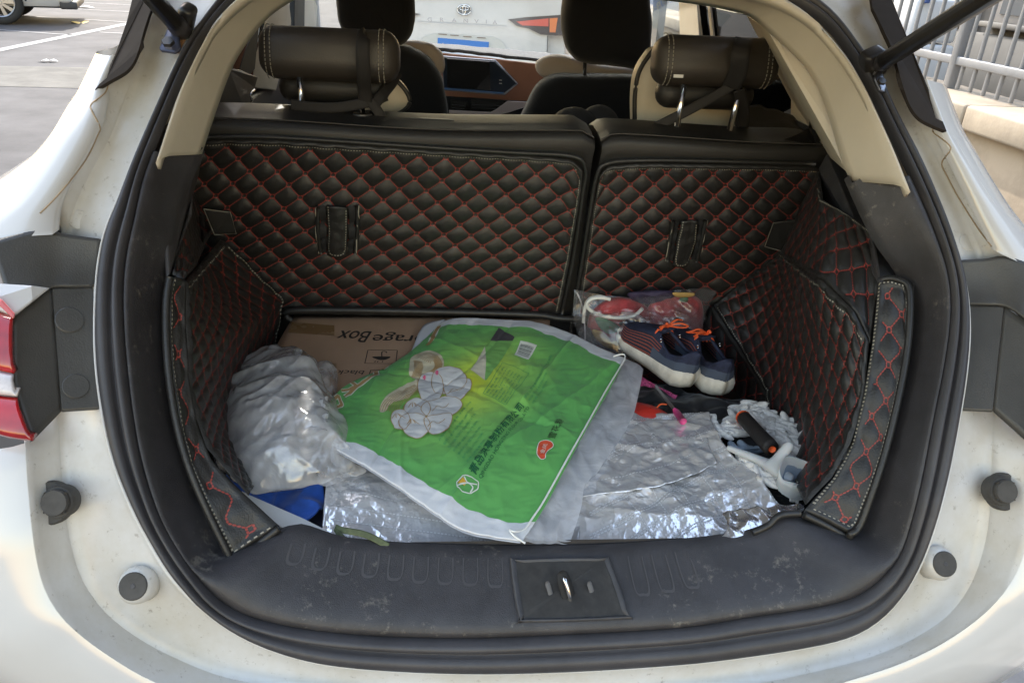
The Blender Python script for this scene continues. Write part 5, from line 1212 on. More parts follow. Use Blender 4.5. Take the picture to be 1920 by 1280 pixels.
# seam string across the mouth
mouth = [(1172, 664), (1163, 688), (1135, 735), (1098, 800), (1058, 870), (1020, 940), (1000, 970), (984, 992), (966, 1000), (958, 996)]
st_uv = [SK.find(*p) for p in mouth[1:8]]
strp = [SK.at([a], [b], .0022)[0] for a, b in st_uv]
tube('mouth_string', catmull([W(1150, 668, 'z', .726), W(1165, 664, 'z', .730), W(1172, 668, 'z', .728)]+strp+[W(966, 996, 'z', .712), W(956, 993, 'z', .71), W(964, 1004, 'z', .706), W(985, 1018, 'z', .70)], 8), .0016, mat('white_string', (.78, .78, .76), .7), sack, seg=6)

# --- printing on the sack
inkg = mat('dark_green_ink', (.012, .115, .050), .5); inkk = mat('dark_ink', (.02, .03, .02), .5); bun = mat('bun_white', (.66, .645, .62), .5, vary=.05, vscale=30)
inkb = mat('tan_ink', (.44, .27, .11), .5); inkp = mat('pink_ink', (.75, .14, .25), .5); inkr = mat('red_ink', (.68, .09, .04), .5); inkw = mat('white_ink', (.75, .76, .68), .5); inkc = mat('cream_print', (.62, .58, .44), .5)
inky = mat('orange_ink', (.75, .42, .05), .5); inkgr = mat('teal_ink', (.05, .30, .12), .5)
pr = lambda acc, nm, m: acc.build(nm, m, sack, kind='stuff' if nm in ('small_print', 'title_stroke', 'title_edge') else None)
S = SK
# noodles and steamed buns
A = Acc()
fill_on(A, S, [(768, 688), (772, 670), (795, 659), (815, 660), (830, 672), (831, 690), (815, 702), (802, 712), (790, 722), (775, 738), (762, 748), (735, 756), (722, 772), (712, 772), (716, 755), (735, 735), (762, 720), (780, 712), (768, 705)], .0009)
pr(A, 'noodle_print', mat('noodle_cream', (.64, .57, .40), .5))
A = Acc()
for k in range(9):
    t = k/8
    stroke_on(A, S, [(775+t*32, 668+t*14), (797+t*10, 662+t*16), (820-t*6, 668+t*10), (829-t*14, 684+t*6), (822-t*20, 698+t*2)], .0011, .0013)
    stroke_on(A, S, [(712+t*36, 771+t*2), (722+t*28, 752+t*9), (745+t*22, 736+t*11), (778+t*10, 722+t*10)], .0011, .0013)
    stroke_on(A, S, [(776+t*14, 676+t*3), (778+t*14, 690), (771+t*16, 708)], .0009, .0013)
pr(A, 'noodle_lines', inkb)
buns = [[(788, 745), (783, 722), (790, 704), (805, 698), (822, 702), (830, 716), (830, 738), (815, 755), (797, 755)],
        [(812, 732), (810, 710), (818, 694), (838, 688), (860, 692), (874, 706), (872, 722), (850, 735), (830, 740)],
        [(838, 748), (832, 728), (845, 718), (862, 711), (880, 712), (884, 724), (876, 738), (862, 752), (848, 758)],
        [(756, 770), (762, 756), (778, 748), (796, 752), (806, 764), (802, 780), (780, 785), (762, 782)],
        [(790, 772), (796, 758), (815, 752), (835, 745), (860, 750), (866, 764), (852, 778), (828, 785), (806, 785)],
        [(733, 790), (738, 774), (752, 770), (765, 778), (768, 795), (755, 808), (742, 806)],
        [(750, 800), (752, 785), (768, 778), (790, 780), (803, 790), (806, 806), (795, 820), (775, 824), (758, 815)],
        [(795, 790), (800, 785), (825, 780), (845, 778), (845, 795), (832, 812), (812, 818), (800, 808)]]
# pull the outermost ones a little to the traced outline
for k, b_ in enumerate(buns):
    A = Acc(); fill_on(A, S, b_, .0014+k*.00035); pr(A, 'bun_print', bun)
    A = Acc(); stroke_on(A, S, b_, .0012, .00185+k*.00035, closed=True, n=8)
    if k in (5, 6, 3):
        cx_, cy_ = np.mean(b_, 0)
        for a in (-.9, -.3, .3, .9): stroke_on(A, S, [(cx_-6+12*math.sin(a)*.4, cy_-12+abs(a)*3), (cx_-3+16*math.sin(a), cy_-3+abs(a)*2)], .0012, .0019+k*.00035)
    if k in (2, 4, 7):
        cx_, cy_ = np.mean(b_, 0); stroke_on(A, S, [(cx_-18, cy_+8), (cx_-8, cy_-2), (cx_+2, cy_+2), (cx_+14, cy_-7)], .0010, .0019+k*.00035)
    pr(A, 'bun_outline', inkb)
for c in ((795, 711), (819, 702)):
    A = Acc(); fill_on(A, S, [(c[0]-2.5, c[1]), (c[0], c[1]-5), (c[0]+3, c[1]-3), (c[0]+1, c[1]+4)], .0036); pr(A, 'bun_dot', inkp)
# company name
A = Acc(); text_on(A, S, '青岛洪亭制粉有限公司', (891, 893), (983, 763), hpx=(877, 880), off=.0012); text_on(A, S, '青岛洪亭制粉有限公司', (891.6, 893), (983.6, 763), hpx=(877.6, 880), off=.0013); pr(A, 'company_name', inkg)
A = Acc(); text_on(A, S, 'QINGDAO HONGTING FLOUR CO.,LTD', (904, 899), (994, 765), hpx=(897, 894), off=.0012); pr(A, 'company_name_latin', inkg)
A = Acc(); text_on(A, S, '雪花粉', (1040, 824), (1058, 790), hpx=(1027, 818), off=.0012); pr(A, 'grade_name', inkk)
# small print blocks
A = Acc()
lines = ['产品名称 雪花小麦粉 净含量 25kg', '配料 小麦 产品标准号 GB/T1355', '生产日期 见封口 保质期 12个月', '贮存条件 请置于阴凉干燥处', '食用方法 加工后食用', '生产许可证 SC101370281', '产地 山东省青岛市']
for k, s_ in enumerate(lines):
    x0, y0 = 826+k*8.6, 828+k*6.6; L_ = (1-.07*k)
    text_on(A, S, s_, (x0, y0), (x0+58*L_, y0-74*L_), hpx=(x0-3.6, y0-3.0), off=.0012)
lines = ['营养成分表', '项目 每100g NRV%', '能量 1480kJ 18%', '蛋白质 11.0g 18%', '脂肪 1.4g 2%', '碳水化合物 73.0g', '钠 0mg 0%']
for k, s_ in enumerate(lines):
    x0, y0 = 914+k*5.6, 739+k*3.0; L_ = .92
    text_on(A, S, s_, (x0, y0), (x0+36*L_, y0-55*L_), hpx=(x0-2.8, y0-2.2), off=.0012)
for k, (s_, l) in enumerate([('地址 山东省青岛市胶州市洪亭工业园', 95), ('电话 0532-82290178', 62), ('传真 0532-8229', 50)]):
    x0, y0 = 985+k*8, 748+k*5; text_on(A, S, s_, (x0, y0), (x0+.53*l, y0-.85*l), hpx=(x0-4, y0-3), off=.0012)
pr(A, 'small_print', inkgr)
A = Acc(); stroke_on(A, S, [(906, 738), (942, 680), (992, 700), (948, 760)], .0009, .0012, closed=True, smooth=False); pr(A, 'table_frame', inkgr)
# bar code
A = Acc(); fill_on(A, S, [(976, 639), (1007, 648), (991, 675), (964, 666)], .0012, smooth=False); pr(A, 'bar_code_label', inkw)
A = Acc()
for k in range(11):
    t = .08+k*.085; a = np.array([975, 643])*(1-t)+np.array([967, 664])*t; b = np.array([1002, 651])*(1-t)+np.array([990, 672])*t
    stroke_on(A, S, [tuple(a+[2, .5]), tuple(b)], .0009+.0012*((k*7) % 3)/2, .0016, smooth=False)
pr(A, 'bar_code', inkk)
# folded corner patch: pale triangle, light green band, grey tip
A = Acc(); fill_on(A, S, [(882, 694), (909, 650), (909, 714), (896, 704)], .0014, smooth=False); pr(A, 'pale_triangle', inkc)
A = Acc(); fill_on(A, S, [(909, 713), (909, 651), (919, 640), (961, 640), (945, 668), (912, 714)], .0015, smooth=False); pr(A, 'light_green_band', mat('light_green_print', (.20, .44, .12), .5))
A = Acc(); fill_on(A, S, [(919, 640), (935, 615), (965, 633), (961, 640)], .0015, smooth=False); pr(A, 'grey_tip', mat('grey_print', (.075, .07, .075), .5))
# red bean shaped badge
A = Acc(); bean = [(1008, 838), (1012, 829), (1024, 826), (1035, 830), (1037, 838), (1028, 845), (1023, 852), (1022, 860), (1013, 861), (1007, 852)]; fill_on(A, S, bean, .0013); pr(A, 'badge', inkr)
A = Acc(); stroke_on(A, S, bean, .0012, .0016, closed=True); text_on(A, S, '金凤', (1019, 852), (1027, 834), hpx=(1012, 848), off=.0018); pr(A, 'badge_outline', inkw)
# grain emblem
A = Acc(); em = [(856, 905), (868, 892), (884, 895), (897, 904), (896, 917), (882, 926), (866, 922), (857, 913)]; fill_on(A, S, [(858, 906), (868, 895), (874, 906), (870, 911)], .0013, smooth=False); pr(A, 'emblem_flame', inky)
A = Acc(); stroke_on(A, S, em, .0018, .0015, closed=True, smooth=False); stroke_on(A, S, [(870, 894), (876, 905), (894, 909)], .0022, .0015); stroke_on(A, S, [(858, 911), (876, 906), (886, 914), (881, 924)], .0022, .0015); pr(A, 'emblem', inkw)
# cut off large lettering along the fold: tan strokes edged in cream
A = Acc(); B_ = Acc()
big = [[(646, 744), (655, 738), (706, 702), (703, 696)], [(616, 772), (641, 760), (634, 742), (628, 748)], [(640, 733), (655, 731), (668, 724), (660, 718)], [(722, 688), (716, 694), (722, 690)]]
for b_ in big: stroke_on(B_, S, b_, .013, .0010, smooth=False); stroke_on(A, S, b_, .008, .0014, smooth=False)
stroke_on(B_, S, [(808, 640), (822, 612), (832, 606)], .013, .0010, smooth=False); stroke_on(A, S, [(802, 648), (812, 634), (812, 630), (824, 612)], .009, .0014, smooth=False)
pr(B_, 'title_edge', inkw); pr(A, 'title_stroke', inkb)
# ================================================================== milky plastic bag on the left
def blob_bag(name, outline, zc, zlow, thick, m, par, n=170, rows=60, seed=1, amp=.012):
    """a stuffed soft bag: rounded mass whose seen outline follows the traced one"""
    C = resample(catmull([np.array(p, float) for p in outline], 8, True), n, True); c = C.mean(0)
    L = []
    base = np.array([W(p[0], p[1], 'z', zlow) for p in C]); cb = base.mean(0)
    for k in range(rows):
        a = k/(rows-1)*math.pi/2; s_ = math.cos(a)**.8 if k < rows-1 else .02; h = math.sin(a)
        L.append(cb+(base-cb)*s_+np.array([0, 0, 1])*h*thick)
    under = [cb+(base-cb)*s_-np.array([0, 0, 1])*d for s_, d in ((.02, .035), (.5, .035), (.85, .022), (.96, .010))]
    G = np.array(under+L); G = G+nz(G, 9, seed)[..., None]*amp*np.array([1, 1, 1.4])+((ridge(G*np.array([.6, 1.2, .6]), 13, seed+4)-.4)*.008+(ridge(G@np.array([[.5, -.9, 0], [.9, 1.4, 0], [0, 0, .5]]), 22, seed+9)-.4)*.0036+(ridge(G@np.array([[1.3, .8, 0], [-.6, .5, 0], [0, 0, .5]]), 45, seed+2)-.4)*.0016)[..., None]*np.array([.2, -.5, .8])
    return grid(name, G, m, par, closed_m=True)
milky = film('milky_film', white=.48, gloss=.85, scale=12, transl=.35, color=(.90, .90, .91), rough=.15, bump=.35)
milky2 = film('thin_film', white=.36, gloss=.45, bump=.5, scale=22, transl=.5, color=(.85, .85, .86), rough=.14)
pb = empty('plastic_bag', tuple(W(520, 800, 'z', .66)), 'crumpled translucent white plastic bag stuffed into the left corner by the carton', 'bag')
blob_bag('bag_body', [(402, 800), (408, 760), (430, 722), (470, 690), (520, 676), (580, 678), (605, 700), (612, 745), (640, 800), (655, 850), (648, 885), (610, 912), (550, 918), (480, 912), (430, 880), (408, 840)], 0, .705, .085, milky, pb, seed=3)
blob_bag('bag_fill', [(430, 800), (440, 750), (480, 710), (540, 700), (590, 730), (610, 790), (620, 850), (590, 890), (520, 895), (460, 875)], 0, .70, .060, film('inner_film', white=.55, gloss=.8, scale=20, transl=.4, color=(.80, .80, .80), rough=.15, bump=.7), pb, seed=8, rows=30, n=80)
blob_bag('bag_end', [(585, 700), (612, 690), (632, 700), (637, 722), (628, 738), (600, 748), (580, 735)], 0, .715, .030, milky2, pb, seed=12, rows=12, n=40, amp=.005)
def strip(name, A, B, n, m_, m, par, wr=.004, sc=30, seed=3, **k):
    G = coons(A, B, [A[0], B[0]], [A[-1], B[-1]], n, m_); G = G+nz(G, sc, seed)[..., None]*wr; return grid(name, G, m, par, **k)
strip('bag_handle', Z2([(520, 690, .775), (545, 668, .79), (555, 652, .80), (566, 655, .80)]), Z2([(545, 690, .775), (558, 680, .79), (562, 668, .795), (570, 672, .79)]), 8, 40, milky2, pb, wr=.006)
strip('bag_handle', Z2([(548, 690, .78), (560, 668, .795), (566, 655, .80), (571, 668, .79)]), Z2([(566, 688, .775), (568, 680, .785), (570, 672, .79), (573, 680, .78)]), 8, 30, milky2, pb, wr=.006)
strip('bag_handle', Z2([(576, 745, .775), (600, 742, .78), (616, 745, .775)]), Z2([(566, 812, .77), (590, 806, .778), (617, 812, .765)]), 30, 26, milky, pb, wr=.006, sc=60)
strip('bag_skirt', Z2([(590, 790, .768), (620, 806, .765), (650, 840, .745), (688, 872, .735)]), Z2([(600, 900, .715), (625, 905, .712), (660, 898, .71), (690, 880, .722)]), 40, 50, milky2, pb, wr=.008, sc=18)
# blue cloth under it
cl = sheet('blue_cloth', Z2([(425, 898, .665), (470, 906, .672), (540, 912, .68), (606, 912, .675)]), Z2([(470, 940, .655), (520, 955, .66), (560, 978, .668), (606, 958, .665)]), Z2([(425, 898, .665), (440, 925, .66), (470, 940, .655)]), Z2([(606, 912, .675), (608, 935, .67), (606, 958, .665)]), 50, 70,
      mat('blue_cloth', (.020, .095, .42), .75, sheen=.3, vary=.35, vscale=14), None, wr=[(12, .012, 2, 'n'), (26, .006, 7, 'r')], thick=.003)[1]
put(cl, label='crumpled bright blue cloth showing under the milky plastic bag', cat='cloth')
dk = sheet('navy_cloth', Z2([(400, 860, .66), (420, 900, .65), (470, 920, .645), (640, 905, .66)]), Z2([(415, 880, .64), (455, 935, .64), (540, 990, .64), (625, 1000, .645)]), Z2([(400, 860, .66), (415, 880, .64)]), Z2([(640, 905, .66), (625, 1000, .645)]), 40, 60, mat('navy_cloth', (.012, .018, .05), .8, sheen=.2), None, wr=[(14, .008, 3, 'n')], thick=.003)[1]
put(dk, label='dark navy cloth in the gap beside the blue cloth and the left liner', cat='cloth')
wb = [W(455, 928, 'z', .684), W(470, 936, 'z', .684), W(570, 980, 'z', .684), W(660, 1026, 'z', .684), W(610, 1030, 'z', .682), W(545, 1005, 'z', .682), W(495, 975, 'z', .682)]
bm = bmesh.new(); f = bm.faces.new([bm.verts.new(p) for p in wb]); r_ = bmesh.ops.extrude_face_region(bm, geom=[f]); bmesh.ops.translate(bm, vec=(0, 0, .008), verts=[v for v in r_['geom'] if isinstance(v, bmesh.types.BMVert)]); bmesh.ops.recalc_face_normals(bm, faces=bm.faces)
bm_obj('white_board', bm, mat('white_foam', (.66, .655, .63), .6, vary=.05), None, smooth=False, label='thin white foam board edge lying between the left liner and the silver sheet', cat='board')
# olive strap on the foil
olv = mat('olive_strap', (.085, .105, .050), .7, vary=.3, vscale=60)
ol = ribbon('olive_strap', [W(628, 988, 'z', .70), W(645, 994, 'z', .703), W(675, 999, 'z', .704), W(700, 1008, 'z', .703), W(728, 1024, 'z', .693)], .009, olv, None, thick=.003)
put(ol, label='short olive green strap loop lying on the silver sheet by the sill', cat='strap')
b_ = ribbon('strap_end', [W(630, 990, 'z', .70), W(640, 1006, 'z', .699), W(660, 1020, 'z', .69)], .008, olv, ol, thick=.003)

# ================================================================== zip bag with red cloth
zb = empty('zip_bag', tuple(W(1200, 640, 'z', .64)), 'clear zip bag packed with red patterned clothing, propped against the seat back', 'bag')
clear = film('clear_film', white=.02, gloss=.40, scale=9, transl=.5, color=(.85, .85, .86), rough=.12, bump=.35)
def zpos(px, py, lift=0.0): return W(px, py, 'q', -.035-lift)
def pillow(name, t, b, l, r, n, m_, bul, m, par, seed, amp=.006, back=False):
    G = coons(t, b, l, r, n, m_); v, u = np.meshgrid(np.linspace(-1, 1, n), np.linspace(-1, 1, m_), indexing='ij'); h = (1-u**4)*(1-v**4)
    N_ = normals(G); hh = h*bul+(nz(G, 16, seed)*amp+(ridge(G, 28, seed+2)-.4)*amp*.9+(ridge(G, 60, seed+2)-.4)*amp*.35)*(h**.5 if not back else 0)
    return grid(name, G+N_*(-hh*.4 if back else hh)[..., None], m, par)
zt = [zpos(1077, 543), zpos(1160, 556), zpos(1240, 548), zpos(1300, 541), zpos(1344, 545)]; zb_ = [W(1088, 640, 'z', .70), W(1150, 668, 'z', .69), W(1230, 676, 'z', .68), W(1308, 640, 'z', .68)]
zl = [zpos(1077, 543), W(1075, 595, 'q', -.06), W(1088, 640, 'z', .70)]; zr = [zpos(1344, 545), W(1322, 590, 'q', -.06), W(1308, 640, 'z', .68)]
zt, zb_, zl, zr = [catmull(x, 6) for x in (zt, zb_, zl, zr)]
pillow('film_front', zt, zb_, zl, zr, 60, 90, .050, clear, zb, 4, amp=.009)
pillow('film_back', zt, zb_, zl, zr, 20, 30, .01, clear, zb, 4, back=True)
tube('zip_seam', [p+np.array([0, -.004, 0]) for p in catmull([zpos(1081, 547), W(1092, 575, 'q', -.05), W(1096, 610, 'q', -.07), W(1096, 642, 'z', .705)], 6)], .0018, mat('clear_lens', (.62, .58, .58), .15), zb, seg=6)
redc = empty('red_clothing', tuple(W(1200, 630, 'z', .64)), 'crumpled red clothing with coloured patches folded inside the clear zip bag', 'clothing')
rdm = mat('red_cloth', (.42, .045, .055), .75, sheen=.4, vary=.45, vscale=16, detail=5)
def lump(name, pts, bul, m, par, seed, off=0.0, amp=.008):
    C = resample(catmull([np.array(p, float) for p in pts], 8, True), 48, True); P = np.array([W(p[0], p[1], 'q', -.042-off) for p in C]); c = P.mean(0); nn_ = CAM_POS-c; nn_ /= np.linalg.norm(nn_)
    rows = [c+(P-c)*s_+nn_*bul*h for s_, h in ((.3, -.1), (.9, -.05), (1, 0), (.97, .3), (.88, .62), (.7, .86), (.45, .97), (.2, 1.0), (.02, 1.0))]
    G = np.array(rows); G = resample(G.transpose(1, 0, 2).reshape(48, -1), 48).reshape(48, 9, 3).transpose(1, 0, 2) if False else G
    G = np.concatenate([G[i]+(G[i+1]-G[i])*t for i in range(8) for t in (0, .33, .66)]).reshape(-1, 48, 3)
    G = G+nz(G, 20, seed)[..., None]*amp*nn_+((ridge(G, 34, seed)-.4)*amp*.7)[..., None]*nn_
    return grid(name, G, m, par, closed_m=True)
lump('red_fold', [(1105, 590), (1130, 565), (1160, 556), (1200, 566), (1225, 590), (1228, 625), (1190, 650), (1140, 650), (1105, 625)], .032, rdm, redc, 3)
lump('red_fold', [(1215, 575), (1245, 556), (1290, 552), (1315, 565), (1318, 600), (1310, 632), (1270, 648), (1232, 640), (1216, 610)], .036, rdm, redc, 7)
lump('dark_fold', [(1085, 622), (1110, 612), (1180, 645), (1200, 668), (1160, 676), (1110, 655)], .03, mat('navy_fold', (.03, .02, .055), .7, vary=.5, vscale=20), redc, 9)
lump('dark_fold', [(1180, 548), (1260, 545), (1270, 566), (1230, 572), (1190, 566)], .02, mat('purple_fold', (.06, .045, .10), .7, vary=.3), redc, 5)
for pts, c_, nm in (([(1116, 596), (1140, 598), (1172, 622), (1160, 632), (1130, 620)], (.10, .22, .15), 'green_patch'), ([(1110, 618), (1130, 622), (1150, 640), (1190, 640), (1170, 654), (1140, 652), (1118, 636)], (.52, .34, .12), 'yellow_patch'), ([(1165, 585), (1200, 590), (1222, 616), (1190, 612), (1168, 604)], (.55, .42, .42), 'pink_patch'), ([(1262, 548), (1300, 549), (1298, 556), (1270, 557)], (.50, .30, .10), 'yellow_patch'), ([(1140, 625), (1165, 612), (1195, 620), (1180, 634), (1150, 636)], (.42, .12, .16), 'red_check'),
                    ([(1276, 558), (1290, 558), (1288, 566), (1275, 565)], (.10, .25, .16), 'green_patch')):
    lump(nm, pts, .008, mat(nm+'_cloth', c_, .7, vary=.15, vscale=40), redc, 6, off=.028, amp=.003)
loopc = tube('cord_loop', catmull([W(a, b, 'q', -.085) for a, b in [(1205, 578), (1188, 592), (1160, 596), (1130, 592), (1108, 582), (1100, 570), (1110, 560), (1128, 558), (1144, 561)]], 8), .0042, mat('white_cord', (.70, .70, .68), .5), None, seg=8,
     label='thick white cord looped inside the left end of the zip bag', cat='cord')
tube('cord_loop', catmull([W(a, b, 'q', -.08) for a, b in [(1094, 604), (1096, 580), (1104, 562), (1122, 556), (1140, 560)]], 8), .004, mat('white_cord', (.7, .7, .68), .5), loopc, seg=8)

# ================================================================== running shoes
navy = mat('navy_knit', (.016, .022, .055), .75, bump=.6, bscale=900, vary=.3, vscale=60)
slate = mat('slate_suede', (.060, .080, .125), .8, bump=.5, bscale=700, vary=.12)
solem = mat('white_foam_sole', (.60, .575, .52), .6, vary=.16, vscale=30, bump=.2, bscale=300)
orangem = mat('orange_lace', (.85, .13, .035), .6, vary=.15, vscale=90)
def shoe_striped():
    m = bpy.data.materials.new('striped_knit'); m.use_nodes = True; n = m.node_tree; N = n.nodes.new; L = n.links.new; b = n.nodes['Principled BSDF']; b.inputs['Roughness'].default_value = .8
    at = N('ShaderNodeAttribute'); at.attribute_name = 'knit'; mp = N('ShaderNodeMapping'); mp.inputs['Rotation'].default_value = (0, 0, 2.2); L(at.outputs['Vector'], mp.inputs[0])
    w = N('ShaderNodeTexWave'); w.inputs['Scale'].default_value = 1.9; w.inputs['Distortion'].default_value = 1.0; w.inputs['Detail Scale'].default_value = 3; L(mp.outputs[0], w.inputs[0])
    w2 = N('ShaderNodeTexWave'); w2.inputs['Scale'].default_value = .55; w2.bands_direction = 'Y'; L(at.outputs['Vector'], w2.inputs[0])
    mu = N('ShaderNodeMath'); mu.operation = 'MULTIPLY'; L(w.outputs[1], mu.inputs[0]); L(w2.outputs[1], mu.inputs[1])
    r = N('ShaderNodeValToRGB'); r.color_ramp.interpolation = 'CONSTANT'; r.color_ramp.elements[0].color = (.013, .016, .035, 1); r.color_ramp.elements[1].position = .62; r.color_ramp.elements[1].color = (.60, .13, .05, 1); L(mu.outputs[0], r.inputs[0]); L(r.outputs[0], b.inputs['Base Color']); return m
striped = shoe_striped()
def make_shoe(loc, heading, tilt, roll, label):
    L_, Wd = .220, .041
    R = Matrix.Rotation(heading, 3, 'Z') @ Matrix.Rotation(tilt, 3, 'Y') @ Matrix.Rotation(roll, 3, 'X'); Rn = np.array(R); loc = np.asarray(loc, float)
    T = lambda P: (np.asarray(P).reshape(-1, 3) @ Rn.T + loc).reshape(np.asarray(P).shape)
    root = empty('running_shoe', tuple(loc), label, 'shoe', 'pair of running shoes')
    def hw(t):     # half width along the shoe, heel at 0
        w = np.interp(t, [0, .04, .12, .25, .45, .65, .78, .9, .97, 1], [.0, .020, .030, .0335, .034, .040, .042, .034, .019, 0]); return w
    ts = np.concatenate([np.linspace(0, .12, 14)**1.0, np.linspace(.14, .86, 34), np.linspace(.88, 1, 14)])
    # sole
    ph = np.linspace(0, 2*math.pi, 30, endpoint=False); G = []
    for z, ex in ((.000, -.006), (.001, -.001), (.010, .003), (.020, .004), (.028, .001), (.030, -.004)):
        ring = []
        for sgn in (1, -1):
            tt = ts if sgn > 0 else ts[::-1]
            for t in tt:
                lift = .014*max(0, (t-.75)/.25)**2+.004*max(0, (.12-t)/.12)
                flare = 1+.10*max(0, .3-t)/.3
                zz = z*(1.35-.55*t)+lift
                x = t*L_+(t-.5)*2*ex; ring.append((x, sgn*(hw(t)*flare+ex*(1 if 0 < t < 1 else 0)), zz))
        G.append(ring)
    G = T(np.array(G)); o = grid('sole', G, solem, root, closed_m=True)
    n = G.shape[1]; mesh('insole', G[-1], [tuple(range(n))], blackmat, root, smooth=False); mesh('outsole', G[0], [tuple(range(n))[::-1]], mat('outsole_rubber', (.25, .24, .22), .8), root, smooth=False)
    # upper
    H = lambda t: np.interp(t, [0, .05, .12, .25, .38, .48, .6, .75, .9, 1], [.046, .048, .040, .032, .043, .052, .047, .036, .025, .008])
    zb0 = lambda t: .028*(1.35-.55*t)/1.0+.014*max(0, (t-.75)/.25)**2-.002
    na = 36; phs = np.linspace(0, math.pi, na); G = np.zeros((len(ts), na, 3))
    for i, t in enumerate(ts):
        for j, p in enumerate(phs):
            cw = math.copysign(abs(math.cos(p))**.75, math.cos(p)); sw = math.sin(p)**.85
            inw = 1-.10*sw; G[i, j] = (t*L_+.004*(1-t)*sw*(1 if t > .02 else 0)-(.004 if t < .05 else 0)*sw, hw(t)*.97*cw*inw, zb0(t)+H(t)*sw)
    faces, mi = [], []
    for i in range(len(ts)-1):
        for j in range(na-1):
            t = (ts[i]+ts[i+1])/2; p = (phs[j]+phs[j+1])/2; s_ = math.sin(p)
            op = .035 < t < .46 and abs(p-math.pi/2) < np.interp(t, [.035, .08, .2, .34, .46], [.35, .75, .85, .7, .32])
            if op: continue
            faces.append((i*na+j, i*na+j+1, (i+1)*na+j+1, (i+1)*na+j))
            zrel = s_**.85
            mi.append(1 if (t < .42 and zrel < .52-.25*max(0, t-.2)) else (2 if .34 < t < .95 and zrel < .80-.25*max(0, .5-t) else 0))
    u = mesh('upper', T(G).reshape(-1, 3), faces, [navy, slate, striped], root, midx=mi)
    at = u.data.attributes.new('knit', 'FLOAT_VECTOR', 'POINT'); ii, jj = np.meshgrid(ts*L_*100, phs*4, indexing='ij'); at.data.foreach_set('vector', np.stack([ii, jj, 0*ii], -1).ravel())
    s_ = u.modifiers.new('thickness', 'SOLIDIFY'); s_.thickness = .004; s_.offset = 0
    # padded collar following the rim of the opening
    rim_ = []
    tt = np.linspace(.035, .46, 16)
    def rp(t, sg):
        w_ = np.interp(t, [.035, .08, .2, .34, .46], [.35, .75, .85, .7, .32]); p = math.pi/2+sg*w_; cw = math.copysign(abs(math.cos(p))**.75, math.cos(p)); sw = math.sin(p)**.85
        return (t*L_, hw(t)*.97*cw*(1-.10*sw), zb0(t)+H(t)*sw)
    rim_ = [rp(t, -1) for t in tt]+[rp(t, 1) for t in tt[::-1]]
    tube('collar', catmull(T(np.array(rim_)), 2, True), .0036, navy, root, closed=True, seg=8)
    # tongue and laces
    tg_ = np.array([[(x, y*(1-.1*abs(k)), z+.004*math.cos(y*60)) for y in (-.016, -.009, 0, .009, .016)] for k, (x, z) in enumerate([(.40*L_, .088), (.44*L_, .085), (.50*L_, .082), (.58*L_, .075)])]); grid('tongue', T(tg_), navy, root, thick=.004)
    for k in range(4):
        x = (.45+.055*k)*L_; z = .085-.005*k-.002*k; sgn = 1 if k % 2 else -1
        tube('lace', T(catmull([(x, -.020, z-.012), (x+.003*sgn, -.010, z-.001), (x+.004, 0, z+.003), (x+.006-.003*sgn, .010, z-.001), (x+.008, .020, z-.012)], 5)), .0026, orangem, root, seg=6, squash=.55)
    rr = random.Random(int(loc[0]*1000))
    for k in range(4):
        a = rr.uniform(-1.3, 1.3); pts = [(.44*L_, 0, .091)]; d_ = np.array([-.6+.9*rr.random(), math.sin(a), .15])
        for q_ in range(1, 4): pts.append(tuple(np.array(pts[0])+d_*.014*q_+np.array([0, 0, .008*math.sin(q_)])))
        if k < 2: pts += [tuple(np.array(pts[-1])+np.array([.010, .004, -.008])), tuple(np.array(pts[0])+np.array([.006, .002, .001]))]
        tube('bow_loop' if k < 2 else 'lace_end', T(catmull(pts, 5)), .0030, orangem, root, seg=6, squash=.5)
    for sg in (-1, 1):
        p = T(np.array([(.37*L_, sg*.0245, .072)]))[0]; V_, f_ = tube_geo([p+Rn@np.array([0, .0, 0]), p+Rn@np.array([0, .001, .0025])], .0028, seg=10); mesh('eyelet', V_, f_, chrome, root)
    return root
ha = W(1292, 730, 'z', .69); ta = W(1192, 662, 'z', .69)
hd = math.atan2((ta-ha)[1], (ta-ha)[0])
make_shoe(W(1294, 730, 'z', .690), hd, math.radians(-4), 0, 'left running shoe of the pair, navy with orange laces, pointing away to the left')
make_shoe(W(1354, 746, 'z', .683), math.radians(101), math.radians(-2), 0, 'right running shoe of the pair, navy with orange laces, its heel towards the sill')

# ================================================================== dark jumble in front of the shoes
db = sheet('black_cloth', Z2([(1185, 715, .66), (1230, 722, .665), (1320, 742, .66), (1400, 750, .66)]), Z2([(1180, 790, .68), (1250, 790, .684), (1330, 788, .68), (1400, 790, .67)]), Z2([(1185, 715, .66), (1180, 790, .68)]), Z2([(1400, 750, .66), (1400, 790, .67)]), 40, 60, mat('black_nylon', (.012, .012, .014), .45, sheen=.2), None, wr=[(14, .016, 2, 'n'), (28, .007, 7, 'r')], thick=.003)[1]
put(db, label='folded black nylon cloth in front of the pair of shoes', cat='cloth')
pk = mat('pink_mesh', (.62, .09, .24), .6, bump=.8, bscale=500, vary=.5, vscale=220)
pn_ = sheet('pink_net_cap', Z2([(1185, 695, .69), (1200, 704, .695), (1228, 722, .692), (1270, 740, .685)]), Z2([(1180, 722, .684), (1215, 724, .685), (1240, 730, .684), (1266, 747, .678)]), Z2([(1185, 695, .69), (1180, 722, .684)]), Z2([(1270, 740, .685), (1266, 747, .678)]), 20, 50, pk, None, wr=[(30, .004, 2, 'n')], thick=.002)[1]
put(pn_, label='bright pink mesh net sticking out under the left shoe', cat='net')
hn = empty('net_handle', tuple(W(1250, 760, 'z', .69)), 'thin grey rod with a pink end cap leaning below the left shoe', 'rod')
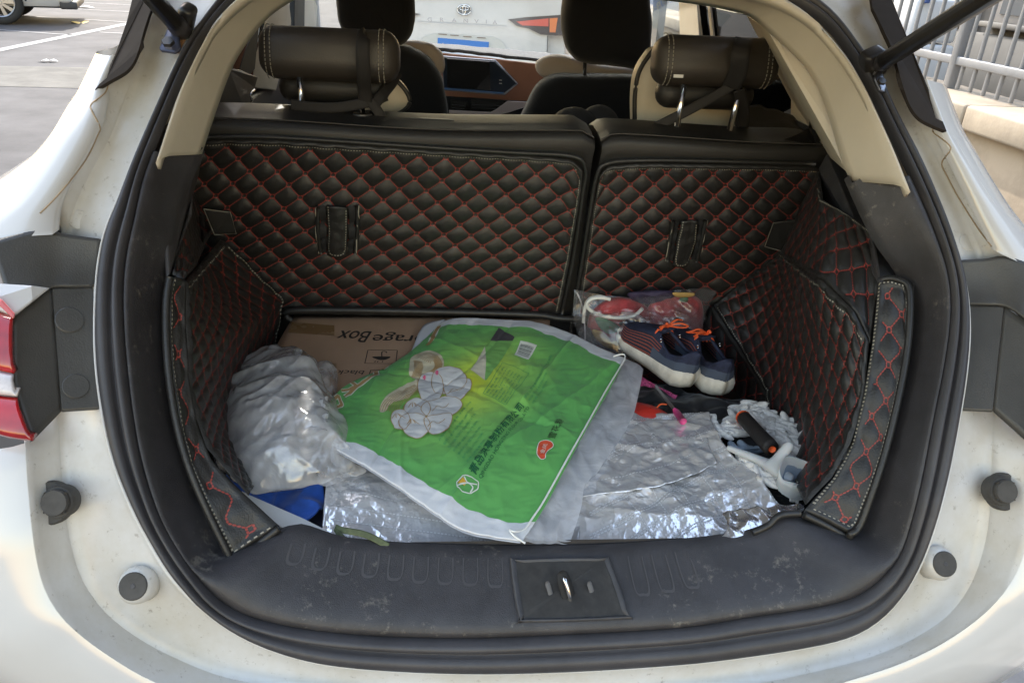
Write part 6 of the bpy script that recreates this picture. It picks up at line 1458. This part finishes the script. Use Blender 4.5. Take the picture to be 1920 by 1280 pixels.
tube('rod', [W(1230, 724, 'z', .70), W(1268, 772, 'z', .712)], .0032, mat('grey_rod', (.16, .15, .15), .35), hn, seg=10)
tube('end_cap', [W(1265, 768, 'z', .711), W(1269, 773, 'z', .712), W(1281, 790, 'z', .716)], [.0040, .0062, .0066], mat('pink_plastic', (.62, .06, .22), .35), hn, seg=12)
rd = [W(a, b, 'z', .70) for a, b in [(1182, 756), (1205, 757), (1230, 764), (1252, 776), (1262, 786), (1220, 786), (1180, 778)]]
C = catmull(rd, 5, True); c = C.mean(0); grid('red_disc', np.stack([C+[0, 0, -.006], C, C+(c-C)*.15+[0, 0, .004], C+(c-C)*.6+[0, 0, .007], C+(c-C)*.97+[0, 0, .008]], 1), mat('red_plastic', (.50, .03, .02), .4), None, closed_n=True,
     label='flat red plastic dish edge poking out beside the sack', cat='dish')
tl_ = empty('torch', tuple(W(1240, 765, 'z', .68)), 'small black cylinder with a red ring behind the silver sheet', 'torch')
tube('barrel', [W(1226, 772, 'z', .686), W(1229, 768, 'z', .690), W(1252, 764, 'z', .690), W(1262, 786, 'z', .690)], [.010, .013, .014, .014], blackmat, tl_, seg=14)
tube('red_ring', catmull([W(1229, 768, 'z', .703), W(1238, 758, 'z', .706), W(1250, 758, 'z', .704)], 5), .0016, orangem, tl_, seg=6)
# black garment running to the mop
dg_ = sheet('dark_garment', Z2([(1330, 742, .66), (1370, 748, .664), (1405, 760, .66), (1440, 790, .66)]), Z2([(1330, 790, .68), (1360, 808, .68), (1400, 830, .675), (1450, 850, .66)]), Z2([(1330, 742, .66), (1330, 790, .68)]), Z2([(1440, 790, .66), (1450, 850, .66)]), 30, 40, mat('dark_grey_cloth', (.030, .030, .032), .8, sheen=.2), None, wr=[(14, .010, 22, 'n')], thick=.003)[1]
put(dg_, label='dark grey garment wedged between the shoes and the white chenille mat', cat='garment')

# ================================================================== white chenille mat
cm = empty('chenille_mat', tuple(W(1470, 850, 'z', .66)), 'fluffy white chenille mat crumpled at the right side of the boot', 'mat')
ch = mat('chenille_white', (.72, .70, .68), .95, sheen=.5, bump=.9, bscale=500, vary=.10, vscale=25)
def chenille(rows, seed, name='pile', zoff=0.0):
    rr = random.Random(seed); acc = Acc()
    for (pts, r) in rows:
        P = catmull([W(a, b, 'z', z+zoff) for a, b, z in pts], 10); L_ = np.linalg.norm(np.diff(P, axis=0), axis=1).sum(); n = max(3, int(L_/(r*1.15))); Q = resample(P, n)
        for i in range(n):
            c = Q[i]+np.array([rr.uniform(-1, 1), rr.uniform(-1, 1), rr.uniform(-.3, .5)])*r*.30
            d = Q[min(i+1, n-1)]-Q[max(i-1, 0)]; d = d/(np.linalg.norm(d)+1e-9)+np.array([rr.uniform(-.8, .8), rr.uniform(-.8, .8), rr.uniform(-.5, .5)]); d /= np.linalg.norm(d)
            k = r*rr.uniform(.62, .85); h = k*rr.uniform(1.9, 3.2)
            V_, f_ = tube_geo([c-d*h, c-d*h*.8, c-d*h*.3, c+d*h*.3, c+d*h*.8, c+d*h], [k*.15, k*.62, k*.95, k*.95, k*.62, k*.15], seg=8)
            acc.add(V_, f_)
    return acc.build(name, ch, cm, kind='stuff')
R_ = []
for k in range(8):   # upper band from the garment to the right end
    t = k/7; R_.append(([(1384+t*4, 764+t*18, .690), (1418-t*2, 760+t*34, .702), (1452-t*6, 786+t*38, .708), (1502-t*10, 796+t*50, .712), (1554-t*12, 816+t*48, .712), (1580-t*10, 836+t*40, .705)], .0105))
for k in range(4):
    t = k/3; R_.append(([(1470+t*10, 838+t*10, .70), (1510, 850+t*12, .705), (1548, 862+t*12, .70), (1572-t*8, 866+t*12, .698)], .010))
chenille(R_, 3)
R_ = []
for k in range(4):
    t = k/3; R_.append(([(1330+t*6, 782+t*14, .70), (1345+t*8, 802+t*12, .70), (1370, 800+t*14, .698), (1392+t*6, 792+t*20, .695)], .0090))
R_.append(([(1372, 776, .70), (1366, 790, .70), (1360, 800, .70)], .009))
chenille(R_, 5)
R_ = []
for k in range(4):
    t = k/3; R_.append(([(1392+t*4, 858+t*2, .70), (1412-t*6, 868+t*8, .703), (1440-t*8, 890+t*10, .70), (1470-t*6, 905+t*10, .698), (1505-t*6, 915+t*12, .69)], .0088))
chenille(R_, 9)
base = sheet('backing', Z2([(1390, 790, .675), (1440, 800, .685), (1560, 850, .69)]), Z2([(1360, 850, .675), (1420, 900, .68), (1505, 920, .675)]), Z2([(1390, 790, .675), (1360, 850, .675)]), Z2([(1560, 850, .69), (1505, 920, .675)]), 12, 20, mat('mat_backing', (.03, .03, .035), .9), cm, wr=[(14, .004, 2, 'n')])
# dark speckled cloth below the mat
sp = sheet('speckled_cloth', Z2([(1415, 905, .675), (1460, 915, .68), (1520, 925, .67)]), Z2([(1450, 945, .672), (1490, 958, .675), (1560, 900, .66)]), Z2([(1415, 905, .675), (1450, 945, .672)]), Z2([(1520, 925, .67), (1560, 900, .66)]), 20, 30, mat('speckled_cloth', (.10, .07, .055), .9, color2=(.010, .010, .010), vscale=90, lo=.55, hi=.75), None, wr=[(20, .006, 2, 'n')], thick=.003)[1]
put(sp, label='black speckled cloth under the lower edge of the white chenille mat', cat='cloth')

# ================================================================== black handle with orange rings
th_ = empty('tool_handle', tuple(W(1415, 810, 'z', .71)), 'matt black tool handle with an orange ring at each end on the chenille mat', 'handle')
h0, h1 = W(1393, 782, 'z', .722), W(1448, 842, 'z', .735)
d_h = h1-h0; tube('grip', [h0, h0+d_h*.04, h0+d_h*.1, h0+d_h*.5, h0+d_h*.9, h0+d_h*.97, h1], [.010, .0125, .0130, .0128, .0138, .0130, .008], mat('grip_black', (.016, .014, .014), .55, bump=.4, bscale=300), th_, seg=20)
tube('orange_ring', [h0-d_h*.02, h0+d_h*.015, h0+d_h*.03], [.0125, .0134, .0128], orangem, th_, seg=20)
tube('orange_plug', [h1-d_h*.02, h1+d_h*.01], [.0062, .0058], orangem, th_, seg=14)

# ================================================================== rubber gloves
gl = mat('rubber_glove', (.50, .52, .53), .5, vary=.06, vscale=10, subs=.15, bump=.2, bscale=60)
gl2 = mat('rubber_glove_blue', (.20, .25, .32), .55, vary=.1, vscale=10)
def skin_obj(name, nodes, edges, m, par, sub=2, off=None):
    me = bpy.data.meshes.new(name); V = np.array([n[0] for n in nodes]); me.from_pydata((V-root_off(par)).tolist(), edges, []); me.update()
    o = put(bpy.data.objects.new(name, me), par); md = o.modifiers.new('skin', 'SKIN'); md.use_smooth_shade = True
    for i, n in enumerate(nodes):
        r = n[1]; me.skin_vertices[0].data[i].radius = (r, r) if np.isscalar(r) else r
    me.skin_vertices[0].data[0].use_root = True
    s = o.modifiers.new('sub', 'SUBSURF'); s.levels = sub; s.render_levels = sub; me.materials.append(m); return o
gv = empty('rubber_glove', tuple(W(1480, 870, 'z', .70)), 'pale grey rubber glove with one finger standing up, on the white chenille mat', 'glove')
g = lambda a, b, z: W(a, b, 'z', z)
# palm with a raised finger, and the others lying to the left
nodes = [(g(1450, 876, .716), (.014, .009)), (g(1460, 862, .728), (.012, .008)), (g(1473, 843, .745), (.010, .008)), (g(1486, 828, .758), .0085), (g(1428, 864, .716), (.010, .007)), (g(1400, 853, .715), .0075), (g(1362, 838, .712), .0048), (g(1462, 888, .714), (.013, .008)), (g(1488, 900, .712), (.012, .007))]
skin_obj('palm', nodes, [(0, 1), (1, 2), (2, 3), (0, 4), (4, 5), (5, 6), (0, 7), (7, 8)], gl, gv)
# open cuff: a flaring wall seen from inside
c0 = np.array([g(1462, 880, .735), g(1475, 858, .742), g(1500, 862, .735), g(1535, 872, .73), g(1545, 885, .722), g(1520, 905, .718), g(1490, 908, .72), g(1470, 898, .725)])
CC = catmull(c0, 6, True); cc_ = CC.mean(0); G = np.stack([CC+(cc_-CC)*.55+[0, 0, -.030], CC+(cc_-CC)*.3+[0, 0, -.022], CC+(cc_-CC)*.08+[0, 0, -.006], CC, CC-(cc_-CC)*.03+[0, 0, .002], CC-(cc_-CC)*.05+[0, 0, -.010], CC-(cc_-CC)*.02+[0, 0, -.028]], 1)
G = G+nz(G, 26, 3)[..., None]*.003; grid('cuff', G, gl, gv, closed_n=True)
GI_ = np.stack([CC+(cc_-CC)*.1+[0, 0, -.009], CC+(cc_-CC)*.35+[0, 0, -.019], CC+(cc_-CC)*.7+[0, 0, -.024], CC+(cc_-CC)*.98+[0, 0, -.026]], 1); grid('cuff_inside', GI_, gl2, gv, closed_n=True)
g2 = empty('rubber_glove', tuple(W(1390, 830, 'z', .70)), 'blue grey rubber glove whose fingertips peep out left of the tool handle', 'glove')
nodes = [(g(1412, 856, .700), .014), (g(1396, 840, .702), .008), (g(1385, 826, .704), .0062), (g(1378, 842, .700), .0075), (g(1367, 828, .70), .0058), (g(1424, 846, .702), .009), (g(1413, 836, .706), .006)]
skin_obj('fingers', nodes, [(0, 1), (1, 2), (0, 3), (3, 4), (0, 5), (5, 6)], gl2, g2)
# purple hair tie
ht = W(1530, 888, 'z', .735); a = np.linspace(0, 2*math.pi, 40, endpoint=False)
e1 = (W(1548, 872, 'z', .745)-W(1514, 903, 'z', .728))/2; e2 = (W(1537, 894, 'z', .74)-W(1524, 880, 'z', .74))/2
tube('hair_tie', [ht+e1*math.cos(t)+e2*math.sin(t)+np.array([0, 0, .003*math.sin(3*t)]) for t in a], .0042, mat('purple_elastic', (.085, .03, .22), .7, bump=.8, bscale=700, vary=.3, vscale=120), None, closed=True, seg=10,
     label='purple hair tie lying on the cuff of the grey rubber glove', cat='hair tie')

# ================================================================== cap on the rear seat
cap = empty('cap', tuple(W(1090, 232, 'y', 1.0)), 'black cap with small red and white marks lying behind the rear seat back', 'cap')
capm = mat('cap_black', (.014, .014, .017), .8, bump=.4, bscale=500)
def dome(name, px, py, y, rx, ry, rz, m, par):
    c = W(px, py, 'y', y); G = []
    for i in range(10):
        a = i/9*math.pi/2; G.append([c+np.array([rx*math.cos(a)*math.cos(t), ry*math.cos(a)*math.sin(t), rz*math.sin(a)]) for t in np.linspace(0, 2*math.pi, 32, endpoint=False)])
    return grid(name, np.array(G), m, par, closed_m=True)
dome('crown', 1076, 240, .99, .055, .06, .046, capm, cap); dome('crown', 1122, 240, 1.02, .05, .06, .052, capm, cap)
for k, (a, b) in enumerate(((1051, 218), (1070, 228), (1104, 240), (1032, 232))): rbox('red_mark' if k != 1 else 'white_mark', W(a, b+1, 'y', .925), (.010, .004, .006), mat('cap_red', (.50, .05, .05), .6) if k != 1 else mat('paper', (.75, .75, .74), .7), cap, bevel=.001, seg=1, rot=(0, 30*k, 0))

# ================================================================== the white car in front
def wheel_parts(root, x, y, z, r, w, side, spokes=10):
    hub = empty('wheel', (x, y, z), parent=root); hub.location = Vector((x, y, z))-Vector(root_off(root))
    c = np.array([x, y, z]); ax = np.array([side, 0, 0.0])
    G = [[(c[0]+side*dx, c[1]+rr*math.cos(t), c[2]+rr*math.sin(t)) for t in np.linspace(0, 2*math.pi, 40, endpoint=False)] for dx, rr in ((-w, r*.66), (-w, r*.95), (-w*.8, r), (0-.02, r), (0, r*.96), (.004, r*.80), (0, r*.68), (-.03, r*.66))]
    grid('tyre', np.array(G), mat('tyre_rubber', (.020, .020, .020), .8), hub, closed_m=True)
    G = [[(c[0]+side*dx, c[1]+rr*math.cos(t), c[2]+rr*math.sin(t)) for t in np.linspace(0, 2*math.pi, 40, endpoint=False)] for dx, rr in ((-.10, r*.60), (-.02, r*.64), (.004, r*.68), (.008, r*.66), (-.004, r*.62))]
    acc = Acc(); acc.add(np.array(G).reshape(-1, 3), gridfaces(5, 40, closed_m=True))
    for k in range(spokes):
        a = 2*math.pi*k/spokes; d = np.array([0, math.cos(a), math.sin(a)]); e = np.array([0, -math.sin(a), math.cos(a)])
        P0, P1 = c+d*r*.10+ax*-.005, c+d*r*.63+ax*-.008; V_ = [P0-e*.018, P0+e*.018, P1+e*.028, P1-e*.028]; V_ = V_+[v-ax*.03 for v in V_]; acc.add(V_, [(0, 1, 2, 3), (4, 7, 6, 5), (0, 3, 7, 4), (1, 5, 6, 2), (2, 6, 7, 3)])
    V_, f_ = disc_geo(c-ax*.01, ax, r*.14, .012, 20); acc.add(V_, f_)
    acc.build('rim', mat('alloy', (.42, .43, .45), .3, metal=.8), hub, smooth=False)
    V_, f_ = disc_geo(c-ax*.13, ax, r*.6, .02, 24); mesh('brake_disc', V_, f_, mat('brake_dark', (.05, .05, .05), .5), hub, smooth=False)
def suv(name, loc, rot, label, rear_details):
    root = empty(name, (0, 0, 0), label, 'car')
    L_, Hh, Wd = 4.7, 1.70, .92
    # side profile z(y) of belt and roof; y = 0 rear face, forward +y
    st = []   # cross sections along the car
    ys = [0, .03, .10, .25, .5, .9, 1.6, 2.4, 3.0, 3.3, 3.7, 4.2, 4.5, 4.64, 4.7]
    top = lambda y: np.interp(y, [0, .03, .10, .25, .5, .9, 1.6, 2.4, 3.0, 3.6, 3.8, 4.4, 4.64, 4.7], [1.08, 1.14, 1.18, 1.36, 1.60, 1.66, 1.70, 1.66, 1.52, 1.10, 1.04, .92, .78, .62])
    G = []
    for y in ys:
        zt = top(y); wn_ = Wd*np.interp(y, [0, .1, .5, 4.0, 4.5, 4.7], [.90, .96, 1, 1, .93, .80]); belt = min(1.02, zt-.02); wr_ = wn_*(.80 if zt > 1.2 else .93)
        sec = [(-wn_*.90, .28), (-wn_*.98, .40), (-wn_, .62), (-wn_*.985, .86), (-wn_*.94, belt), (-wr_, max(belt+.01, zt-.10)), (-wr_*.88, zt-.02), (-wr_*.5, zt+.012), (0, zt+.02)]
        sec = sec+[(-a, b) for a, b in sec[-2::-1]]; G.append([(x, y, z) for x, z in sec])
    G = np.array(G); body = grid('body', G, paint, root)
    n = G.shape[1]; mesh('rear_face', G[0], [tuple(range(n))], paint, body); mesh('front_face', G[-1], [tuple(range(n))[::-1]], paint, body)
    mesh('underbody', [(-.8, .1, .26), (.8, .1, .26), (.8, 4.6, .26), (-.8, 4.6, .26)], [(0, 1, 2, 3)], blackmat, root, smooth=False)
    def shell(nm, fn, m, par=root, off=.006):
        return mesh(nm, fn, [tuple(range(len(fn)))], m, par, smooth=False)
    # glass bands
    def side_pt(s, y, z):
        wn_ = Wd; zt = top(y); t = np.clip((z-1.02)/max(.05, zt-.10-1.02), 0, 1); return (s*(wn_*(.94+(.80-.94)*t)+.008), y, z)
    for s in (-1, 1):
        for (a, b) in ((.72, 1.5), (1.56, 2.45), (2.51, 3.28)):
            q_ = [side_pt(s, a, 1.06), side_pt(s, b, 1.06), side_pt(s, min(b, 3.28) if b < 3.2 else 3.02, min(top(b), 1.60)-.10 if b < 3.2 else 1.40), side_pt(s, a+.06, top(a)-.14)]
            shell('side_window', q_, glass_k)
        tube('wheel_arch', [(s*(Wd+.004), yy+.39*math.cos(t), .36+.39*math.sin(t)) for yy in (.92,) for t in np.linspace(0, math.pi, 16)], .03, blackmat, root, seg=6, squash=.5)
        tube('wheel_arch', [(s*(Wd+.004), 3.72+.39*math.cos(t), .36+.39*math.sin(t)) for t in np.linspace(0, math.pi, 16)], .03, blackmat, root, seg=6, squash=.5)
        rbox('sill_cladding', (s*(Wd-.02), 2.32, .33), (.06, 2.0, .14), mat('cladding', (.035, .035, .037), .6), root, bevel=.02)
        for yy in (.92, 3.72): wheel_parts(root, s*(Wd-.02), yy, .34, .34, .20, s)
    shell('windscreen', [(-.70, 3.66, 1.12), (.70, 3.66, 1.12), (.62, 3.05, 1.53), (-.62, 3.05, 1.53)], glass_k)
    rear_details(root, G, top)
    root.matrix_world = Matrix.Translation(Vector(loc)) @ Matrix.Rotation(rot, 4, 'Z'); root.location = Vector(loc); root.rotation_euler = (0, 0, rot)
    return root
glass_k = mat('car_glass_dark', (.02, .022, .024), .05, spec=.9)
def rear_of_front_car(root, G, top):
    y = -.012
    def pz(px, py, yy=6.45): return W(px, py, 'y', yy)-np.array([FC[0], FC[1], 0])
    def pc(nm, pts, m, dy=0.0, th=.012, par=root, bev=True):
        P = [pz(*p)+np.array([0, dy, 0]) for p in pts]; bm = bmesh.new(); f = bm.faces.new([bm.verts.new(p) for p in P]); bm.normal_update()
        if f.normal.y > 0: f.normal_flip()
        me = bpy.data.meshes.new(nm); bm.to_mesh(me); bm.free(); me.materials.append(m); o = put(bpy.data.objects.new(nm, me), par); s = o.modifiers.new('t', 'SOLIDIFY'); s.thickness = th; s.offset = -1; 
        return o
    # tailgate skin with its own seams, proud of the body
    pc('tailgate_panel', [(640, -8), (700, -20), (860, -26), (1010, -20), (1090, -2), (1085, 30), (1026, 60), (1024, 140), (680, 120), (668, 30)], paint, -.030, .02)
    pc('number_recess', [(788, 78), (797, 67), (815, 62), (925, 69), (940, 76), (948, 90), (940, 120), (790, 112)], mat('recess_shade', (.62, .615, .58), .4), -.050, .005)
    pl = pc('number_plate', [(821, 70), (916, 78), (914, 110), (819, 102)], mat('plate_blue', (.03, .20, .62), .4), -.062, .006)
    for k, (a, b) in enumerate(((830, 63), (852, 65), (876, 67.5), (902, 69.5))): pc('plate_lamp', [(a-8, b-.8), (a+8, b+.2), (a+8, b+1.6), (a-8, b+.6)], mat('lamp_brown', (.20, .15, .12), .5), -.058, .004)
    V_, f_ = text_geo('鲁B·HUB5F'); w_ = V_[:, 0].max()-V_[:, 0].min(); o0 = pz(824, 96)+np.array([0, -.070, 0]); e1 = (pz(910, 103.5)-pz(824, 96))/w_; e2 = (pz(824, 81)-pz(824, 96))/.74
    for k, (dx, dy) in enumerate(((0, 0), (.03, 0))): mesh('plate_lettering', [o0+e1*(v[0]+dx)+e2*(v[1]+dy) for v in V_], f_, mat('plate_white', (.75, .75, .76), .5), pl, smooth=False)
    # emblem: three ovals
    em_c = pz(870, 18)+np.array([0, -.045, 0]); sx, sz = .058, .040; emb = empty('emblem', tuple(em_c), parent=root)
    V_, f_ = disc_geo(em_c, (0, -1, 0), 1, .004, 32); V_ = em_c+(V_-em_c)*np.array([sx, 1, sz]); mesh('emblem_base', V_, f_, mat('emblem_grey', (.12, .13, .14), .3), emb, smooth=False)
    for (cx, cz, rx, rz) in ((0, 0, sx, sz), (0, .010, sx*.66, sz*.38), (0, 0, sx*.22, sz*.92)):
        tube('emblem_ring', [em_c+np.array([cx+rx*math.cos(t), -.006, cz+rz*math.sin(t)]) for t in np.linspace(0, 2*math.pi, 30, endpoint=False)], .0052, chrome, emb, closed=True, seg=6)
    pts = [(805, 35.5), (828, 36), (851, 37), (872, 38), (893, 39), (913.5, 40), (927, 41)]
    for (px, py), ch_ in zip(pts, 'GRANVIA'):
        V_, f_ = text_geo(ch_); o0 = pz(px-4, py+4)+np.array([0, -.042, 0]); mesh('badge_letter', [o0+np.array([(v[0])*.060, 0, v[1]*.044]) for v in V_], f_, mat('badge_silver', (.40, .40, .42), .25, metal=.6), root, smooth=False)
    lp = pc('tail_lamp', [(952, 36), (985, 32), (1045, 28), (1085, 24), (1086, 66), (1040, 66), (1012, 64), (990, 53), (968, 48)], mat('lamp_smoke', (.06, .05, .05), .15, coat=.5), -.050, .04)
    pc('lamp_lens', [(967, 40), (1027, 34), (1027, 49), (978, 47)], mat('red_glow_lens', (.62, .10, .07), .2, coat=.4), -.058, .006, par=lp); pc('lamp_lens', [(1029, 34), (1044, 33), (1040, 60), (1029, 60)], mat('orange_lens', (.70, .20, .06), .2, coat=.4), -.058, .006, par=lp)
    lp = pc('tail_lamp', [(788, 26), (765, 22), (680, 14), (660, 16), (660, 50), (720, 50), (760, 36)], mat('lamp_smoke', (.06, .05, .05), .15, coat=.5), -.050, .04)
    pc('seam', [(1025, 66), (1026, 66), (1025, 97), (1024, 97)], blackmat, -.052, .003)
    pc('body_crease', [(782, 39), (950, 48), (950, 48.8), (782, 39.8)], mat('crease_grey', (.45, .45, .46), .4), -.052, .004)
    pc('rear_window', [(690, -14), (860, -20), (1010, -14), (1005, -8), (860, -12), (695, -6)], glass_k, -.055, .01)
    rbox('rear_bumper', (0, -.06, .48), (1.72, .16, .36), paint, root, bevel=.06, seg=4)
FC = (.12, 6.5)
suv('parked_car', (FC[0], FC[1], 0), 0, 'white car parked in front, its rear badge and blue plate seen through the windscreen', rear_of_front_car)
def front_of_side_car(root, G, top):
    rbox('front_bumper', (0, 4.66, .50), (1.66, .20, .34), paint, root, bevel=.07, seg=4)
    rbox('lower_lip', (0, 4.70, .30), (1.60, .26, .12), mat('cladding', (.035, .035, .037), .6), root, bevel=.03)
    for s in (-1, 1):
        rbox('fog_lamp_bezel', (s*.68, 4.735, .52), (.30, .06, .12), blackmat, root, bevel=.02); rbox('fog_lamp', (s*.66, 4.77, .52), (.09, .02, .06), mat('lamp_clear', (.8, .8, .82), .1), root, bevel=.008)
        rbox('headlight', (s*.62, 4.60, .78), (.42, .16, .13), mat('lamp_clear', (.8, .8, .82), .1), root, bevel=.03)
    rbox('grille', (0, 4.72, .66), (.9, .06, .24), blackmat, root, bevel=.02)
fwp = W(0, 38, 'z', .0)
# white car far left: front wheel at the picture's corner, nose pointing right
def place_side_car():
    ang = math.radians(-72)
    # the right front wheel (local x=+.92, y=3.72) should stand at the seen spot
    spot = W(6, 47, 'z', 0)
    loc = spot-np.array([math.cos(ang)*.92-math.sin(ang)*3.72, math.sin(ang)*.92+math.cos(ang)*3.72, 0])
    suv('parked_car', (float(loc[0]), float(loc[1]), 0), ang, 'white car with alloy wheels standing across the lot at the far left', front_of_side_car)
place_side_car()
